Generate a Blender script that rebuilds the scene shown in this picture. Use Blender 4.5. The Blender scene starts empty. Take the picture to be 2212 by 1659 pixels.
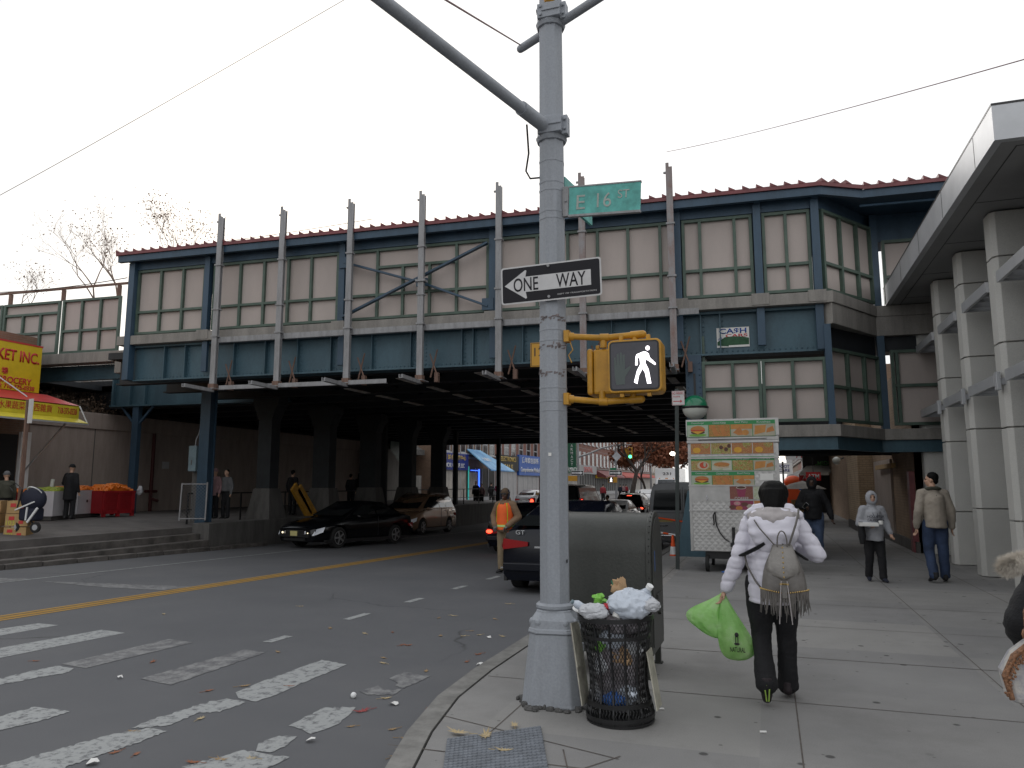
import bpy, bmesh, math, random
from mathutils import Vector, Matrix, noise
random.seed(7)
S=bpy.context.scene
C=S.collection
# ------------------------------------------------------------------ camera
PIT=math.radians(7.69); YAW=math.radians(18.94); H=1.6; F=1600.
cf=Vector((-math.sin(YAW)*math.cos(PIT),math.cos(YAW)*math.cos(PIT),math.sin(PIT)))
cr=Vector((math.cos(YAW),math.sin(YAW),0)); cu=cr.cross(cf)
cam_data=bpy.data.cameras.new('camera'); cam=bpy.data.objects.new('camera',cam_data); C.objects.link(cam)
cam.matrix_world=Matrix(((cr.x,cu.x,-cf.x,0),(cr.y,cu.y,-cf.y,0),(cr.z,cu.z,-cf.z,H),(0,0,0,1)))
cam_data.sensor_width=36; cam_data.lens=36*F/2212; cam_data.clip_start=.05; cam_data.clip_end=2000
S.camera=cam
# ------------------------------------------------------------------ sky, sun, exposure (bright even overcast, low sun behind the cloud)
W=bpy.data.worlds.new('World'); S.world=W; W.use_nodes=True
nt=W.node_tree; nt.nodes.clear()
out=nt.nodes.new('ShaderNodeOutputWorld'); bg=nt.nodes.new('ShaderNodeBackground'); bg.inputs[1].default_value=.1
sky=nt.nodes.new('ShaderNodeTexSky'); sky.sky_type='NISHITA'; sky.sun_disc=False
SUN_EL=math.radians(24); SUN_AZ=math.radians(-35)   # azimuth measured from +Y towards +X
sky.sun_elevation=SUN_EL; sky.sun_rotation=SUN_AZ; sky.air_density=1.2; sky.dust_density=3
nt.links.new(sky.outputs[0],bg.inputs[0])
bc=nt.nodes.new('ShaderNodeBackground'); bc.inputs[1].default_value=1.0
tc=nt.nodes.new('ShaderNodeTexCoord'); nz=nt.nodes.new('ShaderNodeTexNoise'); nz.inputs['Scale'].default_value=1.3; nz.inputs['Detail'].default_value=3
rmp=nt.nodes.new('ShaderNodeValToRGB'); rmp.color_ramp.elements[0].color=(.86,.90,.94,1); rmp.color_ramp.elements[1].color=(1.22,1.22,1.22,1)
rmp.color_ramp.elements[0].position=.3; rmp.color_ramp.elements[1].position=.6
nt.links.new(tc.outputs['Generated'],nz.inputs['Vector']); nt.links.new(nz.outputs['Fac'],rmp.inputs[0]); nt.links.new(rmp.outputs[0],bc.inputs[0])
mx=nt.nodes.new('ShaderNodeMixShader'); mx.inputs[0].default_value=.86
nt.links.new(bg.outputs[0],mx.inputs[1]); nt.links.new(bc.outputs[0],mx.inputs[2]); nt.links.new(mx.outputs[0],out.inputs[0])
sd=bpy.data.lights.new('sun','SUN'); sd.energy=.8; sd.angle=math.radians(25); sd.color=(1,.97,.93)
sun=bpy.data.objects.new('sun',sd); C.objects.link(sun)
sun.rotation_euler=Vector((-math.sin(SUN_AZ)*math.cos(SUN_EL),-math.cos(SUN_AZ)*math.cos(SUN_EL),-math.sin(SUN_EL))).to_track_quat('-Z','Y').to_euler()
S.view_settings.view_transform='Standard'; S.view_settings.look='None'; S.view_settings.exposure=0.0; S.view_settings.gamma=1
S.cycles.max_bounces=6; S.cycles.diffuse_bounces=2; S.cycles.use_adaptive_sampling=True
# ------------------------------------------------------------------ survey helpers: where a sight line meets a real surface
def ray(x,y): return (cf*F+cr*(x-1106)-cu*(y-829.5)).normalized()
O=Vector((0,0,H))
def G(x,y,z=0.):
    d=ray(x,y); return O+d*((z-H)/d.z)
def PY(x,y,Y):
    d=ray(x,y); return O+d*(Y/d.y)
def PX(x,y,X):
    d=ray(x,y); return O+d*(X/d.x)
def rz(Y):
    if Y<7: return -.15
    if Y<35: return -.15-.019*(Y-7)
    if Y<48: return -.682
    return min(-.15,-.682+.02*(Y-48))
def R(x,y):
    d=ray(x,y); z=-.15
    for i in range(50):
        p=O+d*((z-H)/d.z); z=.5*z+.5*rz(p.y)
    return Vector((p.x,p.y,rz(p.y)))
def kd(p): return (Vector(p)-O).dot(cf)
# ------------------------------------------------------------------ materials
MATS={}
def mat(name,col,rough=.7,metal=0.,var=0.,vs=6.,bump=0.,bs=60.,col2=None,emit=0.,alpha=1.,trans=0.,coat=0.,spec=.5):
    if name in MATS: return MATS[name]
    m=bpy.data.materials.new(name); m.use_nodes=True; t=m.node_tree; b=t.nodes['Principled BSDF']
    b.inputs['Base Color'].default_value=(*col,1); b.inputs['Roughness'].default_value=rough; b.inputs['Metallic'].default_value=metal
    b.inputs['Specular IOR Level'].default_value=spec
    if coat: b.inputs['Coat Weight'].default_value=coat; b.inputs['Coat Roughness'].default_value=.03
    if emit: b.inputs['Emission Color'].default_value=(*col,1); b.inputs['Emission Strength'].default_value=emit
    if trans: b.inputs['Transmission Weight'].default_value=trans
    if alpha<1: b.inputs['Alpha'].default_value=alpha
    if var or col2 or bump:
        tc=t.nodes.new('ShaderNodeTexCoord')
    if var or col2:
        n=t.nodes.new('ShaderNodeTexNoise'); n.inputs['Scale'].default_value=vs; n.inputs['Detail'].default_value=6; n.inputs['Roughness'].default_value=.65
        t.links.new(tc.outputs['Object'],n.inputs['Vector'])
        r=t.nodes.new('ShaderNodeValToRGB'); c2=col2 or tuple(c*(1-var) for c in col); c1=tuple(min(1,c*(1+var*.6)) for c in col) if not col2 else col
        r.color_ramp.elements[0].position=.35; r.color_ramp.elements[1].position=.65
        r.color_ramp.elements[0].color=(*c2,1); r.color_ramp.elements[1].color=(*c1,1)
        t.links.new(n.outputs['Fac'],r.inputs[0]); t.links.new(r.outputs[0],b.inputs['Base Color'])
    if bump:
        n2=t.nodes.new('ShaderNodeTexNoise'); n2.inputs['Scale'].default_value=bs; n2.inputs['Detail'].default_value=4
        t.links.new(tc.outputs['Object'],n2.inputs['Vector'])
        bp=t.nodes.new('ShaderNodeBump'); bp.inputs['Strength'].default_value=bump; bp.inputs['Distance'].default_value=.02
        t.links.new(n2.outputs['Fac'],bp.inputs['Height']); t.links.new(bp.outputs[0],b.inputs['Normal'])
    MATS[name]=m; return m
def N(t,k,**kw):
    n=t.nodes.new(k)
    for a,v in kw.items():
        if a in ('inp',):
            for i,x in v.items(): n.inputs[i].default_value=x
        else: setattr(n,a,v)
    return n
def ramp(t,src,stops):
    r=N(t,'ShaderNodeValToRGB'); e=r.color_ramp.elements
    while len(e)<len(stops): e.new(.5)
    for q,(p,c) in zip(e,stops): q.position=p; q.color=(*c,1) if len(c)==3 else c
    t.links.new(src,r.inputs[0]); return r.outputs[0]
def mixc(t,fac,a,b,mode='MIX'):
    m=N(t,'ShaderNodeMix',data_type='RGBA',blend_type=mode)
    if isinstance(fac,float): m.inputs[0].default_value=fac
    else: t.links.new(fac,m.inputs[0])
    for i,x in ((6,a),(7,b)):
        if isinstance(x,tuple): m.inputs[i].default_value=(*x,1)
        else: t.links.new(x,m.inputs[i])
    return m.outputs[2]
def noi(t,sc,det=4,vec=None,ro=.6):
    n=N(t,'ShaderNodeTexNoise',inp={'Scale':sc,'Detail':det,'Roughness':ro})
    if vec: t.links.new(vec,n.inputs['Vector'])
    return n.outputs['Fac']
def base(name,rough=.8,metal=0.):
    m=bpy.data.materials.new(name); m.use_nodes=True; t=m.node_tree; b=t.nodes['Principled BSDF']
    b.inputs['Roughness'].default_value=rough; b.inputs['Metallic'].default_value=metal
    co=N(t,'ShaderNodeTexCoord').outputs['Object']; MATS[name]=m
    return m,t,b,co
def bumpn(t,b,h,s=.3,d=.01):
    bp=N(t,'ShaderNodeBump',inp={'Strength':s,'Distance':d}); t.links.new(h,bp.inputs['Height']); t.links.new(bp.outputs[0],b.inputs['Normal'])
# asphalt
m,t,b,co=base('asphalt',.85)
c=ramp(t,noi(t,.55,5,co),[(.3,(.090,.094,.104)),(.55,(.112,.115,.125)),(.75,(.138,.139,.145))])
c=mixc(t,.35,c,ramp(t,noi(t,160,3,co,.8),[(.35,(.03,.03,.033)),(.5,(.09,.09,.095)),(.7,(.20,.20,.20))]))
vo=N(t,'ShaderNodeTexVoronoi',feature='DISTANCE_TO_EDGE',inp={'Scale':.23}); wv=N(t,'ShaderNodeVectorMath',operation='ADD')
nn=N(t,'ShaderNodeTexNoise',inp={'Scale':.9,'Detail':6}); t.links.new(co,nn.inputs['Vector']); t.links.new(co,wv.inputs[0]); t.links.new(nn.outputs['Color'],wv.inputs[1]); t.links.new(wv.outputs[0],vo.inputs['Vector'])
crk=ramp(t,vo.outputs['Distance'],[(.0,(1,1,1)),(.006,(0,0,0))]); c=mixc(t,mixc(t,1.,crk,ramp(t,noi(t,.3,2,co),[(.52,(0,0,0)),(.6,(.8,.8,.8))]),'MULTIPLY'),c,(.035,.035,.037))
t.links.new(c,b.inputs['Base Color']); bumpn(t,b,noi(t,220,3,co),.35,.006)
# sidewalk concrete with worn gum spots
m,t,b,co=base('sidewalk_concrete',.82)
c=ramp(t,noi(t,.8,6,co),[(.3,(.215,.212,.210)),(.6,(.285,.28,.275)),(.8,(.335,.33,.32))])
c=mixc(t,.3,c,ramp(t,noi(t,120,4,co,.8),[(.3,(.09,.09,.09)),(.7,(.33,.32,.31))]))
vo=N(t,'ShaderNodeTexVoronoi',inp={'Scale':3.1,'Randomness':1}); t.links.new(co,vo.inputs['Vector'])
sp=ramp(t,vo.outputs['Distance'],[(.07,(1,1,1)),(.10,(0,0,0))]); sel=ramp(t,vo.outputs['Color'],[(.28,(0,0,0)),(.32,(1,1,1))])
c=mixc(t,mixc(t,1.,sp,sel,'MULTIPLY'),c,(.075,.073,.072))
vo=N(t,'ShaderNodeTexVoronoi',inp={'Scale':6.3}); t.links.new(co,vo.inputs['Vector'])
sp=ramp(t,vo.outputs['Distance'],[(.06,(.8,.8,.8)),(.1,(0,0,0))]); sel=ramp(t,vo.outputs['Color'],[(.45,(0,0,0)),(.47,(1,1,1))])
c=mixc(t,mixc(t,1.,sp,sel,'MULTIPLY'),c,(.10,.098,.096))
mp=N(t,'ShaderNodeMapping'); mp.inputs['Location'].default_value=(.12,.1,0); t.links.new(co,mp.inputs[0]); sn=N(t,'ShaderNodeVectorMath',operation='SNAP'); sn.inputs[1].default_value=(1.75,1.65,50); t.links.new(mp.outputs[0],sn.inputs[0]); wn=N(t,'ShaderNodeTexWhiteNoise'); t.links.new(sn.outputs[0],wn.inputs['Vector'])
c=mixc(t,1.,c,ramp(t,wn.outputs['Value'],[(0,(.86,.86,.87)),(1,(1.06,1.05,1.03))]),'MULTIPLY')
c=mixc(t,ramp(t,noi(t,.5,7,co,.75),[(.50,(0,0,0)),(.68,(.5,.5,.5))]),c,(.15,.145,.14))
t.links.new(c,b.inputs['Base Color']); bumpn(t,b,noi(t,90,5,co),.25,.006)
def worn(name,col,under,lo,hi,sc=7.):
    m,t,b,co=base(name,.8)
    k=ramp(t,noi(t,sc,9,co,.75),[(lo,(0,0,0)),(hi,(1,1,1))])
    c=mixc(t,.25,col,ramp(t,noi(t,40,4,co),[(.3,tuple(x*.5 for x in col)),(.7,col)]))
    t.links.new(mixc(t,k,under,c),b.inputs['Base Color']); return m
worn('white_road_paint',(.34,.35,.35),(.11,.112,.12),.38,.50,13.)
worn('faded_road_paint',(.25,.25,.25),(.10,.10,.108),.40,.58)
worn('yellow_road_paint',(.42,.24,.045),(.075,.07,.06),.25,.34,9.)
def brick(name,c1,c2,mort,sc=1.,bw=.215,rh=.075,ax='x'):
    m,t,b,co=base(name,.9)
    sep=N(t,'ShaderNodeSeparateXYZ'); t.links.new(co,sep.inputs[0]); cmb=N(t,'ShaderNodeCombineXYZ')
    ad=N(t,'ShaderNodeMath',operation='ADD'); t.links.new(sep.outputs[0],ad.inputs[0]); t.links.new(sep.outputs[1],ad.inputs[1])
    t.links.new(ad.outputs[0],cmb.inputs[0]); t.links.new(sep.outputs[2],cmb.inputs[1])
    br=N(t,'ShaderNodeTexBrick',inp={'Color1':(*c1,1),'Color2':(*c2,1),'Mortar':(*mort,1),'Scale':sc,'Mortar Size':.009,'Brick Width':bw,'Row Height':rh})
    t.links.new(cmb.outputs[0],br.inputs['Vector'])
    c=mixc(t,.5,br.outputs['Color'],ramp(t,noi(t,2,5,co),[(.3,tuple(x*.6 for x in c1)),(.7,c2)])); t.links.new(c,b.inputs['Base Color'])
    bumpn(t,b,br.outputs['Fac'],-.4,.01); return m
brick('red_brick',(.20,.075,.055),(.26,.11,.08),(.2,.18,.16)); brick('passage_brick',(.30,.20,.13),(.38,.26,.17),(.2,.16,.12)); brick('brown_brick',(.17,.10,.065),(.23,.14,.09),(.2,.18,.16))
brick('tan_brick',(.46,.33,.21),(.55,.41,.27),(.2,.16,.12))
def streaky(name,c1,c2,rough=.85,sz=(4,4,.7),bs=35):
    m,t,b,co=base(name,rough)
    mp=N(t,'ShaderNodeMapping'); mp.inputs['Scale'].default_value=sz; t.links.new(co,mp.inputs[0])
    c=ramp(t,noi(t,1.,8,mp.outputs[0],.7),[(.32,c2),(.6,c1)]); c=mixc(t,.18,c,ramp(t,noi(t,bs,4,co),[(.3,tuple(x*.5 for x in c1)),(.7,tuple(min(1,x*1.4) for x in c1))]))
    t.links.new(c,b.inputs['Base Color']); bumpn(t,b,noi(t,bs,4,co),.2,.01); return m
streaky('ledge_concrete',(.28,.262,.24),(.17,.158,.148)); streaky('wall_concrete',(.38,.315,.28),(.27,.225,.195)); streaky('dark_concrete',(.11,.105,.10),(.055,.052,.05))
streaky('facade_stone',(.27,.26,.245),(.225,.215,.20),.8,(2,2,.4),80); streaky('girder_blue',(.055,.115,.15),(.03,.065,.088),.5,(1.6,1.6,.5),18)
streaky('galvanised_steel',(.30,.30,.31),(.17,.165,.165),.5,(9,9,1.2),40); streaky('patchy_steel',(.27,.26,.265),(.20,.10,.075),.6,(6,6,1.5),30); streaky('rusty_steel',(.20,.12,.09),(.09,.055,.045),.8,(9,9,2),30)
streaky('olive_paint',(.045,.047,.042),(.028,.030,.026),.42,(3,3,.8),45); streaky('pole_paint',(.31,.33,.365),(.255,.268,.29),.5,(7,7,.7),60)
streaky('beam_blue',(.038,.078,.125),(.022,.048,.076),.5,(2.5,2.5,.8),30); mat('frame_green',(.070,.110,.085),.5,0,.2,4.); streaky('panel_cream',(.47,.405,.375),(.41,.355,.33),.75,(1.1,1.1,.35),160)
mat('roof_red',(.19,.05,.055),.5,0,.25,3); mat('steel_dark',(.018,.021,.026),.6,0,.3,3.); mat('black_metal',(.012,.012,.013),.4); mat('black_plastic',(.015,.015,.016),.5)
mat('glass_dark',(.015,.017,.018),.04,0,spec=.8); mat('rubber',(.018,.018,.018),.85); mat('chrome',(.65,.65,.66),.15,1.); mat('white_paint',(.75,.75,.75),.4)
mat('white_plastic',(.8,.8,.8),.35); mat('signal_yellow',(.50,.25,.018),.42,0,.22,7.,.05,60); mat('red_lamp',(.9,.05,.02),.3,emit=3.); mat('lens_red',(.35,.01,.012),.15,coat=.5)
mat('black_paint',(.004,.0045,.007),.18,coat=.6); mat('skin',(.50,.30,.21),.55,bump=.05,bs=60); mat('skin_dark',(.07,.038,.025),.5); mat('lip',(.35,.12,.1),.5); mat('eye',(.02,.015,.012),.2)
mat('black_hair',(.004,.0038,.0038),.6,0,0,90,.12,120,spec=.12); mat('canopy_metal',(.50,.51,.53),.4,.35,.1,1.5); mat('soffit_grey',(.27,.27,.27),.7,0,.1,1.)
mat('asphalt_crumb',(.09,.088,.086),.9,0,.4,20,.8,30); mat('paper',(.72,.71,.69),.8); mat('cardboard',(.42,.27,.12),.85,0,.15,5)
# ------------------------------------------------------------------ mesh building
def tag(o,label=None,cat=None,group=None,kind=None):
    if label: o['label']=label
    if cat: o['category']=cat
    if group: o['group']=group
    if kind: o['kind']=kind
    return o
def thing(name,label,cat,loc=(0,0,0),rz_=0.,group=None):
    o=bpy.data.objects.new(name,None); C.objects.link(o); o.location=loc; o.rotation_euler=(0,0,rz_); o.empty_display_size=.1
    return tag(o,label,cat,group)
class MB:
    def __init__(s): s.v=[]; s.f=[]; s.m=[]; s.M=None; s.mi=0
    def add(s,vs,fs):
        b=len(s.v)
        s.v+= [tuple((s.M@Vector(p)) if s.M else p) for p in vs]
        s.f+= [tuple(b+i for i in f) for f in fs]; s.m+=[s.mi]*len(fs); return s
    def box(s,x0,x1,y0,y1,z0,z1):
        x0,x1=min(x0,x1),max(x0,x1); y0,y1=min(y0,y1),max(y0,y1); z0,z1=min(z0,z1),max(z0,z1)
        return s.add([(x,y,z) for z in (z0,z1) for y in (y0,y1) for x in (x0,x1)],[(0,2,3,1),(4,5,7,6),(0,1,5,4),(2,6,7,3),(0,4,6,2),(1,3,7,5)])
    def bar(s,p,q,w,h=None,up=(0,0,1)):
        h=h or w; p=Vector(p); q=Vector(q); d=(q-p).normalized(); up=Vector(up)
        if abs(d.dot(up))>.98: up=Vector((1,0,0))
        a=d.cross(up).normalized()*w/2; b_=a.cross(d).normalized()*h/2
        vs=[p-a-b_,p+a-b_,p+a+b_,p-a+b_,q-a-b_,q+a-b_,q+a+b_,q-a+b_]
        return s.add([tuple(v) for v in vs],[(0,1,2,3),(7,6,5,4),(0,4,5,1),(1,5,6,2),(2,6,7,3),(3,7,4,0)])
    def tube(s,pts,r,n=8,flat=1.,cap=True):
        pts=[Vector(p) for p in pts]; rs=r if isinstance(r,(list,tuple)) else [r]*len(pts)
        vs=[];fs=[]; prev=None
        for i,p in enumerate(pts):
            d=(pts[min(i+1,len(pts)-1)]-pts[max(i-1,0)]).normalized()
            if prev is None:
                up=Vector((0,0,1)) if abs(d.z)<.95 else Vector((1,0,0)); a=d.cross(up).normalized()
            else: a=(prev-d*prev.dot(d)).normalized()
            prev=a; b_=a.cross(d).normalized(); ri=rs[i]; rx,ry=(ri if isinstance(ri,(tuple,list)) else (ri,ri*flat))
            vs+=[tuple(p+a*math.cos(2*math.pi*k/n)*rx+b_*math.sin(2*math.pi*k/n)*ry) for k in range(n)]
        for i in range(len(pts)-1):
            for k in range(n): fs.append((i*n+k,i*n+(k+1)%n,(i+1)*n+(k+1)%n,(i+1)*n+k))
        if cap: fs.append(tuple(range(n-1,-1,-1))); L=(len(pts)-1)*n; fs.append(tuple(range(L,L+n)))
        return s.add(vs,fs)
    def cyl(s,p,q,r,r2=None,n=16): return s.tube([p,q],[r,r if r2 is None else r2],n)
    def lathe(s,prof,n=24,o=(0,0,0),sx=1.,sy=1.,ph=0.):
        vs=[];fs=[]
        for r,z in prof: vs+=[(o[0]+r*sx*math.cos(2*math.pi*k/n+ph),o[1]+r*sy*math.sin(2*math.pi*k/n+ph),o[2]+z) for k in range(n)]
        for i in range(len(prof)-1):
            for k in range(n): fs.append((i*n+k,i*n+(k+1)%n,(i+1)*n+(k+1)%n,(i+1)*n+k))
        fs.append(tuple(range(n-1,-1,-1))); L=(len(prof)-1)*n; fs.append(tuple(range(L,L+n)))
        return s.add(vs,fs)
    def ell(s,c,r,n=12,m=8):
        r=(r,r,r) if isinstance(r,(int,float)) else r
        prof=[(math.sin(math.pi*i/m),-math.cos(math.pi*i/m)) for i in range(m+1)]; prof[0]=(.02,-1); prof[-1]=(.02,1)
        vs=[];fs=[]
        for q,z in prof: vs+=[(c[0]+q*r[0]*math.cos(2*math.pi*k/n),c[1]+q*r[1]*math.sin(2*math.pi*k/n),c[2]+z*r[2]) for k in range(n)]
        for i in range(m):
            for k in range(n): fs.append((i*n+k,i*n+(k+1)%n,(i+1)*n+(k+1)%n,(i+1)*n+k))
        fs.append(tuple(range(n-1,-1,-1))); fs.append(tuple(range(m*n,m*n+n)))
        return s.add(vs,fs)
    def prism(s,poly,a,ax='y',b_=None):
        # poly in the two other axes, extruded from a to b_ along ax
        def P(u,v,w): return {'x':(w,u,v),'y':(u,w,v),'z':(u,v,w)}[ax]
        n=len(poly); vs=[P(u,v,a) for u,v in poly]+[P(u,v,b_) for u,v in poly]
        fs=[tuple(range(n)),tuple(range(2*n-1,n-1,-1))]+[(i,n+i,n+(i+1)%n,(i+1)%n) for i in range(n)]
        return s.add(vs,fs)
    def quad(s,*p): return s.add([tuple(q) for q in p],[tuple(range(len(p)))])
    def build(s,name,material,parent=None,smooth=False,bevel=0.,loc=None):
        me=bpy.data.meshes.new(name); me.from_pydata(s.v,[],s.f)
        ms=material if isinstance(material,(list,tuple)) else [material]
        for q in ms: me.materials.append(MATS[q] if isinstance(q,str) else q)
        if len(ms)>1:
            for p,i in zip(me.polygons,s.m): p.material_index=i
        bm=bmesh.new(); bm.from_mesh(me); bmesh.ops.recalc_face_normals(bm,faces=bm.faces); bm.to_mesh(me); bm.free()
        if smooth:
            for p in me.polygons: p.use_smooth=True
            try: me.set_sharp_from_angle(angle=math.radians(40))
            except Exception: pass
        o=bpy.data.objects.new(name,me); C.objects.link(o)
        if parent: o.parent=parent
        if loc: o.location=loc
        if bevel:
            bv=o.modifiers.new('bevel','BEVEL'); bv.width=bevel; bv.segments=2; bv.limit_method='ANGLE'; bv.angle_limit=math.radians(40)
        return o
def solo(mb,name,material,label,cat,group=None,kind=None,**k):
    # a top-level thing that is one mesh, its origin moved to its base
    xs=[v[0] for v in mb.v]; ys=[v[1] for v in mb.v]; zs=[v[2] for v in mb.v]
    o=((min(xs)+max(xs))/2,(min(ys)+max(ys))/2,min(zs)); mb.v=[(a-o[0],b_-o[1],c-o[2]) for a,b_,c in mb.v]
    ob=mb.build(name,material,None,loc=o,**k); return tag(ob,label,cat,group,kind)
def copy_tree(o,parent=None):
    c=o.copy(); C.objects.link(c); c.parent=parent
    for ch in list(o.children): copy_tree(ch,c)
    return c
def text(s,h,material,parent,org,xa=(1,0,0),ya=(0,0,1),name='lettering',w=None,ext=.002,al='CENTER',weight=0.):
    """raised lettering: org = centre (or left end) of the line's baseline middle, xa reading direction, ya up"""
    cu_=bpy.data.curves.new(name,'FONT'); cu_.body=s; cu_.size=1; cu_.extrude=0; cu_.align_x='LEFT'; cu_.offset=weight
    to=bpy.data.objects.new(name,cu_); C.objects.link(to); dg=bpy.context.evaluated_depsgraph_get(); dg.update()
    me=bpy.data.meshes.new_from_object(to.evaluated_get(dg)); bpy.data.objects.remove(to)
    if not len(me.vertices): return None
    x0=min(v.co.x for v in me.vertices); x1=max(v.co.x for v in me.vertices); y0=min(v.co.y for v in me.vertices); y1=max(v.co.y for v in me.vertices)
    sy=h/(y1-y0); sx=(w/(x1-x0)) if w else sy
    xa=Vector(xa).normalized(); ya=Vector(ya).normalized(); za=xa.cross(ya); og=Vector(org)
    off=-(x0+x1)/2 if al=='CENTER' else -x0
    for v in me.vertices:
        v.co=og+xa*((v.co.x+off)*sx)+ya*((v.co.y-(y0+y1)/2)*sy)
    me.materials.clear(); me.materials.append(MATS[material])
    bm=bmesh.new(); bm.from_mesh(me); fs=list(bm.faces)
    if ext:
        for f in fs:
            if f.normal.dot(za)<0: f.normal_flip()
        r=bmesh.ops.extrude_face_region(bm,geom=fs); vv=[g for g in r['geom'] if isinstance(g,bmesh.types.BMVert)]; bmesh.ops.translate(bm,verts=vv,vec=za*ext)
    bm.to_mesh(me); bm.free()
    o=bpy.data.objects.new(name,me); C.objects.link(o)
    if parent: o.parent=parent
    return o
def remesh(mb,name,material,parent,vox=.02,disp=None,smooth_it=3,bevel=0):
    """union of overlapping closed shapes into one continuous surface"""
    o=mb.build('tmp',material,None); md=o.modifiers.new('r','REMESH'); md.mode='VOXEL'; md.voxel_size=vox; md.use_smooth_shade=True
    if smooth_it: sm=o.modifiers.new('s','SMOOTH'); sm.iterations=smooth_it; sm.factor=.5
    dg=bpy.context.evaluated_depsgraph_get(); dg.update(); me=bpy.data.meshes.new_from_object(o.evaluated_get(dg)); bpy.data.objects.remove(o)
    me.name=name
    if disp:
        ns=[v.normal.copy() for v in me.vertices]
        for v,n_ in zip(me.vertices,ns): v.co=v.co+n_*disp(v.co)
    for p in me.polygons: p.use_smooth=True
    me.materials.clear(); me.materials.append(MATS[material] if isinstance(material,str) else material)
    ob=bpy.data.objects.new(name,me); C.objects.link(ob); ob.parent=parent; return ob
def lp(a,b_,t): return Vector(a).lerp(Vector(b_),t)
# ================================================================== GROUND
def strip(name,x0,x1,ys,zf,material,nx=1):
    mb=MB(); vs=[(x0+(x1-x0)*i/nx,y,zf(y)) for y in ys for i in range(nx+1)]; fs=[(j*(nx+1)+i,j*(nx+1)+i+1,(j+1)*(nx+1)+i+1,(j+1)*(nx+1)+i) for j in range(len(ys)-1) for i in range(nx)]
    mb.add(vs,fs); return tag(mb.build(name,material),kind='structure')
tag(MB().box(-700,700,-300,1200,-1.6,-1.3).build('ground','dark_concrete'),kind='structure')
ys=[-30,-10,0,4,7]+list(range(9,64,2))+[80,120,200,400]
strip('road',-40,30,ys,rz,'asphalt')
# sidewalk slab with rounded corner, stone kerb
cur=[(1.,-2.),(.2,-.6),(-.7,.9),(-1.55,2.5),(-2.05,3.7),(-2.3,4.6),(-2.45,5.4),(-2.5,6.3),(-2.5,9),(-2.5,60),(-2.5,180)]
def offs(pl,d):
    r=[]
    for i,p in enumerate(pl):
        a=Vector(pl[max(0,i-1)]); b_=Vector(pl[min(len(pl)-1,i+1)]); t_=(b_-a).normalized(); r.append((p[0]+t_.y*d,p[1]-t_.x*d))
    return r
inn=offs(cur,.17)
SX1=14.
mb=MB(); n=len(inn); mb.add([(x,y,0.) for x,y in inn]+[(SX1,y,0.) for x,y in inn],[(i,i+1,n+i+1,n+i) for i in range(n-1)]); mb.quad((1.1,-2,0),(1.1,-30,0),(SX1,-30,0),(SX1,-2,0))
tag(mb.build('pavement','sidewalk_concrete'),kind='structure')
mb=MB(); g=offs(cur,-.0); o2=offs(cur,.155); n=len(g)
for i in range(n-1):
    a,b_,c,d=g[i],g[i+1],o2[i+1],o2[i]
    mb.quad((*a,.006),(*b_,.006),(*c,.006),(*d,.006)); mb.quad((*a,-.9),(*b_,-.9),(*b_,.006),(*a,.006)); mb.quad((*d,-.9),(*c,-.9),(*c,.006),(*d,.006))
mat('kerb_stone',(.20,.195,.185),.8,0,.3,5,.2,60); tag(mb.build('kerb','kerb_stone',bevel=.02),kind='structure')
# joints scored into the slabs (dark recess lines, dirt filled)
mat('joint_dirt',(.11,.095,.085),.95,0,.4,8); mb=MB()
def flat(mb,p,q,w,z):
    p=Vector((p[0],p[1])); q=Vector((q[0],q[1])); d=(q-p).normalized(); a=Vector((-d.y,d.x))*w/2
    mb.quad((*(p-a),z),(*(p+a),z),(*(q+a),z),(*(q-a),z))
for x in (-1.78,.12,1.68,3.0): flat(mb,(x,4.3 if x<-1 else (3.0 if x<0 else -3)),(x,45),.010,.0018)
for i,y in enumerate((1.2,2.9,4.35,6.1,7.65,9.3,11,12.8,14.6,16.5,18.5,21,23.5,26)): flat(mb,(-1.5 if y<3 else -2.3,y-.02),(3.4,y+.03),.009 if i%2 else .012,.0024)
flat(mb,(-2.3,5.0),(-.9,4.55),.009,.003); flat(mb,(-1.25,4.6),(-.75,3.2),.009,.003); flat(mb,(-.9,4.6),(-1.15,4.2),.009,.0035)
tag(mb.build('pavement_joints','joint_dirt'),kind='structure')
mat('joint_pale',(.26,.25,.24),.9,0,.3,8); mb=MB()
for x in (-1.86,-1.66): flat(mb,(x,6.6),(x,30),.03,.0014)
flat(mb,(-1.76,6.6),(-1.76,30),.17,.0007)
tag(mb.build('pavement_patch','joint_pale'),kind='structure')
# tactile mat at the kerb ramp
t0=[G(966,1600),G(1168,1572),G(1190,1700),G(950,1720)]
mb=MB(); mat('tactile_grey',(.16,.175,.20),.7,0,.25,12,.2,60)
z0,z1=.001,.012; q=[(p.x,p.y) for p in t0]; mb.prism(q,z0,'z',z1)
for i in range(22):
    for j in range(20):
        u,v=(i+.5)/22,(j+.5)/20; p=lp(lp(t0[0],t0[1],u),lp(t0[3],t0[2],u),v); mb.lathe([(.016,0),(.012,.006)],8,(p.x,p.y,.012))
solo(mb,'tactile_mat','tactile_grey','blue grey tactile paving mat with raised dots at the kerb corner','tactile paving')
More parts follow.
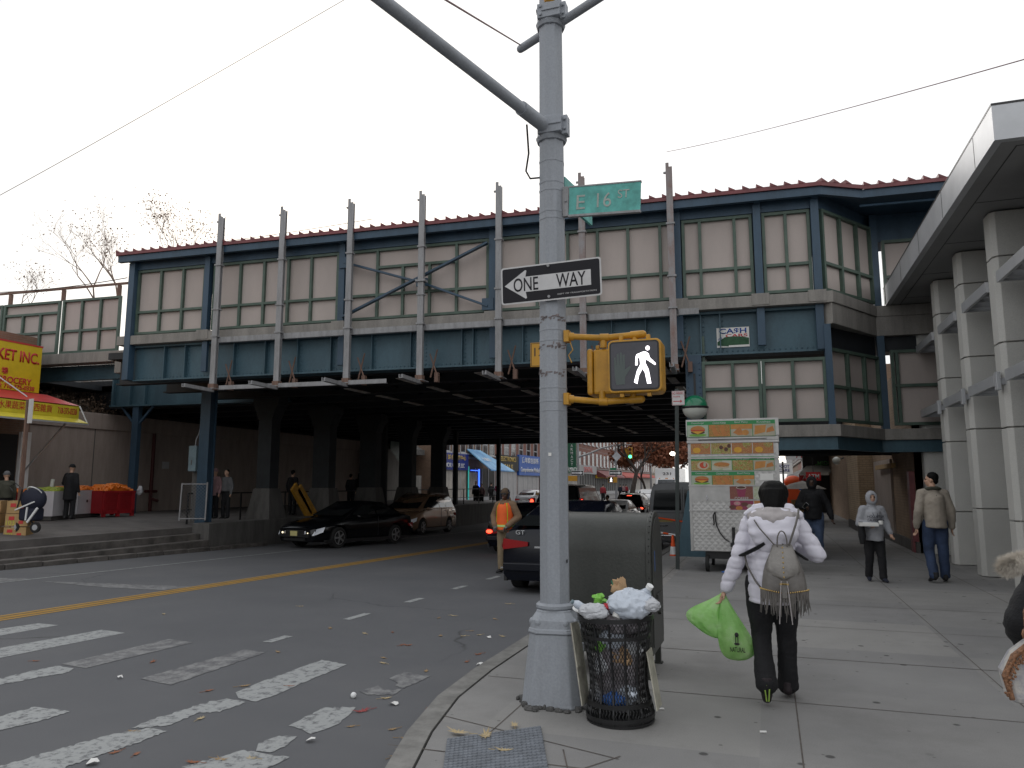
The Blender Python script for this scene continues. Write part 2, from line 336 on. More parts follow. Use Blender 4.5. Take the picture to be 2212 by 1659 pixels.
# road markings
def mark(name,pts,material='white_road_paint',lift=.004,sub=1):
    ps=[R(x,y) for x,y in pts]; mb=MB(); mb.add([(p.x,p.y,rz(p.y)+lift) for p in ps],[tuple(range(len(ps)))]); 
    return tag(mb.build(name,material),kind='structure')
def q1(pts,o=0): return [(o*553+x*.25,1244+y*.25) for x,y in pts]
def rough(pts,a=3.5,seg=7):
    r=[]
    for i in range(len(pts)):
        p,q=pts[i],pts[(i+1)%len(pts)]; L=math.hypot(q[0]-p[0],q[1]-p[1]); k=max(1,int(L/seg))
        for j in range(k):
            t_=j/k; f_=a*min(1,L/40); r.append((p[0]+(q[0]-p[0])*t_+random.uniform(-f_,f_)*(j>0),p[1]+(q[1]-p[1])*t_+random.uniform(-f_,f_)*.55*(j>0)))
    return r
mark('crosswalk_stripe',q1([(-200,490),(330,412),(505,428),(-200,555)]))
mark('crosswalk_stripe',q1([(-200,662),(880,468),(1080,495),(-200,752)]))
mark('crosswalk_stripe',q1([(530,765),(1460,548),(1665,578),(740,800)]),'faded_road_paint')
mark('crosswalk_stripe',rough(q1([(-200,935),(480,780),(640,800),(590,835),(280,890),(-200,985)]),2))
mark('crosswalk_stripe',rough(q1([(1215,893),(2110,638),(2290,665),(1480,945)]),1.5),'faded_road_paint')
mark('crosswalk_stripe',rough(q1([(2035,1010),(2212,935),(2780,728),(2997,768),(2360,1040),(2212,1090),(2060,1060)]),1.5))
mark('crosswalk_stripe',rough(q1([(1130,1318),(1340,1240),(1730,1110),(1960,1062),(2120,1095),(1900,1180),(1700,1190),(1640,1215),(1480,1290),(1300,1310)]),3))
mark('crosswalk_stripe',rough(q1([(-100,1680),(300,1560),(960,1375),(1300,1315),(1445,1345),(1180,1450),(900,1540),(500,1680),(200,1760),(-100,1800)]),2.5))
mark('crosswalk_stripe',rough(q1([(-200,1270),(300,1135),(605,1175),(350,1255),(-200,1390)]),2))
mark('crosswalk_stripe',rough(q1([(280,1300),(450,1210),(600,1140),(860,1140),(800,1210),(700,1290),(600,1330),(470,1370),(400,1330)],1),3))
mark('crosswalk_stripe',rough(q1([(1150,890),(1280,835),(1510,870),(1280,975),(1200,950),(1230,930)],1),2),'faded_road_paint')
mark('crosswalk_stripe',rough(q1([(890,1000),(1050,950),(1110,990),(1260,985),(1180,1035),(960,1030)],1),3),'faded_road_paint')
mark('crosswalk_stripe',rough(q1([(20,1450),(200,1385),(355,1390),(250,1480),(120,1530),(0,1520)],1),3.5))
mark('crosswalk_stripe',rough(q1([(-650,1659),(-120,1510),(20,1530),(290,1570),(200,1620),(60,1690),(-400,1760)],1),3))
mark('stop_line',rough(q1([(-300,10),(250,28),(0,52),(-300,58)]),.8),'faded_road_paint'); mark('stop_line',rough(q1([(330,45),(1650,95),(1420,125),(900,100)]),.8),'faded_road_paint')
for i,(a,b_) in enumerate((((600-32,1387),(633,1375)),((752,1339),(809,1326)),((884,1302),(926,1293)),((982,1273),(1017,1266)),((1060,1252),(1090,1245)))):
    p=R(*a); q=R(*b_); mb=MB(); x=-5.38; y0,y1=p.y,q.y; mb.quad((x-.06,y0,rz(y0)+.004),(x+.06,y0,rz(y0)+.004),(x+.06,y1,rz(y1)+.004),(x-.06,y1,rz(y1)+.004)); tag(mb.build('lane_dash','white_road_paint'),kind='structure')
yy=[-20,0,4,7]+[7+2*i for i in range(1,32)]
def line(name,x,w,y0,y1,material,lift=.004):
    y_=[y for y in yy if y0<y<y1]; y_=[y0]+y_+[y1]; mb=MB()
    for a,b_ in zip(y_,y_[1:]): mb.quad((x-w/2,a,rz(a)+lift),(x+w/2,a,rz(a)+lift),(x+w/2,b_,rz(b_)+lift),(x-w/2,b_,rz(b_)+lift))
    return tag(mb.build(name,material),kind='structure')
mat('ochre_road_paint',(.34,.19,.03),.85,0,.2,7)
line('centre_line',-9.66-.16,.075,-20,60,'yellow_road_paint'); line('centre_line',-9.66+.16,.075,-20,60,'yellow_road_paint'); line('centre_line_fill',-9.66,.15,-20,60,'ochre_road_paint',.0035)
line('parking_line',-13.55,.08,8.2,60,'white_road_paint')
# left raised platform with steps, far pavements
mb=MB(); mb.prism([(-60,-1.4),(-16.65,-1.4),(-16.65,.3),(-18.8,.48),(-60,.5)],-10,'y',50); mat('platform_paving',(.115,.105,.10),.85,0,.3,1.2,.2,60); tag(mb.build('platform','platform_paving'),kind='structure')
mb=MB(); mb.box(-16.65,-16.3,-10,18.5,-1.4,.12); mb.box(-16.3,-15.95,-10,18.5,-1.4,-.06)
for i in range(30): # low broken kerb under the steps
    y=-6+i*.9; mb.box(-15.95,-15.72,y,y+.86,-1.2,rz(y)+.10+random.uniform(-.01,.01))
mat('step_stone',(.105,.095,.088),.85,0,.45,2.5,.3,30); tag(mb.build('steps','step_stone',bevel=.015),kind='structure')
mb=MB(); mb.box(-30,-16.2,50,260,-1.2,0.02); tag(mb.build('far_pavement','sidewalk_concrete'),kind='structure')
# parapet wall along the road below the bridge
mb=MB(); mb.box(-16.65,-16.0,18.5,24.5,-1.2,.42); mb.box(-16.65,-16.02,24.55,48,-1.2,.45)
solo(mb,'parapet_wall','dark_concrete','low dark stained concrete wall between the dipping road and the raised walkway','wall',bevel=.02)
mb=MB(); mb.box(-16.62,-15.9,18.52,22.,-.2,.0)
# ================================================================== LEAVES AND LITTER on the road
lm=[mat('leaf_tan',(.30,.20,.10),.8),mat('leaf_rust',(.26,.10,.05),.8),mat('leaf_pale',(.42,.33,.19),.8),mat('leaf_red',(.30,.06,.06),.8)]
def leaf(p,s,ang,m,curl=.25):
    mb=MB(); n=11; pts=[]
    for k in range(n*2):
        a=math.pi*2*k/(n*2); r=s*(1 if k%2==0 else .45)*(.62+.38*abs(math.cos(a)))*random.uniform(.8,1.1); pts.append((r*math.cos(a)*1.1,r*math.sin(a)*.75,s*curl*(r/s)**2*random.uniform(.3,1.2)+.002))
    vs=[(0,0,.002)]+pts; N_=len(pts); fs=[(0,1+i,1+(i+1)%N_) for i in range(N_)]
    mb.M=Matrix.Rotation(ang,4,'Z'); mb.add(vs,fs); mb.tube([(s*.9,0,.004),(s*1.6,0,.006)],.002,4); mb.M=None
    o=mb.build('fallen_leaf',m,loc=p); return o
lp_=[(2110,955,0),(1805,995,0),(1320,745,0),(1735,1235,0),(1140,1345,0),(990,1530,0),(1180,1542,0),(1905,1590,0),(1670,1615,0),(2170,1580,0),(310,738,0),(1415,332,0),(300,955,1),(190,660,1),(640,455,1),(1180,490,1),(1595,520,1),(1860,478,1),(1930,512,1),(1790,522,1),(2130,525,1),(1580,365,1),(1710,347,1),(2065,375,1),(1255,602,1),(1310,602,1),(1100,710,1),(1100,756,1),(1470,825,1),(1925,680,1),(2145,680,1),(1125,1060,1),(1580,1097,1),(1495,1170,1),(820,1305,1),(1205,1560,1),(1270,1498,1),(1300,1405,1),(1180,1330,1),(1410,1300,1),(940,500,1),(385,265,1),(2180,245,1),(1885,825,1),(1820,745,1)]
for i,(x,y,o_) in enumerate(lp_):
    p=R(*q1([(x,y)],o_)[0]); 
    s_=random.uniform(.04,.065); ci=random.choice((0,1,2)); d_=-2.5-p.x
    pl_='in the gutter beside the kerb' if d_<.45 else 'among the worn crosswalk stripes' if p.y<4.6 and d_>1.2 else 'near the kerb corner' if p.y<5.6 else 'between the lane dashes and the kerb' if d_<2.6 else 'left of the lane dashes'
    if p.y>9: pl_='far up the lane behind the dashes'
    tag(leaf((p.x,p.y,p.z+.001),s_,random.uniform(0,6),lm[ci]),('small ' if s_<.052 else 'larger ')+('tan','rust brown','pale straw coloured')[ci]+' dry leaf lying '+pl_,'leaf','dry leaves scattered on the road')
p=R(*q1([(915,1172)],1)[0]); tag(leaf((p.x,p.y,p.z+.001),.08,1.,lm[3]),'red maple leaf lying on the asphalt near the worn crosswalk stripe','leaf')
for i,(x,y) in enumerate(((1745,1375),(1985,1402),(2145,1530),(2212+20,1310))):
    p=G(553+x*.25,1244+y*.25,0); tag(leaf((p.x,p.y,.015),.085 if i<2 else .06,i*1.7,lm[2]),['large pale leaf curled on the corner of the tactile mat','pale star-shaped leaf on the upper half of the tactile mat','small pale leaf on the lower half of the tactile mat','small tan leaf beside the bin on the pavement slab'][i],'leaf')
mb=MB(); p=R(*q1([(842,1055)],1)[0]); mb.ell((p.x,p.y,p.z+.022),.025,10,6); solo(mb,'crumpled_foil','white_plastic','crumpled yellow and white wrapper ball on the road','litter',smooth=True)
for x,y,o_,s_,lab in ((1940,775,1,.055,'flat white paper scrap on the road close to the kerb'),(1190,1115,1,.045,'upright pale paper scrap on the road below the faded stripe'),(805,1630,0,.045,'torn pale paper at the bottom of the road'),(1040,888,0,.03,'beige crumpled tissue on the crosswalk'),(470,1433,1,.035,'flattened white bottle cap on the road'),(2013,538,1,.03,'tiny white butt lying on the road near the kerb')):
    p=R(*q1([(x,y)],o_)[0]); mb=MB(); k=7; mb.add([(p.x,p.y,p.z+.02)]+[(p.x+s_*random.uniform(.7,1.1)*math.cos(a*6.28/k),p.y+s_*random.uniform(.5,1)*math.sin(a*6.28/k),p.z+random.uniform(.003,.03)) for a in range(k)],[(0,1+i,1+(i+1)%k) for i in range(k)])
    solo(mb,'paper_scrap','paper',lab,'litter')
for x,y,lab in ((1288,1160,'white pill-shaped butt beside the bin on the pavement'),(2170,1360,'white butt on the pavement between bin and walking woman'),):
    p=G(1106+x*.25,1244+y*.25); mb=MB(); mb.cyl((p.x-.02,p.y,.008),(p.x+.02,p.y+.01,.008),.007,None,8); solo(mb,'cigarette_butt','paper',lab,'litter')
# ================================================================== STATION OVERPASS (local: x along the face, y into the bridge, z up)
BR=math.atan(.058)
br=thing('station_overpass','blue steel railway overpass with cream panelled footbridge hall and red corrugated roof','railway bridge',(0,17.4,0),BR)
def PB(x,y,dep=0.):
    e_=Vector((math.cos(BR),math.sin(BR),0)); n_=Vector((-math.sin(BR),math.cos(BR),0)); B=Vector((0,17.4,0)); d=ray(x,y)
    t_=((B+n_*dep-O).dot(n_))/d.dot(n_); p=O+d*t_; return (p-B).dot(e_),dep,p.z
def W2B(p):
    p=Vector(p)-Vector((0,17.4,0)); return (p.x*math.cos(BR)+p.y*math.sin(BR),-p.x*math.sin(BR)+p.y*math.cos(BR))
# plate girder with stiffeners and rivets
def rivet(mb,x,y,z,r=.018): mb.add([(x-r,y,z-r),(x+r,y,z-r),(x+r,y,z+r),(x-r,y,z+r),(x-r*.5,y-r*.8,z-r*.5),(x+r*.5,y-r*.8,z-r*.5),(x+r*.5,y-r*.8,z+r*.5),(x-r*.5,y-r*.8,z+r*.5)],[(4,5,6,7),(0,1,5,4),(1,2,6,5),(2,3,7,6),(3,0,4,7)])
mb=MB(); mb.box(-17.35,1.38,.16,.20,4.55,5.57); mb.box(-17.35,1.38,.02,.50,4.53,4.57); mb.box(-17.35,1.38,.02,.42,5.50,5.56)
x=-17.2
while x<1.3:
    rivet(mb,x,.16,4.63); x+=.115
stf=[-16.2,-15.5,-13.9,-12.9,-11.9,-10.9,-9.7,-8.6,-7.2,-6.9,-5.6,-4.6,-3.4,-2.6,-1.75,-1.33,-.9]
for s_ in stf:
    mb.box(s_-.012,s_+.012,.04,.16,4.57,5.5)
    for k in range(8): rivet(mb,s_+.06,.16,4.68+k*.11)
for i in range(4):
    for j in range(8): rivet(mb,-8.6+i*.09+.12,.16,4.66+j*.1,.02)
mb.build('plate_girder','girder_blue',br)
DG=6.4; gx0=PB(248,835,DG)[0]; gz0=PB(262,876,DG)[2]; gz1=PB(262,800,DG)[2]
mb=MB(); mb.box(gx0,-16.2,DG,DG+.2,gz0,gz1); mb.box(gx0-.05,-16.2,DG-.16,DG+.3,gz0-.06,gz0)
for x_ in (250,286,318): s_=PB(x_,835,DG)[0]; mb.box(s_-.04,s_+.04,DG-.14,DG,gz0,gz1)
mb.build('end_girder','girder_blue',br)
# concrete ledge
c0=W2B((1.54,17.38,0)); c1=W2B((2.65,19.35,0)); 
lw=.16
pl=[(-17.7,-.16),(c0[0]-.02,-.16),(c1[0]-.02,c1[1]-.1),(4.9,c1[1]-.1)]
pi_=[(-17.7,.30),(c0[0]-.35,.30),(c1[0]-.35,c1[1]+.35),(4.9,c1[1]+.35)]
def ribbon(mb,a,b_,z0,z1):
    n=len(a)
    for i in range(n-1):
        vs=[(*a[i],z0),(*a[i+1],z0),(*b_[i+1],z0),(*b_[i],z0),(*a[i],z1),(*a[i+1],z1),(*b_[i+1],z1),(*b_[i],z1)]
        mb.add(vs,[(0,3,2,1),(4,5,6,7),(0,1,5,4),(2,3,7,6)]+([(3,0,4,7)] if i==0 else [])+([(1,2,6,5)] if i==n-2 else []))
mb=MB(); ribbon(mb,pl,pi_,5.57,5.83)
pd=[(c0[0]+.0,-.14),(c1[0]-.0,c1[1]-.08),(4.9,c1[1]-.08)]; pdi=[(c0[0]-.3,.25),(c1[0]-.3,c1[1]+.3),(4.9,c1[1]+.3)]
ribbon(mb,[(c0[0]-.05,-.145),(c1[0]-.05,c1[1]-.085),(4.9,c1[1]-.085)],[(c0[0]-.4,.28),(c1[0]-.4,c1[1]+.3),(4.9,c1[1]+.3)],5.1,5.568)
for s_ in (-14.8,-10.6,-6.35,-1.78,0.,1.2): mb.box(s_-.19,s_+.19,-.175,-.02,5.60,5.87)
mb.build('ledge','ledge_concrete',br,bevel=.01)
# roof and eaves
rp=[(-17.7,-.42),(1.38,-.42),(2.32,.05),(6,.0)]; 
mb=MB(); n_=0
def corr(mb,a,b_,z,dep=1.5,pitch=.36):
    a=Vector(a); b_=Vector(b_); L=(b_-a).length; d=(b_-a)/L; nn=Vector((-d.y,d.x)); k=int(L/pitch)
    for i in range(k):
        p=a+d*i*pitch; q=a+d*(i+1)*pitch; w1=a+d*(i+.18)*pitch
        P=[(*p,z),(*q,z),(*q,z+.045),(*w1,z+.045),(*w1,z+.16),(*p,z+.16)]
        Q=[(*(p+nn*dep),z),(*(q+nn*dep),z),(*(q+nn*dep),z+.045),(*(w1+nn*dep),z+.045),(*(w1+nn*dep),z+.16),(*(p+nn*dep),z+.16)]
        mb.add(P+Q,[tuple(range(5,-1,-1)),tuple(range(6,12))]+[(j,(j+1)%6,6+(j+1)%6,6+j) for j in range(6)])
def corr2(mb,a,b_,z,dep,pitch=.34):
    # standing-seam sheet: flat pans with triangular fins sloping up
    a=Vector(a); b_=Vector(b_); L=(b_-a).length; d=(b_-a)/L; nn=Vector((-d.y,d.x)); k=int(L/pitch)
    mb.add([(*a,z),(*b_,z),(*(b_+nn*dep),z),(*(a+nn*dep),z),(*a,z+.09),(*b_,z+.09),(*(b_+nn*dep),z+.09),(*(a+nn*dep),z+.09)],[(0,3,2,1),(4,5,6,7),(0,1,5,4),(1,2,6,5),(2,3,7,6),(3,0,4,7)])
    for i in range(k):
        p=a+d*(i*pitch); q=a+d*((i+.5)*pitch); t_=.02
        mb.add([(*(p-nn*.01),z+.089),(*(q-nn*.01),z+.089),(*(p-nn*.01),z+.175),(*(p+nn*dep*.9),z+.089),(*(q+nn*dep*.9),z+.089),(*(p+nn*dep*.9),z+.14)],[(0,1,2),(5,4,3),(0,3,4,1),(1,4,5,2),(2,5,3,0)])
corr2(mb,rp[0],rp[1],8.17,5.,.30); corr2(mb,rp[1],rp[2],8.165,3.,.30); corr2(mb,rp[2],rp[3],8.16,5.,.30)
mb.build('roof','roof_red',br)
mb=MB()
ribbon(mb,[(-17.65,-.37),(1.36,-.37),(2.28,.10),(6,.05)],[(-17.65,-.25),(1.33,-.25),(2.25,.22),(6,.17)],7.98,8.163)
ribbon(mb,[(-17.4,-.05),(1.3,-.05),(2.75,2.0),(6,2.0)],[(-17.4,.25),(1.2,.25),(2.6,2.2),(6,2.2)],7.80,8.165)
for s_ in (-17.3,-14.78,-10.55,-6.35,-1.8,0.02,1.25): mb.bar((s_,-.3,8.07),(s_,4,8.07),.14,.18)
mb.box(2.75,5.,1.86,1.99,7.45,8.13)
mb.tube([(2.25,.30,7.86),(5.2,.35,7.86)],.03,8)
mb.build('eaves_beam','beam_blue',br)
mb=MB(); mb.prism([(.9,-.3),(1.36,-.36),(2.30,.10),(6,.05),(6,5),(.9,5)],8.135,'z',8.158); mb.build('soffit','beam_blue',br)
# posts
for s_ in (-17.32,-14.78,-10.55,-6.35,-1.80,.0,1.24):
    mb=MB(); mb.box(s_-.085,s_+.085,-.13,.05,5.831,7.985) if s_>-17 else mb.box(s_-.1,s_+.1,-.18,.05,4.55,7.985)
    if s_>-17 and s_<1.3: mb.box(s_-.085,s_+.085,-.06,.03,4.7 if s_<1 else 4.55,5.568)
    if s_>-17: mb.box(s_-.15,s_+.15,-.15,.07,5.831,5.87)
    mb.build('post','beam_blue',br,bevel=.006)
# cream panels in green frames
def panel(ss,z0,z1,mid=6.54,y=0.04,parent=None,xf=None,extra=None,bar=.07):
    mb=MB(); mb.M=xf; w=bar; a,b_=ss[0],ss[-1]
    mb.box(a-w/2,b_+w/2,y-.07,y+.02,z1-w,z1); mb.box(a-w/2,b_+w/2,y-.07,y+.02,z0,z0+w)
    if mid: mb.box(a+w/2,b_-w/2,y-.062,y+.015,mid-w/2,mid+w/2)
    for i,s_ in enumerate(ss):
        top=z1-w
        if extra and extra[0]<s_<extra[1]: top=extra[2]-w/2
        mb.box(s_-w/2,s_+w/2,y-.07 if i in (0,len(ss)-1) else y-.066,y+.02,z0+w,top)
    if extra: mb.box(extra[0]+w/2,extra[1]-w/2,y-.064,y+.015,extra[2]-w/2,extra[2]+w/2)
    f=mb.build('panel_frame','frame_green',parent,bevel=.004)
    mb=MB(); mb.M=xf; mb.box(a,b_,y+.021,y+.05,z0+.02,z1-.02); mb.build('cream_panel','panel_cream',parent)
Z0,Z1=5.88,7.79
panel([-17.2,-16.42,-15.66,-14.93],Z0,Z1,parent=br); panel([-14.6,-13.76,-13.0,-12.24,-11.53,-10.72],Z0,Z1,parent=br)
panel([-10.37,-9.56,-8.83,-8.08,-7.34,-6.5],Z0,Z1,parent=br,extra=(-9.56,-7.34,7.28)); panel([-6.18,-5.22,-4.44,-3.7,-2.96,-2.2,-1.94],Z0,Z1,parent=br)
panel([-1.66,-1.28,-.5,-.14],Z0,Z1,parent=br); panel([.14,.62,1.11],Z0,Z1,parent=br)
# angled bay and recessed bay
da=math.atan2(c1[1]-0.,c1[0]-1.36); L=math.hypot(c1[1],c1[0]-1.36)
xf=Matrix.Translation((1.36,0,0))@Matrix.Rotation(da,4,'Z')
panel([.08,L*.36,L*.68,L-.1],Z0,Z1,parent=br,xf=xf)
mb=MB(); mb.box(c1[0]-.06,c1[0]+.1,c1[1]-.1,c1[1]+.1,5.831,8.1); mb.build('post','beam_blue',br)
panel([c1[0]+.22,c1[0]+.95,c1[0]+1.75],Z0,7.45,y=c1[1],parent=br)
mb=MB(); mb.box(c1[0]+1.85,c1[0]+2.1,c1[1]-.1,c1[1]+.1,5.831,8.1); mb.build('post','beam_blue',br)
# X bracing
mb=MB(); mb.bar((-10.45,-.14,7.45),(-8.2,-.14,6.72),.05,.12,(0,1,0)); mb.bar((-8.2,-.14,6.72),(-6.45,-.14,6.0),.05,.12,(0,1,0)); mb.bar((-10.45,-.20,5.95),(-6.45,-.20,7.62),.05,.12,(0,1,0))
mb.box(-8.35,-8.05,-.235,-.17,6.62,6.82); mb.box(-10.6,-10.3,-.17,-.13,7.3,7.6); mb.box(-6.6,-6.3,-.17,-.13,5.9,6.2)
mb.build('cross_brace','beam_blue',br)
# lower mezzanine: panels, ledge, beam
panel([-1.3,-.66,-.08],2.96,4.38,3.74,parent=br); panel([.0,.62,1.28],2.96,4.38,3.74,parent=br)
L2=L-.1; panel([.1,L*.36,L*.68,L2],2.96,4.6,3.74,parent=br,xf=xf); panel([c1[0]+.25,c1[0]+.35,c1[0]+1.5,c1[0]+1.6],2.96,4.75,3.9,y=c1[1],parent=br)
for a_ in ((1.30,1.44,-.1,.06),(c1[0]-.06,c1[0]+.1,c1[1]-.1,c1[1]+.1),(c1[0]+1.75,c1[0]+1.95,c1[1]-.1,c1[1]+.1)): mb=MB(); mb.box(*a_,2.88,5.1); mb.build('mezzanine_post','beam_blue',br)
mb=MB(); mb.box(2.9,5,c1[1]+.1,c1[1]+.2,4.75,5.55); mb.M=xf; mb.box(0,L,.1,.2,4.6,5.6); mb.build('mezzanine_wall','steel_dark',br)
lo=[(-1.45,-.14),(c0[0]-.02,-.14),(c1[0]-.02,c1[1]-.1),(4.9,c1[1]-.1)]; li=[(-1.45,.3),(c0[0]-.35,.3),(c1[0]-.35,c1[1]+.35),(4.9,c1[1]+.35)]
mb=MB(); ribbon(mb,lo,li,2.62,2.88); mb.build('lower_ledge','ledge_concrete',br,bevel=.01)
lo2=[(-1.45,-.06),(c0[0]-.08,-.06),(c1[0]-.08,c1[1]-.02),(4.9,c1[1]-.02)]; mb=MB(); ribbon(mb,lo2,[(a,b_+.1) for a,b_ in lo2],2.38,2.618); ribbon(mb,[(a,b_-.04) for a,b_ in lo2],[(a,b_+.2) for a,b_ in lo2],2.34,2.378)
mb.build('lower_beam','girder_blue',br)
mb=MB(); mb.box(-1.45,1.3,.3,5.8,2.7,2.8); mb.box(1.3,4.9,c1[1]+.3,5.8,2.7,2.8)
for y in (1.5,3,4.3): mb.box(-1.45,4.9,y+1.2,y+1.32,2.4,2.699) if y>1.5 else mb.box(-1.45,1.3,y,y+.12,2.4,2.699)
mb.build('mezzanine_floor','steel_dark',br)
mb=MB(); mb.box(-1.32,-1.26,.1,5.8,2.81,5.0); mb.build('mezzanine_side_wall','frame_green',br)
# corner column with splayed foot
col=PB(1500,1195,0.); mb=MB(); mb.box(-1.70,-1.34,.0,.04,.0,4.55); mb.box(-1.70,-1.34,.30,.34,.0,4.55); mb.box(-1.54,-1.50,.04,.30,.0,4.55)
for k in range(30):
    for s_ in (-1.65,-1.39): rivet(mb,s_,.0,.3+k*.14,.016)
mb.build('corner_column','beam_blue',br)
mb=MB(); mb.add([(-2.02,-.12,0),(-1.22,-.12,0),(-1.22,.5,0),(-2.02,.5,0),(-1.74,-.03,1.45),(-1.3,-.03,1.45),(-1.3,.4,1.45),(-1.74,.4,1.45)],[(0,1,5,4),(1,2,6,5),(2,3,7,6),(3,0,4,7),(4,5,6,7)]); mb.build('column_guard','girder_blue',br)
# deck over the street
mb=MB(); slots=[-12.5,-10.2,-7.9,-5.6,-3.4]
xs=[-18.6]+sum([[s_-.14,s_+.14] for s_ in slots],[])+[4.9]
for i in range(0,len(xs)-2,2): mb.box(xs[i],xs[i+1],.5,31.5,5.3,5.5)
mb.box(-45,-18.6,6.65,31.5,5.5,5.7); mb.box(-45,-24.8,3.4,6.6,5.3,5.5); mb.box(xs[-2],-1.6,.5,31.5,5.3,5.5); mb.box(-1.6,1.2,.5,6.,5.3,5.5); mb.box(1.2,4.9,2.4,6.,5.3,5.5); mb.box(-1.6,4.9,13,18,5.3,5.5); mb.box(-1.6,4.9,24,31.5,5.3,5.5)  # gaps over the right passage are made up, to let daylight down
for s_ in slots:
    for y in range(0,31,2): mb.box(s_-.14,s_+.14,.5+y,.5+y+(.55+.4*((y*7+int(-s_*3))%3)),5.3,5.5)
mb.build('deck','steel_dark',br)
mb=MB()
for y in range(1,31,2):
    xa_=-18.6 if y<6.5 else -26; mb.box(xa_,-1.5,y,y+.03,4.62,5.3); mb.box(xa_,-1.5,y-.14,y+.17,4.58,4.62)
for y in range(13,31,3): mb.box(-1.5,4.9,y,y+.2,4.3,5.3)
for s_ in (-16.2,-13.5,-11.3,-9,-6.8,-4.5,-2.4): mb.box(s_-.15,s_+.15,.5,31.4,4.75,4.8); mb.box(s_-.015,s_+.015,.5,31.4,4.8,5.3)
mb.box(-26,4.9,31.2,31.5,4.3,5.5)
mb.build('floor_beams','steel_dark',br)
m,t,b,co=base('diffuser_sheet',.8); tr_=N(t,'ShaderNodeBsdfTranslucent',inp={0:(.36,.31,.27,1)}); t.links.new(tr_.outputs[0],t.nodes['Material Output'].inputs[0])
mb=MB(); mb.box(-18,-1.7,4.2,31,7.3,7.32); mb.build('slot_diffuser','diffuser_sheet',br)  # added translucent sheet, dims the sky showing through the deck slots
mat('pale_strip',(.62,.58,.53),.8,0,.5,3)  # broken pale strips laid along the underside of the deck
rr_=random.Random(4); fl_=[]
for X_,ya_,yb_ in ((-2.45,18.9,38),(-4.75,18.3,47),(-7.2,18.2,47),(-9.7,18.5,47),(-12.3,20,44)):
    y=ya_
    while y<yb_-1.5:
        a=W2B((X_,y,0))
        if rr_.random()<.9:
            if not fl_: mb=MB(); b_=W2B((X_,y+1.25,0)); mb.bar((0,0,0),(b_[0]-a[0],b_[1]-a[1],0),.24,.02); o=mb.build('pale_strip','pale_strip',br); fl_.append(o)
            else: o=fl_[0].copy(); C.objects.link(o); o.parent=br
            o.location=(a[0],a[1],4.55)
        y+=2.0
# hall back wall so the panels do not glow through
mb=MB(); mb.box(-17.3,1.2,3.9,4.0,5.6,8.1); mb.build('hall_rear_wall','panel_cream',br)
# riveted knee braces at the far left end
sB=PB(293,950,DG)[0]; mb=MB(); mb.bar((sB-.75,DG,gz0-.05),(sB-.1,DG,gz0-.75),.08,.08); mb.bar((sB+.75,DG,gz0-.05),(sB+.1,DG,gz0-.75),.08,.08); mb.build('knee_brace','beam_blue',br)
mb=MB(); mb.box(sB-.14,sB+.14,DG-.1,DG+.1,.4,gz0-.06); mb.build('end_column','beam_blue',br)
fcx,fcy=W2B((-16.85,19.2,0)); mb=MB(); mb.box(fcx-.13,fcx+.13,fcy-.15,fcy+.15,.3,4.58); mb.box(fcx-.18,fcx+.18,fcy-.17,fcy-.13,.3,4.58); mb.box(fcx-.18,fcx+.18,fcy+.13,fcy+.17,.3,4.58); mb.build('front_column','beam_blue',br)
# electric box with conduit on the front column
eb=thing('electric_box','pale blue steel electric cabinet strapped to the blue front column with a bent conduit','electrical box',br.matrix_basis@Vector((fcx-.36,fcy-.1,2.05)),BR)
mb=MB(); mb.box(-.14,.14,-.12,.1,-.05,.75); mb.build('cabinet','box_blue' if 'box_blue' in MATS else mat('box_blue',(.16,.22,.25),.5,0,.2,4),eb,bevel=.012)
mb=MB(); mb.tube([(.0,0,.75),(.02,0,.95),(.12,0,1.15),(.16,0,1.4),(.18,0,2.6)],.018,8); mb.build('conduit','galvanised_steel',eb)
mb=MB(); mb.box(-.13,.13,.1,.16,-1.7,-.05); mb.box(-.03,.0,-.13,-.119,.15,.3); mb.box(.1,.25,.0,.05,.1,.16); mb.box(.1,.25,.0,.05,.55,.61); mb.build('mounting_plate','dark_concrete',eb)
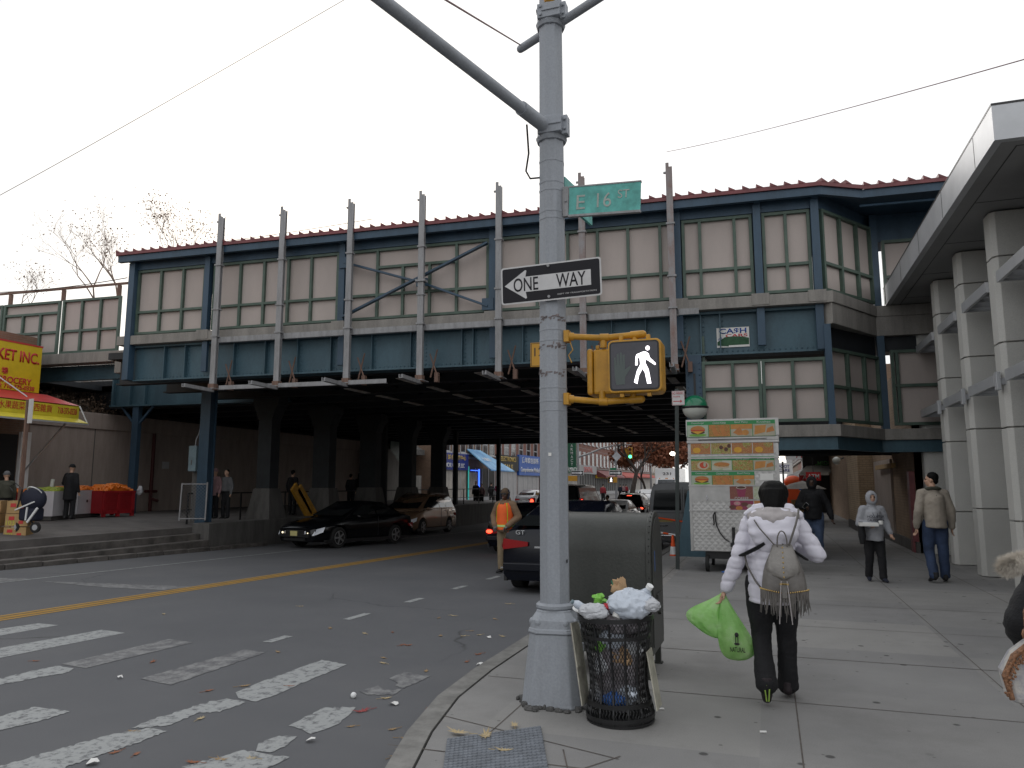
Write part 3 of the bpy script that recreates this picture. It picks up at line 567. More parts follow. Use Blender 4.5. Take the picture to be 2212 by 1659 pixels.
# scaffold uprights bolted to the face
ups=[-14.15,-12.18,-10.15,-8.13,-6.08,-4.0,-1.92]
labs=['far left grey steel upright in front of the overpass, nearest the electric box','second grey steel upright from the left end of the overpass','third grey steel upright, left of the crossed braces','grey steel upright passing through the middle of the crossed braces','grey steel upright just left of the one way sign','rust-streaked grey upright behind the street sign, right of the signal pole','rightmost grey steel upright on the overpass face, above the no parking sign']
for i,s_ in enumerate(ups):
    p=br.matrix_basis@Vector((s_,-.42,4.12)); u=thing('steel_upright',labs[i],'steel upright',p,BR,'steel uprights along the overpass face')
    mb=MB(); mb.box(-.075,-.06,-.06,.06,0,4.92); mb.box(-.06,.075,-.06,-.045,0,4.85); mb.box(-.06,.07,.045,.06,0,4.85); mb.box(.06,.075,-.045,-.02,0,4.8)
    mb.box(-.075,.0,-.061,-.05,4.85,4.95); mb.build('channel_post','galvanised_steel' if i<5 else 'patchy_steel',u)
    for z in (1.45,2.2,3.45): mb=MB(); mb.box(-.1,.1,-.085,.08,z,z+.04); mb.build('bracket','galvanised_steel',u)
    mb=MB(); mb.box(-.13,-.075,-.05,.0,4.7,4.74); mb.build('bolt_lug','galvanised_steel',u)
    if i==3: mb=MB(); mb.box(-.13,.13,-.1,.1,2.55,2.6); mb.build('bracket','galvanised_steel',u)
    mb=MB(); mb.box(-.05,.05,-1.15,.0,-.06,-.045); mb.box(-.05,-.035,-1.15,.0,-.045,.03); mb.box(-.1,.1,-.1,.35,.03,.05); mb.box(.02,.05,-1.15,.0,-.045,.03); mb.build('outrigger','galvanised_steel',u)
    mb=MB(); mb.bar((.14,.36,.15),(.34,.30,.85),.02,.035); mb.bar((.14,.30,.75),(.30,.36,.25),.02,.035); mb.box(.28,.38,.26,.38,.02,.26); mb.box(-.09,.09,-.09,.09,.0,.16); mb.build('hanger','rusty_steel',u)
mb=MB()
for a,b_ in zip(ups,ups[1:]): mb.box(a+.02,b_+.12,-.36,-.345,5.44,5.58); mb.box(a+.02,b_+.12,-.36,-.22,5.43,5.445)
mb.box(-1.9,-1.35,-.36,-.345,5.44,5.58)
x=-14.1
while x<-1.4: mb.box(x-.008,x+.008,-.365,-.36,5.49,5.53); x+=.11
solo_l=mb; solo_l.M=None
o=mb.build('perforated_rail','galvanised_steel',None); o.location=(0,17.4,0); o.rotation_euler=(0,0,BR); tag(o,'long perforated grey steel rail running across the uprights just under the concrete ledge','rail')
mb=MB(); mb.box(-13.9,-9.,-.5,-.48,4.12,4.22); mb.box(-13.9,-9.,-.5,-.42,4.11,4.122)
o=mb.build('channel_rail','galvanised_steel',None); o.location=(0,17.4,0); o.rotation_euler=(0,0,BR); tag(o,'pale horizontal steel channel joining the lower ends of the left uprights','rail')
# signs on the girder
sg=thing('poster','torn white and green poster reading CASH FOR CARS stuck on the blue girder','poster',br.matrix_basis@Vector((-.62,.15,4.72)),BR)
mb=MB(); mb.box(-.36,.36,-.012,0,0,.46); mb.build('sheet','paper',sg)
mat('poster_green',(.035,.10,.05),.8,0,.3,9); mat('poster_blue',(.02,.07,.30),.7); mat('poster_red',(.55,.03,.04),.7)
mb=MB(); mb.prism([(-.35,.05),(-.1,.02),(-.1,.045),(.35,.05),(.35,.2),(.22,.235),(.0,.25),(-.18,.24),(-.3,.16),(-.35,.13)],-.016,'y',-.013); mb.build('green_strip','poster_green',sg)
text('CA$H',.14,'poster_blue',sg,(0,-.014,.37),w=.6,weight=.02); text('CARS',.07,'poster_red',sg,(.08,-.0135,.27),w=.48,weight=.02); text('FOR',.06,'poster_blue',sg,(-.28,-.0135,.20),xa=(1,0,.7),ya=(-.7,0,1),w=.1)
p=PB(1146,741,-.1); q=PB(1200,791,-.1)
cs=thing('clearance_sign','yellow bridge clearance sign reading 12 FT on the girder behind the signal pole','sign',br.matrix_basis@Vector((p[0]+.35,-.1,q[2])),BR)
mat('sign_yellow',(.55,.28,.02),.45); mb=MB(); mb.box(-.35,.4,-.02,.0,0,p[2]-q[2]); mb.build('plate','sign_yellow',cs,bevel=.01)
hh=p[2]-q[2]; mb=MB()
for a in ((-.33,-.318),(.368,.38)): mb.box(a[0],a[1],-.024,-.0205,.02,hh-.02)
mb.box(-.318,.368,-.024,-.0205,.02,.03); mb.box(-.318,.368,-.024,-.0205,hh-.03,hh-.02); mb.build('border','black_plastic',cs)
text("12'-11\"",.22,'black_plastic',cs,(-.25,-.021,hh*.62),al='LEFT'); mb=MB(); mb.prism([(-.06,.12),(.1,.12),(.02,.04)],-.024,'y',-.0205); mb.build('arrow','black_plastic',cs)
# green and white station globe lamp
p=PB(1502,900,-.35)
gl=thing('globe_lamp','green and white station entrance globe on a bracket beside the food cart roof','lamp',br.matrix_basis@Vector((p[0],-.35,3.02)),BR)
mat('globe_green',(.01,.17,.08),.25,coat=.3); mat('globe_white',(.62,.63,.58),.3)
mb=MB(); mb.lathe([(.28*math.sin(a),.28*(1-math.cos(a))*.95) for a in [.1,.3,.6,.9,1.2,1.5]],24); mb.build('white_globe','globe_white',gl,smooth=True)
mb=MB(); mb.lathe([(.28*math.cos(a),.30+.26*math.sin(a)) for a in [0.,.3,.6,.9,1.2,1.5]],24); mb.build('green_globe','globe_green',gl,smooth=True)
mb=MB(); mb.lathe([(.295,.262),(.3,.28),(.295,.298)],24); mb.bar((0,.28,.28),(0,.4,.28),.05); mb.bar((0,.36,.28),(0,.36,1.1),.05); mb.build('bracket','black_metal',gl)
# viaduct continuing to the left with its fence
vd=thing('viaduct_fence','cream panel fence in green frames with rusty pipe rail on the viaduct, far left','fence',(0,17.4,0),BR)
VS=[-32.4,-31.6,-30.8,-30.0,-29.2,-28.4,-27.6,-26.8,-26.0,-25.2,-24.4,-23.65,-22.9,-22.1,-21.35,-20.6]
def vpanel(ss,z0,z1,mid,ex=None): panel(ss,z0,z1,mid,y=3.0,parent=vd,extra=ex,bar=.085)
vpanel([-32.4,-31.6,-30.8,-30.0,-29.2,-28.4,-27.6],6.1,8.03,6.9)
vpanel([-27.4,-26.6,-25.9],6.1,8.03,6.9); vpanel([-25.75,-24.9,-24.1,-23.3],6.1,8.03,6.9,(-25.75,-23.3,7.6)); vpanel([-23.1,-22.3,-21.5,-20.7],6.1,8.03,6.9)
mb=MB(); mb.box(-34,-20.2,2.95,3.0,8.42,8.5)
for s_ in (-28.,-25.6,-23.2,-20.8): mb.box(s_-.06,s_+.06,2.96,3.05,8.03,8.42)
mb.build('pipe_rail','rusty_steel',vd)
mb=MB(); mb.box(-34,-19.6,2.8,3.3,5.72,6.08); mb.box(-20.,-19.5,2.2,3.1,5.2,5.72); mb.build('ledge','ledge_concrete',vd,bevel=.01)
mb=MB(); mb.box(-34,-19,3.3,3.5,5.2,5.72); mb.build('side_girder','girder_blue',vd)
# red sprinkler pipe and grey notice by the wall (under the bridge)
# ---- piers under the overpass, in a row beside the road
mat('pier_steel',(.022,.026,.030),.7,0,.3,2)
def pier(Y,w,foot=True,thin=False,lab=''):
    t_=thing('bridge_pier',lab,'column',(-16.55 if not thin else -16.9,Y,.3),0,'steel columns holding up the overpass beside the road')
    h=4.35; mb=MB()
    if thin: mb.box(-.12,.12,-.12,.12,0,h)
    else:
        mb.box(-w/2,w/2,-.25,.25,.9 if foot else 0,h); mb.prism([(-w/2-.25,h),(w/2+.25,h),(w/2+.25,h-.3),(w/2+.12,h-.5),(w/2+.02,h-.8),(-w/2-.02,h-.8),(-w/2-.12,h-.5),(-w/2-.25,h-.3)],-.28,'y',.28)
    mb.build('shaft','pier_steel',t_,bevel=.01)
    if foot and not thin:
        mb=MB(); a,b_=w/2+.24,w/2+.05; mb.add([(-a,-.5,0),(a,-.5,0),(a,.5,0),(-a,.5,0),(-b_,-.3,1.15),(b_,-.3,1.15),(b_,.3,1.15),(-b_,.3,1.15)],[(0,1,5,4),(1,2,6,5),(2,3,7,6),(3,0,4,7),(4,5,6,7)]); mb.build('concrete_foot','dark_concrete',t_)
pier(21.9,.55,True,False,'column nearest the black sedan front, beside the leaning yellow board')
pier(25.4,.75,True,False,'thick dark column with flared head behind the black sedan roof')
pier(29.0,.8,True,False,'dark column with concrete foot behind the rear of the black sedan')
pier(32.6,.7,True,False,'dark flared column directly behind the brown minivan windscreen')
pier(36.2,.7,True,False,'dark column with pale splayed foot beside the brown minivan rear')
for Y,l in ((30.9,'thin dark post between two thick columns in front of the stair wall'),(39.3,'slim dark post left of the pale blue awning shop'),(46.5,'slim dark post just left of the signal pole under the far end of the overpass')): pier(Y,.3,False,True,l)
# ================================================================== SIGNAL POLE
PX0,PY0=-1.57,5.58
pole=thing('signal_pole','tall octagonal grey signal pole with tapered cast base at the kerb corner','traffic pole',(PX0,PY0,0))
def oct_(r0,r1,z0,z1,mb,n=8): mb.lathe([(r0,z0),(r1,z1)],n,ph=math.pi/8+YAW*.6)
mb=MB(); oct_(.119,.088,.6,9.,mb); mb.build('shaft','pole_paint',pole,bevel=.004)
mb=MB(); 
def osq(a,c): # octagon-ish square
    return [(a,c),(c,a),(-c,a),(-a,c),(-a,-c),(-c,-a),(c,-a),(a,-c)]
prof=[(.235,.15,.0),(.228,.145,.03),(.178,.115,.50),(.186,.12,.515),(.186,.12,.53),(.174,.112,.545),(.168,.11,.60),(.13,.09,.655),(.13,.09,.67)]
vs=[];fs=[]
for a,c,z in prof:
    vs+= [(x,y,z) for x,y in osq(a,c)]
for i in range(len(prof)-1):
    for k in range(8): fs.append((i*8+k,i*8+(k+1)%8,(i+1)*8+(k+1)%8,(i+1)*8+k))
fs.append(tuple(range(7,-1,-1))); L_=(len(prof)-1)*8; fs.append(tuple(range(L_,L_+8)))
mb.M=Matrix.Rotation(.12,4,'Z'); mb.add(vs,fs)
for x,y in ((-.1,-.155),(.1,-.155),(.155,-.1),(.155,.1),(-.155,-.1)): mb.ell((x,y,.585),(.028,.024,.03),10,6)
mb.build('cast_base','pole_paint',pole,bevel=.012)
mb=MB(); mb.box(.165,.208,-.06,.06,.12,.42); mb.box(.206,.213,-.04,.04,.16,.38); mb.build('access_door','pole_paint',pole,bevel=.006)
mb=MB(); mb.lathe([(.13,.665),(.145,.68),(.145,.70),(.128,.715)],16); mb.build('collar','pole_paint',pole,smooth=True)
mb=MB(); rr=random.Random(3)
for k in range(70):
    a=rr.uniform(0,6.28); r=rr.uniform(.22,.31); mb.ell((r*math.cos(a),r*math.sin(a),.008),(rr.uniform(.015,.04),rr.uniform(.015,.04),rr.uniform(.012,.03)),6,4)
mb.build('mortar_bed','asphalt_crumb',pole)
def zp(y): return PY(1195,y,PY0-.1).z
def band(y0,y1,r,name='strap',m='pole_paint'):
    z1,z0=zp(y0),zp(y1); f=.119-(z0-.6)*.00369; mb=MB(); mb.lathe([(f+r,z0),(f+r,z1)],8,ph=math.pi/8+YAW*.6); return mb.build(name,m,pole,bevel=.002)
for y0,y1 in ((340,344),(386,390),(404,408),(449,454),(465,469),(708,712),(731,735),(834,838),(863,867),(885,887)): band(y0,y1,.003)
# rust-scuffed tape marks on the shaft
mat('scuff',(.20,.17,.17),.9,0,.5,60)
mb=MB()
for yy_ in (685,747,805):
    z=zp(yy_); f=.119-(z-.6)*.00369+.0005
    for k in range(26):
        a=-math.pi/2+YAW*.6+rr.uniform(-1.3,1.2); dz=rr.gauss(0,.012); w=rr.uniform(.004,.02); h=rr.uniform(.003,.014)
        fa=round((a-YAW*.6)/(math.pi/4))*(math.pi/4)+YAW*.6; n_=Vector((math.cos(fa),math.sin(fa))); t_=Vector((-n_.y,n_.x)); ap=f*math.cos(math.pi/8)+.0015; off=ap*math.tan(a-fa)
        c_=n_*ap+t_*off; mb.quad((*(c_-t_*w),z+dz-h),(*(c_+t_*w*.7),z+dz-h*.6),(*(c_+t_*w),z+dz+h),(*(c_-t_*w*.8),z+dz+h*.8))
mb.build('scuff_marks','scuff',pole)
# clamps and mast arms
def clamp(y0,y1,side):
    z1,z0=zp(y0),zp(y1); mb=MB(); r=.119-(z0-.6)*.00369+.012; h=z1-z0
    mb.lathe([(r+.0,z0-.03),(r+.012,z0),(r+.012,z0+.012),(r,z0+.02),(r,z1-.02),(r+.012,z1-.01),(r+.012,z1),(r,z1+.005)],16); mb.box(r-.01,r+.04,-.09,-.05,z0,z1); mb.box(r-.01,r+.04,-.04,-.0,z0,z1)
    mb.box(-.08,r,-r-.02,-r+.03,z0+.01,z1-.01); mb.box(-.04,r,-r-.03,-r-.01,(z0+z1)/2-.008,(z0+z1)/2+.008)
    for k in (.25,.75): mb.cyl((r+.02,-.11,z0+h*k),(r+.02,.01,z0+h*k),.012,None,6); mb.cyl((-.05,-r-.02,z0+h*k),(-.05,-r-.035,z0+h*k),.014,None,6)
    mb.build('clamp','pole_paint',pole,bevel=.003); return (z0+z1)/2
zc=clamp(250,290,1); zd=clamp(5,40,1)
az=math.radians(15.7); ad=Vector((-math.sin(az),-math.cos(az),0)).normalized()
p0=Vector((0,0,zc)); ad3=Vector((ad.x,ad.y,.0))
# arm slope fixed by the sight line through (805,-12)
d_=ray(815,-8); best=None
for k in range(1,400):
    t_=k*.01; P=Vector((PX0,PY0,zc))+ad3*t_; q=(P-O)
    m_=(q.dot(cr)/q.dot(cf)*F+1106); 
    if m_<=815: best=t_; break
zz=zc+(0 if best is None else (PY(815,-8,PY0+ad.y*best).z-zc))
arm=[p0+ad3*.1+Vector((0,0,-.0)),Vector((ad.x*best,ad.y*best,zz)),]
dirn=(arm[1]-arm[0]).normalized(); arm.append(arm[0]+dirn*4.2)
mb=MB(); mb.tube([arm[0],arm[0]+dirn*.35],.056,16); mb.build('arm_socket','pole_paint',pole,smooth=True)
mb=MB(); mb.tube([arm[0],arm[2]],[.046,.040],20); mb.build('mast_arm','pole_paint',pole,smooth=True)
c2=Vector((.85,-.53,0)).normalized(); c2=Vector((c2.x,c2.y,.02)); tl=PY(1124,106,PY0+.27); q=Vector((tl.x-PX0,tl.y-PY0,tl.z)); q2=PY(1216,46,PY0-.02); q2=Vector((q2.x-PX0,q2.y-PY0,q2.z)); dd=(q2-q).normalized()
mb=MB(); mb.tube([q,q+dd*.05,q+dd*2.3],[.034,.036,.036],16); mb.ell(q,(.034,.034,.034),10,6); mb.build('cross_arm','pole_paint',pole,smooth=True)
mb=MB(); mb.tube([Vector((-.06,-.03,zc-.05))+ad*.25,(-.16,-.12,zc-.22),(-.19,-.1,zc-.36),(-.16,-.08,zc-.42),(-.09,-.05,zc-.41),(-.07,-.03,zc-.38)],.008,8); mb.build('signal_cable','black_plastic',pole,smooth=True)
mb=MB(); mb.ell((.02,-.1,zp(2)+.02),(.05,.03,.03),10,6); mb.build('yellow_cap','signal_yellow',pole)
mb=MB(); mb.lathe([(.014,0),(.014,.004)],12); mb.build('handhole','black_plastic',pole,loc=(.104,-.02,zp(1213)))
for o_ in pole.children:
    if o_.name.startswith('handhole'): o_.rotation_euler=(0,math.pi/2,0); o_.location=(.1065,-.04,zp(1213))
mb=MB(); mb.box(-.012,.012,-.1145,-.113,zp(985),zp(978)); mb.build('sticker','paper',pole)
# wire spanning off to the left from the cross arm tail
def wire(name,pts,r,lab,m='black_plastic'):
    mb=MB(); P=[Vector(p) for p in pts]; 
    mb.tube(P,r,5); 
    return solo(mb,name,m,lab,'cable')
def sag(a,b_,s_,n=12): return [Vector(a).lerp(Vector(b_),i/n)-Vector((0,0,s_*4*(i/n)*(1-i/n))) for i in range(n+1)]
mat('red_cable',(.16,.06,.06),.6)
tlw=Vector((tl.x,tl.y,tl.z+.04)); wire('span_wire',sag(tlw,PY(930,-20,3.2),.0),.006,'thin reddish span wire leading up left from the cross arm tail','red_cable')
mat('thin_wire',(.25,.24,.24),.6)
wire('overhead_wire',sag(PY(-60,454,17),PY(760,-10,9.5),.05),[.012]+[.011-.0006*i for i in range(12)],'thin overhead wire rising from the left edge towards the top of the picture','thin_wire')
wire('overhead_wire',sag(PY(1440,328,30),PY(2260,115,11),.1),[.012]*4+[.009]*9,'overhead wire crossing the sky at the right above the canopy','red_cable')
wire('overhead_wire',sag(PY(330,540,26),PY(805,473,26),.08),.014,'faint wire behind the uprights just above the red roof','thin_wire')
wire('overhead_wire',sag(PX(-20,632,-27),PX(275,600,-20),.1),.016,'wire running over the viaduct fence at far left','black_plastic')
# ================================================================== SIGNS on the pole
def sign_frame(px,Y): # corner pixels -> local frame on plane Y
    return [PY(x,y,Y) for x,y in px]
mat('sign_black',(.012,.011,.015),.5,spec=.25); mat('sign_white',(.56,.55,.55),.45,0,.08,8)
Ys=PY0-.135
c=sign_frame([(1082,578),(1299,557),(1301,637),(1084,660)],Ys)
ow=thing('one_way_sign','black and white ONE WAY arrow sign pointing left, strapped across the signal pole','sign',tuple(c[3]))
w_=(c[2]-c[3]).length; h_=((c[0].z-c[3].z)+(c[1].z-c[2].z))/2
ang=math.atan2(c[2].z-c[3].z,c[2].x-c[3].x)
def slab(mb,x0,x1,z0,z1,y0,y1,r):
    P=[]
    for cx_,cz_,a0 in ((x1-r,z1-r,0),(x0+r,z1-r,90),(x0+r,z0+r,180),(x1-r,z0+r,270)):
        for k in range(5): a=math.radians(a0+k*22.5); P.append((cx_+r*math.cos(a),cz_+r*math.sin(a)))
    mb.prism(P,y0,'y',y1)
rot=Matrix.Rotation(-ang,4,'Y')
mb=MB(); mb.M=rot; slab(mb,0,w_,0,h_,-.003,0,.02); mb.build('white_border','sign_white',ow)
mb=MB(); mb.M=rot; slab(mb,.012,w_-.012,.012,h_-.012,-.005,-.0032,.015); mb.build('black_face','sign_black',ow)
mb=MB(); mb.M=rot; ay=h_*.5; mb.prism([(.03,ay),(.205,h_*.88),(.215,h_*.86),(.205,h_*.70),(w_*.90,h_*.70),(w_*.90,h_*.29),(.205,h_*.29),(.215,h_*.13),(.205,h_*.11)],-.0065,'y',-.0052); mb.build('arrow','sign_white',ow)
xa=rot@Vector((1,0,0)); ya=rot@Vector((0,0,1))
text('ONE',h_*.36,'sign_black',ow,rot@Vector((w_*.255,-.0068,h_*.495)),xa,ya,w=w_*.25,ext=.0012,weight=.006); text('WAY',h_*.36,'sign_black',ow,rot@Vector((w_*.705,-.0068,h_*.495)),xa,ya,w=w_*.29,ext=.0012,weight=.006)
text('DEPT OF TRANSPORTATION',h_*.035,'sign_white',ow,rot@Vector((w_*.76,-.0053,h_*.14)),xa,ya,w=w_*.38,ext=.001)
mb=MB()
for z in (h_*.10,h_*.92): mb.lathe([(.012,0),(.009,.006)],10,(0,0,0)) if False else mb.cyl(rot@Vector((w_*.485,-.005,z)),rot@Vector((w_*.485,-.016,z)),.011,None,10)
mb.build('bolt','galvanised_steel',ow)
mb=MB(); mb.box(w_*.42,w_*.55,.001,.03,.02,h_-.01); mb.build('bracket','galvanised_steel',ow)
# street name sign
Ye=PY0-.03
c=sign_frame([(1229,408),(1382,393),(1383,454),(1229,465)],Ye)
es=thing('street_sign','faded teal street name sign reading E 16 ST right of the signal pole','street sign',tuple(c[3]))
w_=(c[2]-c[3]).length; h_=((c[0].z-c[3].z)+(c[1].z-c[2].z))/2; ang=math.atan2(c[2].z-c[3].z,c[2].x-c[3].x); rot=Matrix.Rotation(-ang,4,'Y'); xa=rot@Vector((1,0,0)); ya=rot@Vector((0,0,1))
mat('street_teal',(.10,.40,.36),.5,0,.3,10); mat('worn_letters',(.36,.40,.37),.6,0,.15,30)
mb=MB(); mb.M=rot; mb.box(0,w_,-.012,.012,0,h_); mb.build('blade','street_teal',es)
mb=MB(); mb.M=rot; mb.box(-.004,w_+.004,-.016,.016,-.018,-.0005); mb.box(-.004,w_+.004,-.016,.016,h_+.0005,h_+.012); mb.build('rim','galvanised_steel',es)
text('E',h_*.52,'worn_letters',es,rot@Vector((w_*.17,-.013,h_*.43)),xa,ya,w=w_*.12,ext=.003); text('16',h_*.52,'worn_letters',es,rot@Vector((w_*.50,-.013,h_*.45)),xa,ya,w=w_*.2,ext=.003); text('ST',h_*.3,'worn_letters',es,rot@Vector((w_*.77,-.013,h_*.62)),xa,ya,w=w_*.16,ext=.003)
mb=MB(); mb.box(-.045,.0,-.02,.02,-.01,h_+.01); mb.box(-.1,-.04,-.008,.03,.02,h_-.01); mb.cyl((-.02,-.02,h_*.5),(-.02,-.035,h_*.5),.008,None,8); mb.build('bracket','galvanised_steel',es)
mb=MB(); y_=PY(1222,388,PY0+.1)
ss=thing('street_sign','second street sign seen nearly edge on behind the signal pole','street sign',tuple(PY(1216,440,PY0+.1)))
mb=MB(); mb.M=Matrix.Rotation(math.radians(82),4,'Z'); mb.box(.02,.65,-.012,.012,.02,.24); mb.build('blade','street_teal',ss)
# ================================================================== PEDESTRIAN SIGNALS
Yf=PY0+.02
tl_,tr_,br_,bl_=sign_frame([(1312,738),(1427,733),(1432,846),(1316,851)],Yf-.05)
w_=(tr_-tl_).x; h_=tl_.z-bl_.z
ps=thing('pedestrian_signal','yellow pedestrian signal showing the lit white walking figure, hung on arms right of the pole','pedestrian signal',(bl_.x,Yf-.05,bl_.z))
mb=MB(); slab(mb,0,w_,0,h_,0,.19,.04); mb.build('housing','signal_yellow',ps,bevel=.01)
mb=MB(); slab(mb,.002,w_-.002,.002,h_-.002,-.04,-.0005,.038); hh=mb.build('visor','signal_yellow',ps,bevel=.005)
mb=MB(); slab(mb,.016,w_-.016,.016,h_-.016,-.0435,-.0405,.03); mb.build('gasket','black_plastic',ps)
mat('lens_smoke',(.055,.053,.065),.25,0,.15,9,spec=.5); mb=MB(); slab(mb,.028,w_-.028,.028,h_-.028,-.046,-.0438,.02); mb.build('lens','lens_smoke',ps)
mat('unlit_hand',(.08,.10,.095),.5); mb=MB(); q=w_; 
def hp(l): return [(.03+x*(w_-.06),.03+z*(h_-.06)) for x,z in l]
mb.prism(hp([(.10,.09),(.29,.09),(.30,.26),(.43,.46),(.40,.49),(.30,.42),(.30,.75),(.25,.75),(.245,.5),(.235,.80),(.19,.80),(.18,.5),(.165,.78),(.12,.77),(.12,.5),(.095,.70),(.06,.69),(.07,.3)]),-.0475,'y',-.0462); mb.build('unlit_hand','unlit_hand',ps)
mat('lit_white',(1,.95,1.),.4,emit=2.2); mb=MB()
for l in ([(.56,.74),(.70,.79),(.76,.79),(.82,.74),(.84,.66),(.97,.52),(.95,.485),(.79,.60),(.76,.62),(.74,.55),(.81,.40),(.86,.09),(.775,.09),(.73,.33),(.68,.42),(.60,.28),(.56,.09),(.49,.13),(.56,.38),(.635,.52),(.62,.66),(.58,.66),(.575,.50),(.525,.50),(.535,.68)],):
    mb.prism(hp(l),-.0485,'y',-.0464)
mb.prism(hp([(.80+.045*math.cos(a*.524),.865+.052*math.sin(a*.524)) for a in range(12)]),-.0485,'y',-.0464); mb.build('walking_figure','lit_white',ps)
mb=MB()
for x in (.1,w_-.1): mb.box(x-.015,x+.015,-.02,.02,h_,h_+.035); mb.box(x-.015,x+.015,-.02,.02,-.03,0)
mb.build('latch','signal_yellow',ps,bevel=.004)
# second housing facing down the avenue, seen from its side
ps2=thing('pedestrian_signal','yellow pedestrian signal housing seen from the side between the pole and the lit one','pedestrian signal',(bl_.x-.14,Yf+.04,bl_.z+.0))
z1=PY(1290,752,Yf).z-bl_.z; z0=PY(1290,851,Yf).z-bl_.z
mb=MB(); mb.box(-.0,.16,-.01,.30,z0,z1); mb.build('housing','signal_yellow',ps2,bevel=.02); mb=MB(); mb.box(-.05,-.003,-.02,.31,z0-.004,z1+.004); mb.build('visor','signal_yellow',ps2,bevel=.02); mb=MB(); mb.box(.02,.05,.0,.02,z1,z1+.03); mb.build('latch','signal_yellow',ps2,bevel=.004)
# hanger arms (one rigid pipe bracket, top and bottom)
ha=thing('signal_bracket','yellow pipe brackets above and below the pedestrian signals, clamped to the pole','bracket',(PX0,PY0,0))
def loc(x,y,Y): p=PY(x,y,Y); return Vector((p.x-PX0,p.y-PY0,p.z))
for (a,b_,c_,dn) in (((1228,727),(1305,730),(1388,722),-1),((1228,862),(1303,868),(1385,862),1)):
    A=loc(*a,PY0-.02);B=loc(*b_,PY0+.06);Cc=loc(*c_,PY0+.04)
    mb=MB(); mb.tube([A,B],.024,14); mb.tube([B,Cc],.025,14); mb.tube([A,A.lerp(B,.15)],.032,14); mb.tube([B.lerp(Cc,.7),Cc],.031,14); mb.ell(Cc,.031,12,8); mb.tube([B.lerp(A,.12),B.lerp(Cc,.12)],.031,14)
    mb.tube([B.lerp(A,.02),B.lerp(A,.02)+Vector((0,0,dn*.08))],.027,12); mb.tube([Cc.lerp(B,.2),Cc.lerp(B,.2)+Vector((0,0,dn*.05))],.024,12); mb.box(A.x-.03,A.x+.01,A.y-.04,A.y+.04,A.z-.045,A.z+.045)
    mb.build('upper_arm' if dn<0 else 'lower_arm','signal_yellow',ha,smooth=True)
A=loc(1232,740,PY0-.05); mb=MB(); mb.tube([A,A+Vector((.02,0,-.06)),A+Vector((-.015,0,-.1)),A+Vector((.01,0,-.16))],.004,5); mb.build('loose_wire','signal_yellow',ha)
# ================================================================== NO PARKING post
b_=G(1464,1230); np_=thing('parking_sign_post','NO PARKING Anytime sign on a dark green post at the kerb beside the food cart','sign',(b_.x,b_.y,0))
Yn=b_.y; zt=PY(1460,838,Yn).z
mat('post_green',(.03,.04,.038),.5,0,.3,5)
def leaned(mb): mb.M=Matrix.Shear('XY',4,(0,0)) if False else None
tp=PY(1462,842,Yn); bx=tp.x-b_.x
mb=MB(); mb.bar((0,0,0),(bx,0,zt-.02),.07,.05,(0,1,0)); mb.build('post','post_green',np_)
px=[PY(x,y,Yn-.04) for x,y in ((1451,845),(1478,836),(1478,870),(1452,876))]; w_=px[1].x-px[0].x; h_=px[0].z-px[3].z; o3=px[3]-Vector((b_.x,b_.y,0))
mb=MB(); mb.box(o3.x,o3.x+w_,-.045,-.04,o3.z,o3.z+h_); mb.build('plate','sign_white',np_,bevel=.003); mat('sign_red',(.45,.02,.03),.5)
text('NO PARKING',h_*.17,'sign_red',np_,(o3.x+w_*.48,-.046,o3.z+h_*.83),w=w_*.82,ext=.001,weight=.01); text('Anytime',h_*.19,'sign_red',np_,(o3.x+w_*.38,-.046,o3.z+h_*.6),w=w_*.55,ext=.001)
mb=MB(); z=o3.z+h_*.28; mb.prism([(o3.x+w_*.1,z-.008),(o3.x+w_*.65,z-.008),(o3.x+w_*.65,z-.03),(o3.x+w_*.82,z),(o3.x+w_*.65,z+.03),(o3.x+w_*.65,z+.008),(o3.x+w_*.1,z+.008)],-.047,'y',-.0452)
for a in ((.03,.05),): 
    mb.box(o3.x+w_*.04,o3.x+w_*.96,-.0465,-.0452,o3.z+h_*.03,o3.z+h_*.045); mb.box(o3.x+w_*.04,o3.x+w_*.96,-.0465,-.0452,o3.z+h_*.955,o3.z+h_*.97); mb.box(o3.x+w_*.025,o3.x+w_*.04,-.0465,-.0452,o3.z+h_*.03,o3.z+h_*.97); mb.box(o3.x+w_*.96,o3.x+w_*.975,-.0465,-.0452,o3.z+h_*.03,o3.z+h_*.97)
mb.build('arrow','sign_red',np_)
# ================================================================== RELAY MAIL BOX
mbx=thing('mail_storage_box','dark olive green mail storage box with barrel top standing behind the bin','mailbox',(-1.38,6.72,0))

zt=PY(1310,1106,6.75).z; W2=.40; D=.33; zs=zt-D*1.0
def arch(W,D_,zb,zt_,n=14): return [(-D_,zb),(D_,zb)]+[(D_*math.cos(math.pi*k/n),zt_-D_+D_*math.sin(math.pi*k/n)) for k in range(n+1)]
mb=MB(); mb.prism(arch(W2,D,.19,zt),-W2+.02,'x',W2-.02); o=mb.build('body','olive_paint',mbx,smooth=True)
mb=MB(); mb.prism(arch(W2,D+.014,.185,zt+.014),-W2-.02,'x',-W2+.025); mb.build('end_cap','olive_paint',mbx,smooth=True,bevel=.006); mb=MB(); mb.prism(arch(W2,D+.014,.185,zt+.014),W2-.025,'x',W2+.02); mb.build('end_cap','olive_paint',mbx,smooth=True,bevel=.006)
mb=MB(); mb.prism(arch(W2,D-.035,.25,zt-.035),W2+.02,'x',W2+.028); mb.box(W2+.02,W2+.045,-.12,.12,.62,.66); mb.cyl((W2+.02,.0,.5),(W2+.05,.0,.5),.025,None,12); mb.build('door','olive_paint',mbx,smooth=True,bevel=.004)
mb=MB(); 
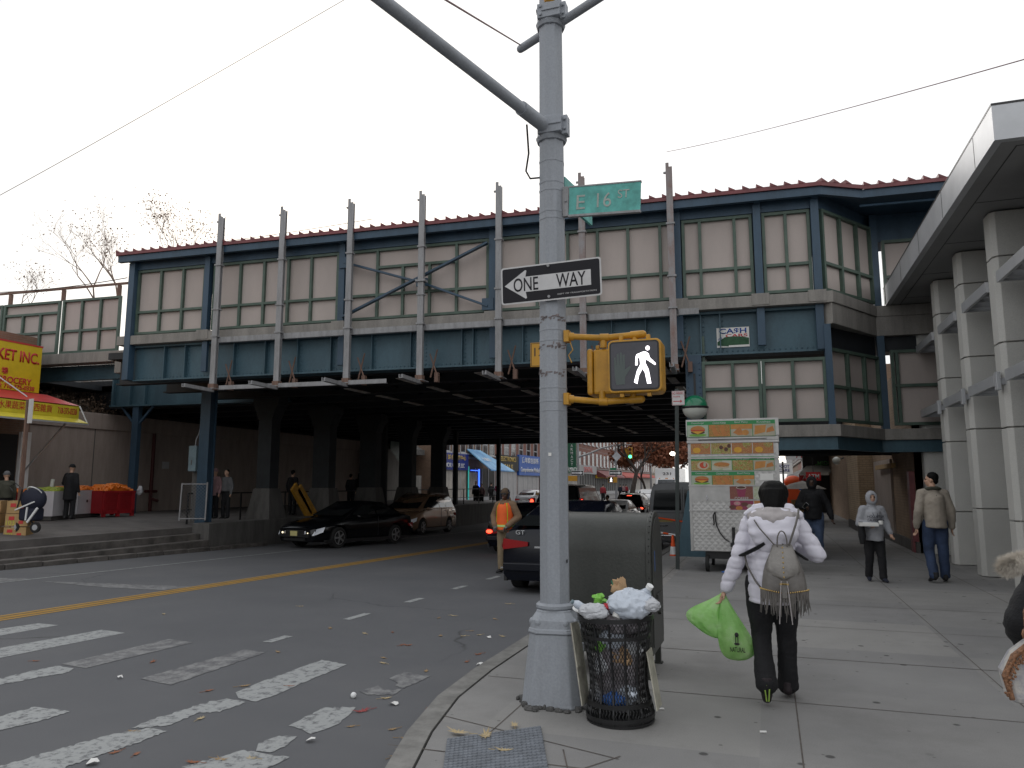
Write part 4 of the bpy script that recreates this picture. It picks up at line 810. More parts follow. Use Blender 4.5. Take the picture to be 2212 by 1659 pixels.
for x in (-W2-.005,W2+.002):
    for k in range(12):
        a=math.pi*(.5+k*.055); mb.ell((x,(D+.015)*math.cos(a)*-1*(-1),zt-D+(D+.015)*math.sin(a)),(.006,.006,.006),6,4)
    for k in range(6): mb.ell((x,-D-.014,.3+k*.13),(.006,.006,.006),6,4)
mb.build('rivets','black_metal',mbx)
for x in (-W2+.03,W2-.03):
    for y in (-D+.03,D-.03): mb=MB(); mb.bar((x,y,0),(x,y,.19),.05,.05); mb.box(x-.04,x+.04,y-.035,y+.035,0,.012); mb.build('leg','olive_paint',mbx)
mat('blue_tape',(.05,.16,.5),.5); mb=MB(); mb.box(W2+.028,W2+.0295,-.18,-.165,.86,1.03); mb.build('tape','blue_tape',mbx)
# ================================================================== LITTER BASKET
bk=thing('litter_basket','overflowing black steel mesh litter basket with hourglass sides beside the signal pole','litter bin',(-1.03,5.30,0)); bk.rotation_euler=(0,-.035,0)
zt=PY(1321,1338,5.15).z
prof=[(.218,.0),(.222,.04),(.220,.09),(.208,.13),(.193,.2),(.190,.28),(.195,.36),(.208,.46),(.225,.56),(.240,.65),(.249,zt)]
def rad(z):
    for (r0,z0),(r1,z1) in zip(prof,prof[1:]):
        if z<=z1: return r0+(r1-r0)*(z-z0)/(z1-z0)
    return prof[-1][0]
mb=MB() # expanded-metal mesh as real strands
nr=60; rows=int((zt-.06)/.0235); 
for s_ in (1,-1):
    for k in range(nr):
        pts=[]
        for j in range(rows+1):
            z=.05+(zt-.07)*j/rows; a=2*math.pi*(k+ (s_*.5*(j%2)))/nr; pts.append((rad(z)*math.cos(a),rad(z)*math.sin(a),z))
        mb.tube(pts,.0030,3,cap=False)
mb.build('mesh_side','black_metal',bk)
mb=MB()
for k in range(14):
    a=2*math.pi*(k+.5)/14; mb.tube([(rad(z)*1.01*math.cos(a),rad(z)*1.01*math.sin(a),z) for z in [i*zt/16 for i in range(17)]],(.0045,.013) if False else .0085,5)
mb.build('upright_bars','black_metal',bk)
def ring(z,h,w,m=None,name='hoop'):
    mb=MB(); r=rad(z)+.005; mb.lathe([(r,z-h/2),(r+w,z-h/2),(r+w,z+h/2),(r,z+h/2)],36); 
    # open ring: drop caps
    mb.f=mb.f[:-2]; mb.m=mb.m[:-2]; return mb.build(name,'black_metal',bk,smooth=True)
ring(zt,.03,.012,name='rim'); ring(.13,.03,.008); ring(.045,.025,.01); ring(.008,.016,.008); ring(zt-.12,.022,.004)
mb=MB(); mb.lathe([(.225,.01),(.225,.03)],30); mb.build('base_plate','black_metal',bk)
# advert plates hanging on the sides
mb=MB(); 
mb.bar((-.285,-.06,zt-.04),(-.245,-.09,.36),.006,.17,(0,1,0)); mb.build('poster_plate','cream_board' if 'cream_board' in MATS else mat('cream_board',(.42,.40,.33),.7,0,.3,14),bk)
mat('poster_ink',(.12,.20,.28),.8,0,.5,30,col2=(.35,.12,.08))
mb=MB(); mb.bar((-.290,-.066,zt-.06),(-.252,-.096,.38),.006,.12,(0,1,0)); mb.build('poster_print','poster_ink',bk)
mb=MB(); mb.bar((-.30,.02,.62),(-.235,-.02,.1),.008,.22,(0,1,0)); mb.build('side_plate','cream_board',bk); mb=MB(); mb.bar((.225,-.02,.47),(.275,-.04,.1),.008,.2,(0,1,0)); mb.build('side_plate','cream_board',bk)
# rubbish seen through the mesh (inside, shaded) and heaped on top: each piece its own thing
def lump(name,m,c,r,lab,cat,seed=0,amp=.25,n=44,mm=26,frq=3.,sq=1.):
    mb=MB(); mb.ell((0,0,r[2]),r,n,mm)
    sd=Vector((seed*3.1,seed*1.7,seed))
    vs=[]
    for v in mb.v:
        p=Vector(v); q=p-Vector((0,0,r[2])); f_=frq/max(r); k=1+amp*noise.noise(q*f_*.6+sd)-amp*.9*abs(noise.noise(q*f_*1.2+sd))-amp*.5*abs(noise.noise(q*f_*2.6+sd))+amp*.25; vs.append(tuple(Vector((0,0,r[2]))+q*k))
    mb.v=vs; o=mb.build(name,m,None,smooth=True,loc=c); return tag(o,lab,cat)
mat('bag_white',(.52,.53,.56),.35,trans=.0,spec=.5,bump=.35,bs=25); mat('bag_clear',(.55,.60,.68),.25,bump=.5,bs=18); mat('kraft_paper',(.42,.27,.15),.8,bump=.4,bs=20); mat('cup_white',(.72,.71,.68),.4); mat('bag_lime',(.22,.55,.08),.35,bump=.5,bs=22); mat('mix_trash',(.35,.33,.36),.6,bump=.8,bs=20,col2=(.10,.08,.08),vs=9.)
bx_,by_=-1.03,5.30
lump('rubbish_mass','mix_trash',(bx_,by_,.05),(.176,.176,.29),'crumpled mixed rubbish packed inside the mesh basket','rubbish',1,.12)
for k,(a,z,r,m,l) in enumerate(((3.6,.12,.09,'bag_white','white carrier bag pressed low against the left front of the mesh'),(4.6,.10,.085,'blue_tape','blue wrapper low at the front of the mesh basket'),(5.3,.14,.09,'bag_clear','clear bluish bag low at the right front of the mesh'),(4.9,.34,.10,'kraft_paper','brown paper bag halfway up inside the mesh basket'),(4.1,.30,.095,'bag_white','white bag halfway up inside the left of the mesh'),(5.5,.42,.08,'bag_white','white napkin wad at the upper right inside the mesh'),(4.0,.44,.075,'bag_lime','small green wrapper high inside the left of the mesh'),(4.55,.48,.09,'bag_clear','translucent bag right under the rim of the basket front'))):
    lump('rubbish_piece',m,(bx_+.112*math.cos(a),by_+.112*math.sin(a),z),(r,r*.7,r*.8),l,'rubbish',k+3,.3)
T=zt
def P_(x,y,Y,z=None): p=PY(x,y,Y); return (p.x,p.y,p.z)
lump('plastic_bag','bag_clear',P_(1362,1340,5.2),(.165,.12,.105),'large translucent white plastic bag billowing over the right of the basket rim','plastic bag',11,.22,80,44,2.6)
lump('plastic_bag','bag_white',P_(1400,1322,5.18),(.085,.07,.05),'limp corner of white plastic hanging over the right rim of the basket','plastic bag',12,.28)
lump('plastic_bag','bag_white',P_(1283,1338,5.12),(.10,.08,.055),'crumpled white plastic bag at the front left of the basket rim','plastic bag',13,.26)
lump('paper_bag','kraft_paper',P_(1337,1285,5.32),(.06,.045,.055),'crumpled brown paper bag on top of the heap in the basket','paper bag',14,.6,14,9)
lump('green_wrapper','bag_lime',P_(1295,1305,5.3),(.05,.04,.035),'lime green wrapper in the left of the rubbish heap','wrapper',15,.8,16,10)
lump('red_wrapper','sign_red',P_(1312,1318,5.16),(.032,.03,.022),'red wrapper in the middle of the rubbish heap','wrapper',16,.5)
lump('rubbish_fill','mix_trash',(bx_,by_,T-.12),(.205,.205,.08),'mixed rubbish filling the basket up to its rim','rubbish',17,.25)
p=Vector(P_(1330,1335,5.14)); cp=thing('paper_cup','white printed paper cup lying tilted in the middle of the rubbish heap','cup',p+Vector((0,0,.0))); cp.rotation_euler=(-.5,.35,0)
mb=MB(); mb.lathe([(.028,0),(.04,.10)],18); mb.build('cup','cup_white',cp,smooth=True); mb=MB(); mb.lathe([(.042,.10),(.043,.108),(.036,.116)],18); mb.build('lid','white_plastic',cp,smooth=True)
p=Vector(P_(1385,1300,5.25)); cp=thing('milk_bottle','translucent plastic jug with white cap leaning in the right of the heap','bottle',p); cp.rotation_euler=(.3,.55,0)
mb=MB(); mb.lathe([(.04,0),(.045,.02),(.045,.07),(.02,.11),(.018,.12)],16); mb.build('bottle','bag_clear',cp,smooth=True); mb=MB(); mb.lathe([(.024,.12),(.024,.145)],16); mb.build('cap','white_plastic',cp,smooth=True)
p=Vector(P_(1270,1318,5.16)); cp=thing('water_bottle','clear crushed water bottle with pale cap lying at the left of the heap','bottle',p); cp.rotation_euler=(.5,-1.0,0)
mb=MB(); mb.lathe([(.027,0),(.03,.02),(.026,.05),(.03,.09),(.014,.12)],14); mb.build('bottle','bag_clear',cp,smooth=True); mb=MB(); mb.lathe([(.015,.12),(.015,.135)],12); mb.build('cap','box_blue',cp,smooth=True)
p=Vector(P_(1251,1318,5.2)); mb=MB(); mb.lathe([(.045,0),(.05,.005),(.047,.012),(.02,.016)],20); o=mb.build('cup_lid','white_plastic',None,loc=p,smooth=True); o.rotation_euler=(.2,.3,0); tag(o,'white and red cup lid at the far left edge of the basket rim','lid')
mb=MB(); p=Vector(P_(1327,1273,5.3)); mb.cyl((0,0,0),(-.02,0,.06),.004,None,6); o=mb.build('straw','globe_green',None,loc=p); tag(o,'short green straw poking up behind the brown paper bag','straw')
# ================================================================== FOOD CART
def food_cart():
    A=G(1502,1196); Yc=14.35
    # left front edge x and right front edge x on plane Yc
    xl=PY(1490,1100,Yc).x; xr=PY(1688,1100,Yc).x; z=lambda y:PY(1500,y,Yc).z
    ct=thing('food_cart','tall quilted stainless steel food cart covered with food photo panels, parked on the pavement','food cart',(xl,Yc,0))
    Wd=xr-xl; D=1.35; zb=z(1190); zr=z(907); zm=z(1103)
    m,t,b,co=base('quilted_steel',.42,.6)
    sep=N(t,'ShaderNodeSeparateXYZ'); t.links.new(co,sep.inputs[0])
    def tri(a,sx_,sz_,f):
        m1=N(t,'ShaderNodeMath',operation='MULTIPLY',inp={1:sx_}); t.links.new(sep.outputs[0],m1.inputs[0]); m2=N(t,'ShaderNodeMath',operation='MULTIPLY',inp={1:sz_}); t.links.new(sep.outputs[2],m2.inputs[0])
        s_=N(t,'ShaderNodeMath',operation='ADD'); t.links.new(m1.outputs[0],s_.inputs[0]); t.links.new(m2.outputs[0],s_.inputs[1]); p=N(t,'ShaderNodeMath',operation='PINGPONG',inp={1:.5}); t.links.new(s_.outputs[0],p.inputs[0]); return p.outputs[0]
    a_,b2=tri(0,9,9,1),tri(0,9,-9,1); mn=N(t,'ShaderNodeMath',operation='MINIMUM'); t.links.new(a_,mn.inputs[0]); t.links.new(b2,mn.inputs[1])
    t.links.new(ramp(t,noi(t,5,5,co),[(.3,(.42,.41,.40)),(.7,(.52,.51,.50))]),b.inputs['Base Color']); bumpn(t,b,mn.outputs[0],.5,.012)
    mat('steel_sheet',(.45,.44,.43),.35,.7,.15,3)
    mb=MB(); mb.box(0,Wd,0,D,zb,zr-.45); mb.build('cabinet','quilted_steel',ct,bevel=.01)
    mb=MB(); mb.box(-.02,Wd+.02,-.02,D,zr-.45,zr-.40); mb.box(-.015,Wd+.02,-.01,.1,zr-.4,zr-.32); mb.build('roof_edge','steel_sheet',ct,bevel=.01)
    mb=MB()
    for x in (0,Wd-.05): mb.box(x,x+.05,-.012,.03,zb,zr-.46)
    for zz_ in (z(1103),z(1049),z(990)): mb.box(-.01,Wd+.01,-.025,-.001,zz_-.012,zz_+.015)
    mb.cyl((.2,-.03,zr-.37),(Wd-.2,-.03,zr-.36),.016,None,8)
    mb.box(.03,Wd*.46,-.008,-.001,z(1082),z(1050)); mb.build('trim','steel_sheet',ct)
    mb=MB(); mb.box(Wd*.19,Wd*.21,-.03,-.008,z(1080),z(1070)); mb.build('latch','chrome',ct)
    mb=MB(); mb.box(-.02,Wd+.02,-.03,.05,zr-.315,zr); mb.build('sign_board','steel_sheet',ct)
    # food pictures
    G_=mat('menu_green',(.03,.24,.08),.5); 
    def food(nm,cols,sc,bg=None):
        m,t,b,co=base(nm,.45); vo=N(t,'ShaderNodeTexVoronoi',inp={'Scale':sc}); dv=N(t,'ShaderNodeVectorMath',operation='ADD'); n2=N(t,'ShaderNodeTexNoise',inp={'Scale':sc*.8,'Detail':3}); t.links.new(co,n2.inputs['Vector']); t.links.new(co,dv.inputs[0]); t.links.new(n2.outputs['Color'],dv.inputs[1]); t.links.new(dv.outputs[0],vo.inputs['Vector'])
        k=len(cols); c=ramp(t,vo.outputs['Color'],[((i+.5)/k,cc) for i,cc in enumerate(cols)]); t.links.new(c,b.inputs['Base Color'])
    food('food_kebab',[(.30,.06,.02),(.45,.14,.03),(.6,.30,.08),(.10,.20,.04),(.5,.07,.03)],22); food('food_salad',[(.08,.25,.03),(.35,.06,.03),(.5,.36,.18),(.2,.36,.06),(.40,.12,.03)],18); food('food_rice',[(.55,.38,.16),(.42,.10,.03),(.35,.06,.03),(.2,.32,.07)],30); food('coffee_beans',[(.12,.03,.02),(.22,.07,.05),(.3,.12,.09)],40)
    food('food_blur',[(.35,.40,.25),(.5,.5,.42),(.42,.45,.35)],5)
    cols=dict(bun=(.46,.18,.045),patty=(.09,.035,.02),cheese=(.62,.33,.03),tomato=(.5,.06,.02),lettuce=(.16,.36,.05),pastry=(.50,.22,.05),plate=(.40,.37,.28),gyro=(.5,.42,.3),maroon=(.25,.03,.08),tea=(.5,.18,.03),donut=(.5,.22,.25),choc=(.12,.04,.03),sky_=(.38,.44,.34),creamy=(.6,.55,.45),cupblue=(.08,.14,.22))
    for k,v in cols.items(): mat('f_'+k,v,.45,0,.12,12)
    def els(mb,cx_,cz,rx,rz_,y,a0=0,a1=360,n=14): mb.prism([(cx_+rx*math.cos(math.radians(a0+(a1-a0)*i/n)),cz+rz_*math.sin(math.radians(a0+(a1-a0)*i/n))) for i in range(n+ (0 if a1-a0==360 else 1))],y,'y',y+.0008)
    cnt=[0]
    def shp(fn,m,par): mb=MB(); fn(mb); return (mb,m)
    def tile(kind,x0,x1,z0,z1,y,par):
        w=x1-x0; h=z1-z0; cx_=(x0+x1)/2; cz=(z0+z1)/2; L=[]
        def add(fn,m): mb=MB(); fn(mb); L.append((mb,m))
        bgm={'burger':'f_sky_','samosa':'f_plate','knish':'f_plate','kebab':'food_kebab','gyro':'food_salad','philly':'food_blur','pita':'food_salad','rice':'food_rice','falafel':'food_salad','platter':'food_rice','coffee':'coffee_beans','tea':'food_blur','donuts':'f_maroon','croissant':'f_bun'}[kind]
        add(lambda m_:m_.box(x0,x1,y,y+.002,z0,z1),bgm); Y1=y-.001;Y2=y-.002;Y3=y-.003;Y4=y-.004
        if kind=='burger':
            add(lambda m_:els(m_,cx_,z0+h*.15,w*.42,h*.12,Y1),'f_lettuce'); add(lambda m_:els(m_,cx_,cz-h*.12,w*.34,h*.16,Y2),'f_patty'); add(lambda m_:m_.prism([(cx_-w*.33,cz),(cx_+w*.33,cz),(cx_,cz-h*.28)],Y3,'y',Y3+.0008),'f_cheese'); add(lambda m_:m_.box(cx_-w*.34,cx_+w*.34,Y4,Y4+.0008,cz-h*.02,cz+h*.12),'f_tomato'); add(lambda m_:els(m_,cx_,cz+h*.1,w*.35,h*.33,Y4-.001,0,180),'f_bun')
        elif kind=='samosa':
            add(lambda m_:m_.box(x0,x1,Y1,Y1+.0008,z0+h*.6,z1),'f_pastry'); add(lambda m_:m_.prism([(x0+w*.1,z0+h*.3),(x0+w*.42,z0+h*.8),(x0+w*.65,z0+h*.12),(x0+w*.35,z0+h*.08)],Y2,'y',Y2+.0008),'f_bun'); add(lambda m_:els(m_,x0+w*.68,z0+h*.3,w*.16,h*.24,Y3),'f_pastry')
        elif kind=='knish':
            add(lambda m_:m_.prism([(x0+w*.05,z0+h*.1),(x0+w*.55,z0+h*.3),(x0+w*.6,z0+h*.9),(x0+w*.1,z0+h*.85)],Y1,'y',Y1+.0008),'f_pastry'); add(lambda m_:m_.prism([(x0+w*.6,z0+h*.25),(x0+w*.98,z0+h*.4),(x0+w*.9,z0+h*.8),(x0+w*.65,z0+h*.6)],Y2,'y',Y2+.0008),'f_bun')
        elif kind in('philly',): add(lambda m_:els(m_,cx_,cz+h*.1,w*.4,h*.22,Y1),'f_bun'); add(lambda m_:els(m_,cx_,cz-h*.18,w*.38,h*.14,Y2),'f_gyro'); add(lambda m_:els(m_,cx_+w*.05,cz-h*.06,w*.33,h*.08,Y3),'food_kebab')
        elif kind=='gyro': add(lambda m_:els(m_,cx_+w*.1,cz,w*.3,h*.42,Y1),'f_gyro'); add(lambda m_:els(m_,cx_+w*.12,cz+h*.03,w*.2,h*.32,Y2),'f_tomato'); add(lambda m_:els(m_,cx_+w*.18,cz+h*.1,w*.07,h*.25,Y3),'f_plate')
        elif kind in('rice','platter'): add(lambda m_:els(m_,cx_-w*.2,z0+h*.3,w*.2,h*.22,Y1),'f_cheese'); add(lambda m_:els(m_,cx_+w*.25,cz+h*.2,w*.2,h*.25,Y1),'food_salad')
        elif kind=='falafel': [add(lambda m_,q=q:els(m_,x0+w*q[0],z0+h*q[1],w*.1,h*.16,Y1),'f_patty') for q in ((.5,.5),(.75,.35),(.9,.6))]
        elif kind=='kebab': [add(lambda m_,q=q:m_.prism([(x0+w*q,z0+h*.9),(x0+w*(q+.18),z0+h*.95),(x0+w*(q+.38),z0+h*.1),(x0+w*(q+.15),z0+h*.05)],Y1,'y',Y1+.0008),'f_bun') for q in (.1,.5)]
        elif kind in('coffee','tea'):
            add(lambda m_:m_.prism([(cx_-w*.22,z1-h*.15),(cx_+w*.22,z1-h*.15),(cx_+w*.14,z0+h*.15),(cx_-w*.14,z0+h*.15)],Y1,'y',Y1+.0008),'f_maroon' if kind=='coffee' else 'f_cupblue'); add(lambda m_:els(m_,cx_,z1-h*.15,w*.22,h*.12,Y2),'f_creamy'); add(lambda m_:els(m_,cx_,z1-h*.15,w*.19,h*.09,Y3),'f_patty' if kind=='coffee' else 'f_tea')
        elif kind=='donuts': [add(lambda m_,q=q:els(m_,x0+w*q[0],z0+h*q[1],w*.15,h*.22,Y1-q[2]*.0005),q[3]) for q in ((.3,.7,0,'f_donut'),(.62,.6,1,'f_choc'),(.85,.4,0,'f_plate'),(.38,.2,2,'f_bun'),(.1,.3,1,'f_choc'))]; add(lambda m_:els(m_,x0+w*.3,z0+h*.7,w*.05,h*.07,Y4),'f_plate')
        elif kind=='croissant': add(lambda m_:els(m_,cx_,cz,w*.38,h*.3,Y1),'f_cheese'); add(lambda m_:els(m_,cx_,cz-h*.1,w*.25,h*.12,Y2),'f_tea')
        # merge the shapes of one photograph into one mesh with several materials
        mats=[]; M_=MB()
        for mb,m in L:
            if m not in mats: mats.append(m)
            M_.mi=mats.index(m); M_.add(mb.v,mb.f)
        M_.build('food_photo',mats,par)
    def row(kinds,x0,x1,z0,z1,y,names=None,gap=.006):
        par=thing('tmp','','x'); bpy.data.objects.remove(par)
        n=len(kinds); w=(x1-x0)/n
        hd=.0
        if names:
            hd=.065; mb=MB(); mb.box(x0,x1,y+.003,y+.0065,z0,z1); bd=mb.build('menu_strip','menu_green',ct)
        else: mb=MB(); mb.box(x0,x1,y+.003,y+.0065,z0,z1); bd=mb.build('menu_strip','steel_sheet',ct)
        for i,k in enumerate(kinds):
            tile(k,x0+i*w+gap,x0+(i+1)*w-gap,z0+gap,z1-hd-gap,y,bd)
            if names: text(names[i],.04,'sign_white',bd,(x0+(i+.5)*w,y+.002,z1-.035),w=w*.6,ext=.001)
    row(['burger','kebab','samosa','knish'],0.0,Wd-.04,z(945),z(911),-.04,['Cheeseburger','Chicken Kebab','Beef Patty','Knishes'])
    row(['rice','falafel','platter','rice'],.05,Wd-.08,z(982),z(953),-.014)
    row(['gyro','philly','pita','knish'],.05,Wd-.08,z(1017),z(987),-.014,['Lamb Gyro','Philly Cheese Steak','Lamb Salad','Knishes'])
    row(['burger','kebab','samosa'],.05,Wd*.73,z(1048),z(1019),-.014,['Cheeseburger','Chicken Kebab','Beef Patty'])
    row(['coffee','tea'],Wd*.45,Wd*.97,z(1078),z(1048),-.016); row(['donuts','croissant'],Wd*.45,Wd*.97,z(1101),z(1080),-.016)
    text('COFFEE',.05,'sign_white',ct,(Wd*.58,-.021,z(1076)),ext=.001); text('TEA',.05,'sign_white',ct,(Wd*.84,-.021,z(1076)),ext=.001)
    mb=MB(); mb.box(Wd*.79,Wd*.93,-.006,-.001,z(1037),z(1024)); mb.build('permit_sheet','paper',ct)
    # undercarriage
    mb=MB(); mb.box(.25,Wd-.1,.1,D-.1,zb-.14,zb-.001); mb.build('chassis','black_metal',ct)
    for x,y in ((.28,.12),(Wd-.3,.12),(.3,D-.1),(Wd-.3,D-.1)):
        mb=MB(); mb.cyl((x-.03,y,.15),(x+.03,y,.15),.15,None,20); w=mb.build('caster_wheel','rubber',ct,smooth=True); mb=MB(); mb.cyl((x-.035,y,.15),(x+.035,y,.15),.05,None,12); mb.bar((x-.05,y,.15),(x-.05,y,zb-.14),.012,.05); mb.bar((x+.05,y,.15),(x+.05,y,zb-.14),.012,.05); mb.build('fork','galvanised_steel',w)
    mb=MB(); x=PY(1584,1140,Yc-.15).x-xl; mb.cyl((x,-.12,z(1215)),(x,-.12,z(1170)),.035,None,12); mb.cyl((x,-.12,z(1170)),(x,-.12,z(1137)),.028,None,12); mb.box(x-.06,x+.06,-.16,-.0,z(1178),z(1170)); mb.box(x-.04,x+.04,-.14,-.1,z(1215)-.02,z(1215)); mb.build('jack','black_metal',ct,smooth=True)
    mb=MB(); a=lambda X_,y_:(PY(X_,y_,Yc).x-xl,-.05,z(y_)); mb.tube([a(1545,1105),a(1546,1120),a(1549,1135),a(1556,1150),a(1566,1162),a(1576,1168)],.012,6); mb.tube([a(1545,1105),a(1541,1112),a(1543,1130),a(1542,1134)],.012,6); mb.build('hose','black_plastic',ct,smooth=True)
    return ct
food_cart()
p=G(1106+.25*1830,829.5+.25*1628); mb=MB(); mb.lathe([(.04,0),(.045,.015),(.02,.025)],10,(p.x,p.y,0)); solo(mb,'blue_cap','blue_tape','small blue plastic cap on the pavement by the food cart','litter')
# ================================================================== STATION BUILDING (right)
sb=thing('station_building','grey stone station building with projecting fins and a deep metal canopy at the right','building',(3.45,10,0))
OX,OY=3.45,10.
finsY=[19.45,17.1,15.1,12.95,10.9,8.9,6.9,4.9]
ZS=5.82
m,t,b,co=base('fin_stone',.8)
t.links.new(mixc(t,.3,ramp(t,noi(t,1.6,6,co),[(.3,(.50,.492,.465)),(.7,(.57,.56,.53))]),ramp(t,noi(t,70,4,co),[(.3,(.30,.295,.28)),(.7,(.62,.61,.58))])),b.inputs['Base Color']); bumpn(t,b,noi(t,90,3,co),.2,.005)

joints=[1.05,2.45,3.75,5.1]
for i,Y in enumerate(finsY):
    y=Y-OY; mb=MB(); zs=[0]+[j+(.0 if i%2 else .12) for j in joints]+[ZS]
    for z0,z1 in zip(zs,zs[1:]): mb.add([(.07,y,z0+.012),(1.3,y,z0+.012),(1.3,y+.36,z0+.012),(0,y+.36,z0+.012),(0,y+.07,z0+.012),(.07,y,z1-.012 if z1<ZS else z1),(1.3,y,z1-.012 if z1<ZS else z1),(1.3,y+.36,z1-.012 if z1<ZS else z1),(0,y+.36,z1-.012 if z1<ZS else z1),(0,y+.07,z1-.012 if z1<ZS else z1)],[(0,4,3,2,1),(5,6,7,8,9),(0,1,6,5),(1,2,7,6),(2,3,8,7),(3,4,9,8),(4,0,5,9)])
    mb.box(.055,1.28,y+.055,y+.33,.0,ZS-.01)
    mb.build('stone_fin','fin_stone',sb,bevel=.006)
mb=MB(); mb.box(1.3,1.6,-8,9.9,0,ZS); mb.box(1.25,1.35,-8,9.9,0,.5); mb.build('wall','fin_stone',sb)
mat('window_glass',(.03,.035,.04),.08,spec=.8)
for a,b2 in zip(finsY[1:],finsY[:-1]):
    mb=MB(); mb.box(1.27,1.298,a+.5-OY,b2-.15-OY,.6,ZS-.3); mb.build('window','window_glass',sb)
# canopy
CX0=2.85-OX; y0,y1=10.15-OY-1.0,19.6-OY
y0=PX(2148,303,2.85).y-OY; z0=PX(2148,303,2.85).z; z1=PX(2142,227,2.85).z
mb=MB(); mb.add([(CX0,y0,z0),(CX0,y1,z0),(CX0,y1,z1),(CX0,y0,z1),(CX0+.1,y0+.1,z0),(CX0+.1,y1,z0),(CX0+.1,y1,z1),(CX0+.1,y0+.1,z1)],[(0,1,2,3),(7,6,5,4),(0,4,5,1),(3,2,6,7),(1,5,6,2),(0,3,7,4)])
mb.add([(CX0,y0,z0),(CX0,y0,z1),(9,y0,z1),(9,y0,z0),(CX0+.1,y0+.1,z0),(CX0+.1,y0+.1,z1),(9,y0+.1,z1),(9,y0+.1,z0)],[(0,1,2,3),(7,6,5,4),(0,3,7,4),(1,5,6,2),(2,6,7,3)])
fa=mb.build('canopy_fascia','canopy_metal',sb)
mb=MB(); mb.box(CX0+.101,9,y0+.101,y1,z0-.0,z0+.05); mb.build('soffit','soffit_grey',sb); mb=MB(); mb.box(CX0-.004,9,y0-.004,y1,z1,z1+.03); mb.build('roof_flashing','roof_red' if False else 'black_metal',sb)
mb=MB(); mb.box(CX0+.30,CX0+.315,y0+.25,y1,z0-.004,z0+.0)
for yy_ in [y0+.25+2.05*k for k in range(6)]: mb.box(CX0+.3,4,yy_,yy_+.014,z0-.004,z0+.0)
for yy_ in (y0+.9,y0+2.9,y0+4.9,y0+6.9): mb.box(CX0-.003,CX0-.0,yy_,yy_+.012,z0+.01,z1-.01)
mb.build('panel_joints','black_plastic',sb)
# sunshade frames between the fins, with small luminaires on the fin edges
for i,Y in enumerate(finsY[1:]):
    far=finsY[i]; y=Y+.36-OY; ye=far-.25-OY
    for z in (4.62,3.12):
        f=thing('tmp','','x'); bpy.data.objects.remove(f)
        mb=MB(); mb.box(-.05,.0,y,ye,z,z+.17); mb.box(.9,.95,y,ye,z,z+.15); mb.box(.001,.899,ye-.06,ye-.01,z+.006,z+.144)
        k=y+.3
        while k<ye: mb.bar((.0,k,z+.06),(.9,k+.0,z+.06),.03,.13); k+=.42
        mb.build('sunshade','canopy_metal',sb)
    mb=MB(); mb.box(-.1,-.04,Y-OY-.0,Y-OY+.13,3.02,3.30); mb.box(-.04,.08,Y-OY+.03,Y-OY+.08,3.1,3.2); mb.build('wall_light','white_plastic' if False else 'canopy_metal',sb,bevel=.005)
# ================================================================== under-bridge passage on the right: brick wall, pillar
a=G(1814,1132); pb=PX(1814,1132,3.1)
bw=thing('brick_wall','tan brick wall with projecting pillar along the pavement under the overpass','wall',(3.3,19.8,0))
mb=MB(); mb.box(.0,.4,0,31,0,4.5); mb.box(-.0,.5,0,.1,0,4.5)
mb.build('wall','passage_brick',bw)
mb=MB(); yb=7.6; mb.box(-.45,.1,yb,yb+3.6,0,4.2); mb.build('pillar','tan_brick',bw)
mb=MB(); mb.box(-.5,.1,yb-.05,yb+3.65,0,.3); mb.box(-.08,.0,0,yb-.05,0,.25); mb.build('plinth','dark_concrete',bw)
mb=MB(); mb.box(-.06,-.0,3.4,6.8,.25,2.3); mb.build('boarding','wall_concrete',bw); mb=MB(); mb.box(-.12,-.0,.15,.45,.0,1.9); mb.build('doorframe','roof_red',bw)
p=G(3,1,0); wl=thing('wall_lamp','small round white globe lamp at the corner of the tan brick pillar','lamp',(2.82,27.3,0)); zz_=PY(1807,995,27.3).z; wl.location=(PY(1807,995,27.3).x,27.3,zz_)
mb=MB(); mb.ell((0,0,0),.13,14,10); mb.build('globe','globe_white',wl,smooth=True); mb=MB(); mb.cyl((.0,.05,.0),(.25,.12,.1),.02,None,8); mb.build('arm','black_metal',wl)
lt=thing('wall_fixture','long pale timber strip fixed on the brick wall above head height','timber',PX(1915,1008,3.2)); mb=MB(); mb.box(-.1,.0,-1.6,1.6,-.06,.06); mb.build('fixture_bar','cardboard',lt)  # stands for a strip light fixture, drawn as an unlit tan bar
# ================================================================== LEFT SIDE: grocery store, retaining wall, fruit stands
ST=thing('grocery_store','grocery shop at the far left with a yellow sign above a red and yellow awning','shop',(-23.2,10,.3))
mb=MB(); mb.box(-12,0,-18,8.1,0,6.2); mb.build('wall','brown_brick',ST)
mat('shop_yellow',(.64,.47,.012),.5,0,.12,2.); mat('shop_red',(.50,.03,.03),.5,0,.1,3); mat('awning_yellow',(.62,.52,.03),.6,0,.12,3.)
X1=-22.3
pa=PX(92,752,X1); pb_=PX(88,850,X1); zt_,zb_=pa.z-.3,pb_.z-.3; ye=pa.y-10
mb=MB(); mb.box(-.0+.02,X1+23.2,-17,ye,zb_,zt_); sgn=mb.build('sign_board','shop_yellow',ST)
mb=MB(); mb.box(.02,X1+23.2+.01,-17,ye+.02,zt_,zt_+.05); mb.build('sign_trim','shop_red',ST)
sx=X1+23.2+.004; xa=(0,1,0)
def stx(s,y0,y1,zc_,h,par=ST,m='shop_red',X=None): text(s,h,m,par,(X or sx,(y0+y1)/2,zc_),(0,1,0),(0,0,1),w=y1-y0,ext=.01,weight=.02)
Yv=lambda x,y=800: PX(x,y,X1).y-10
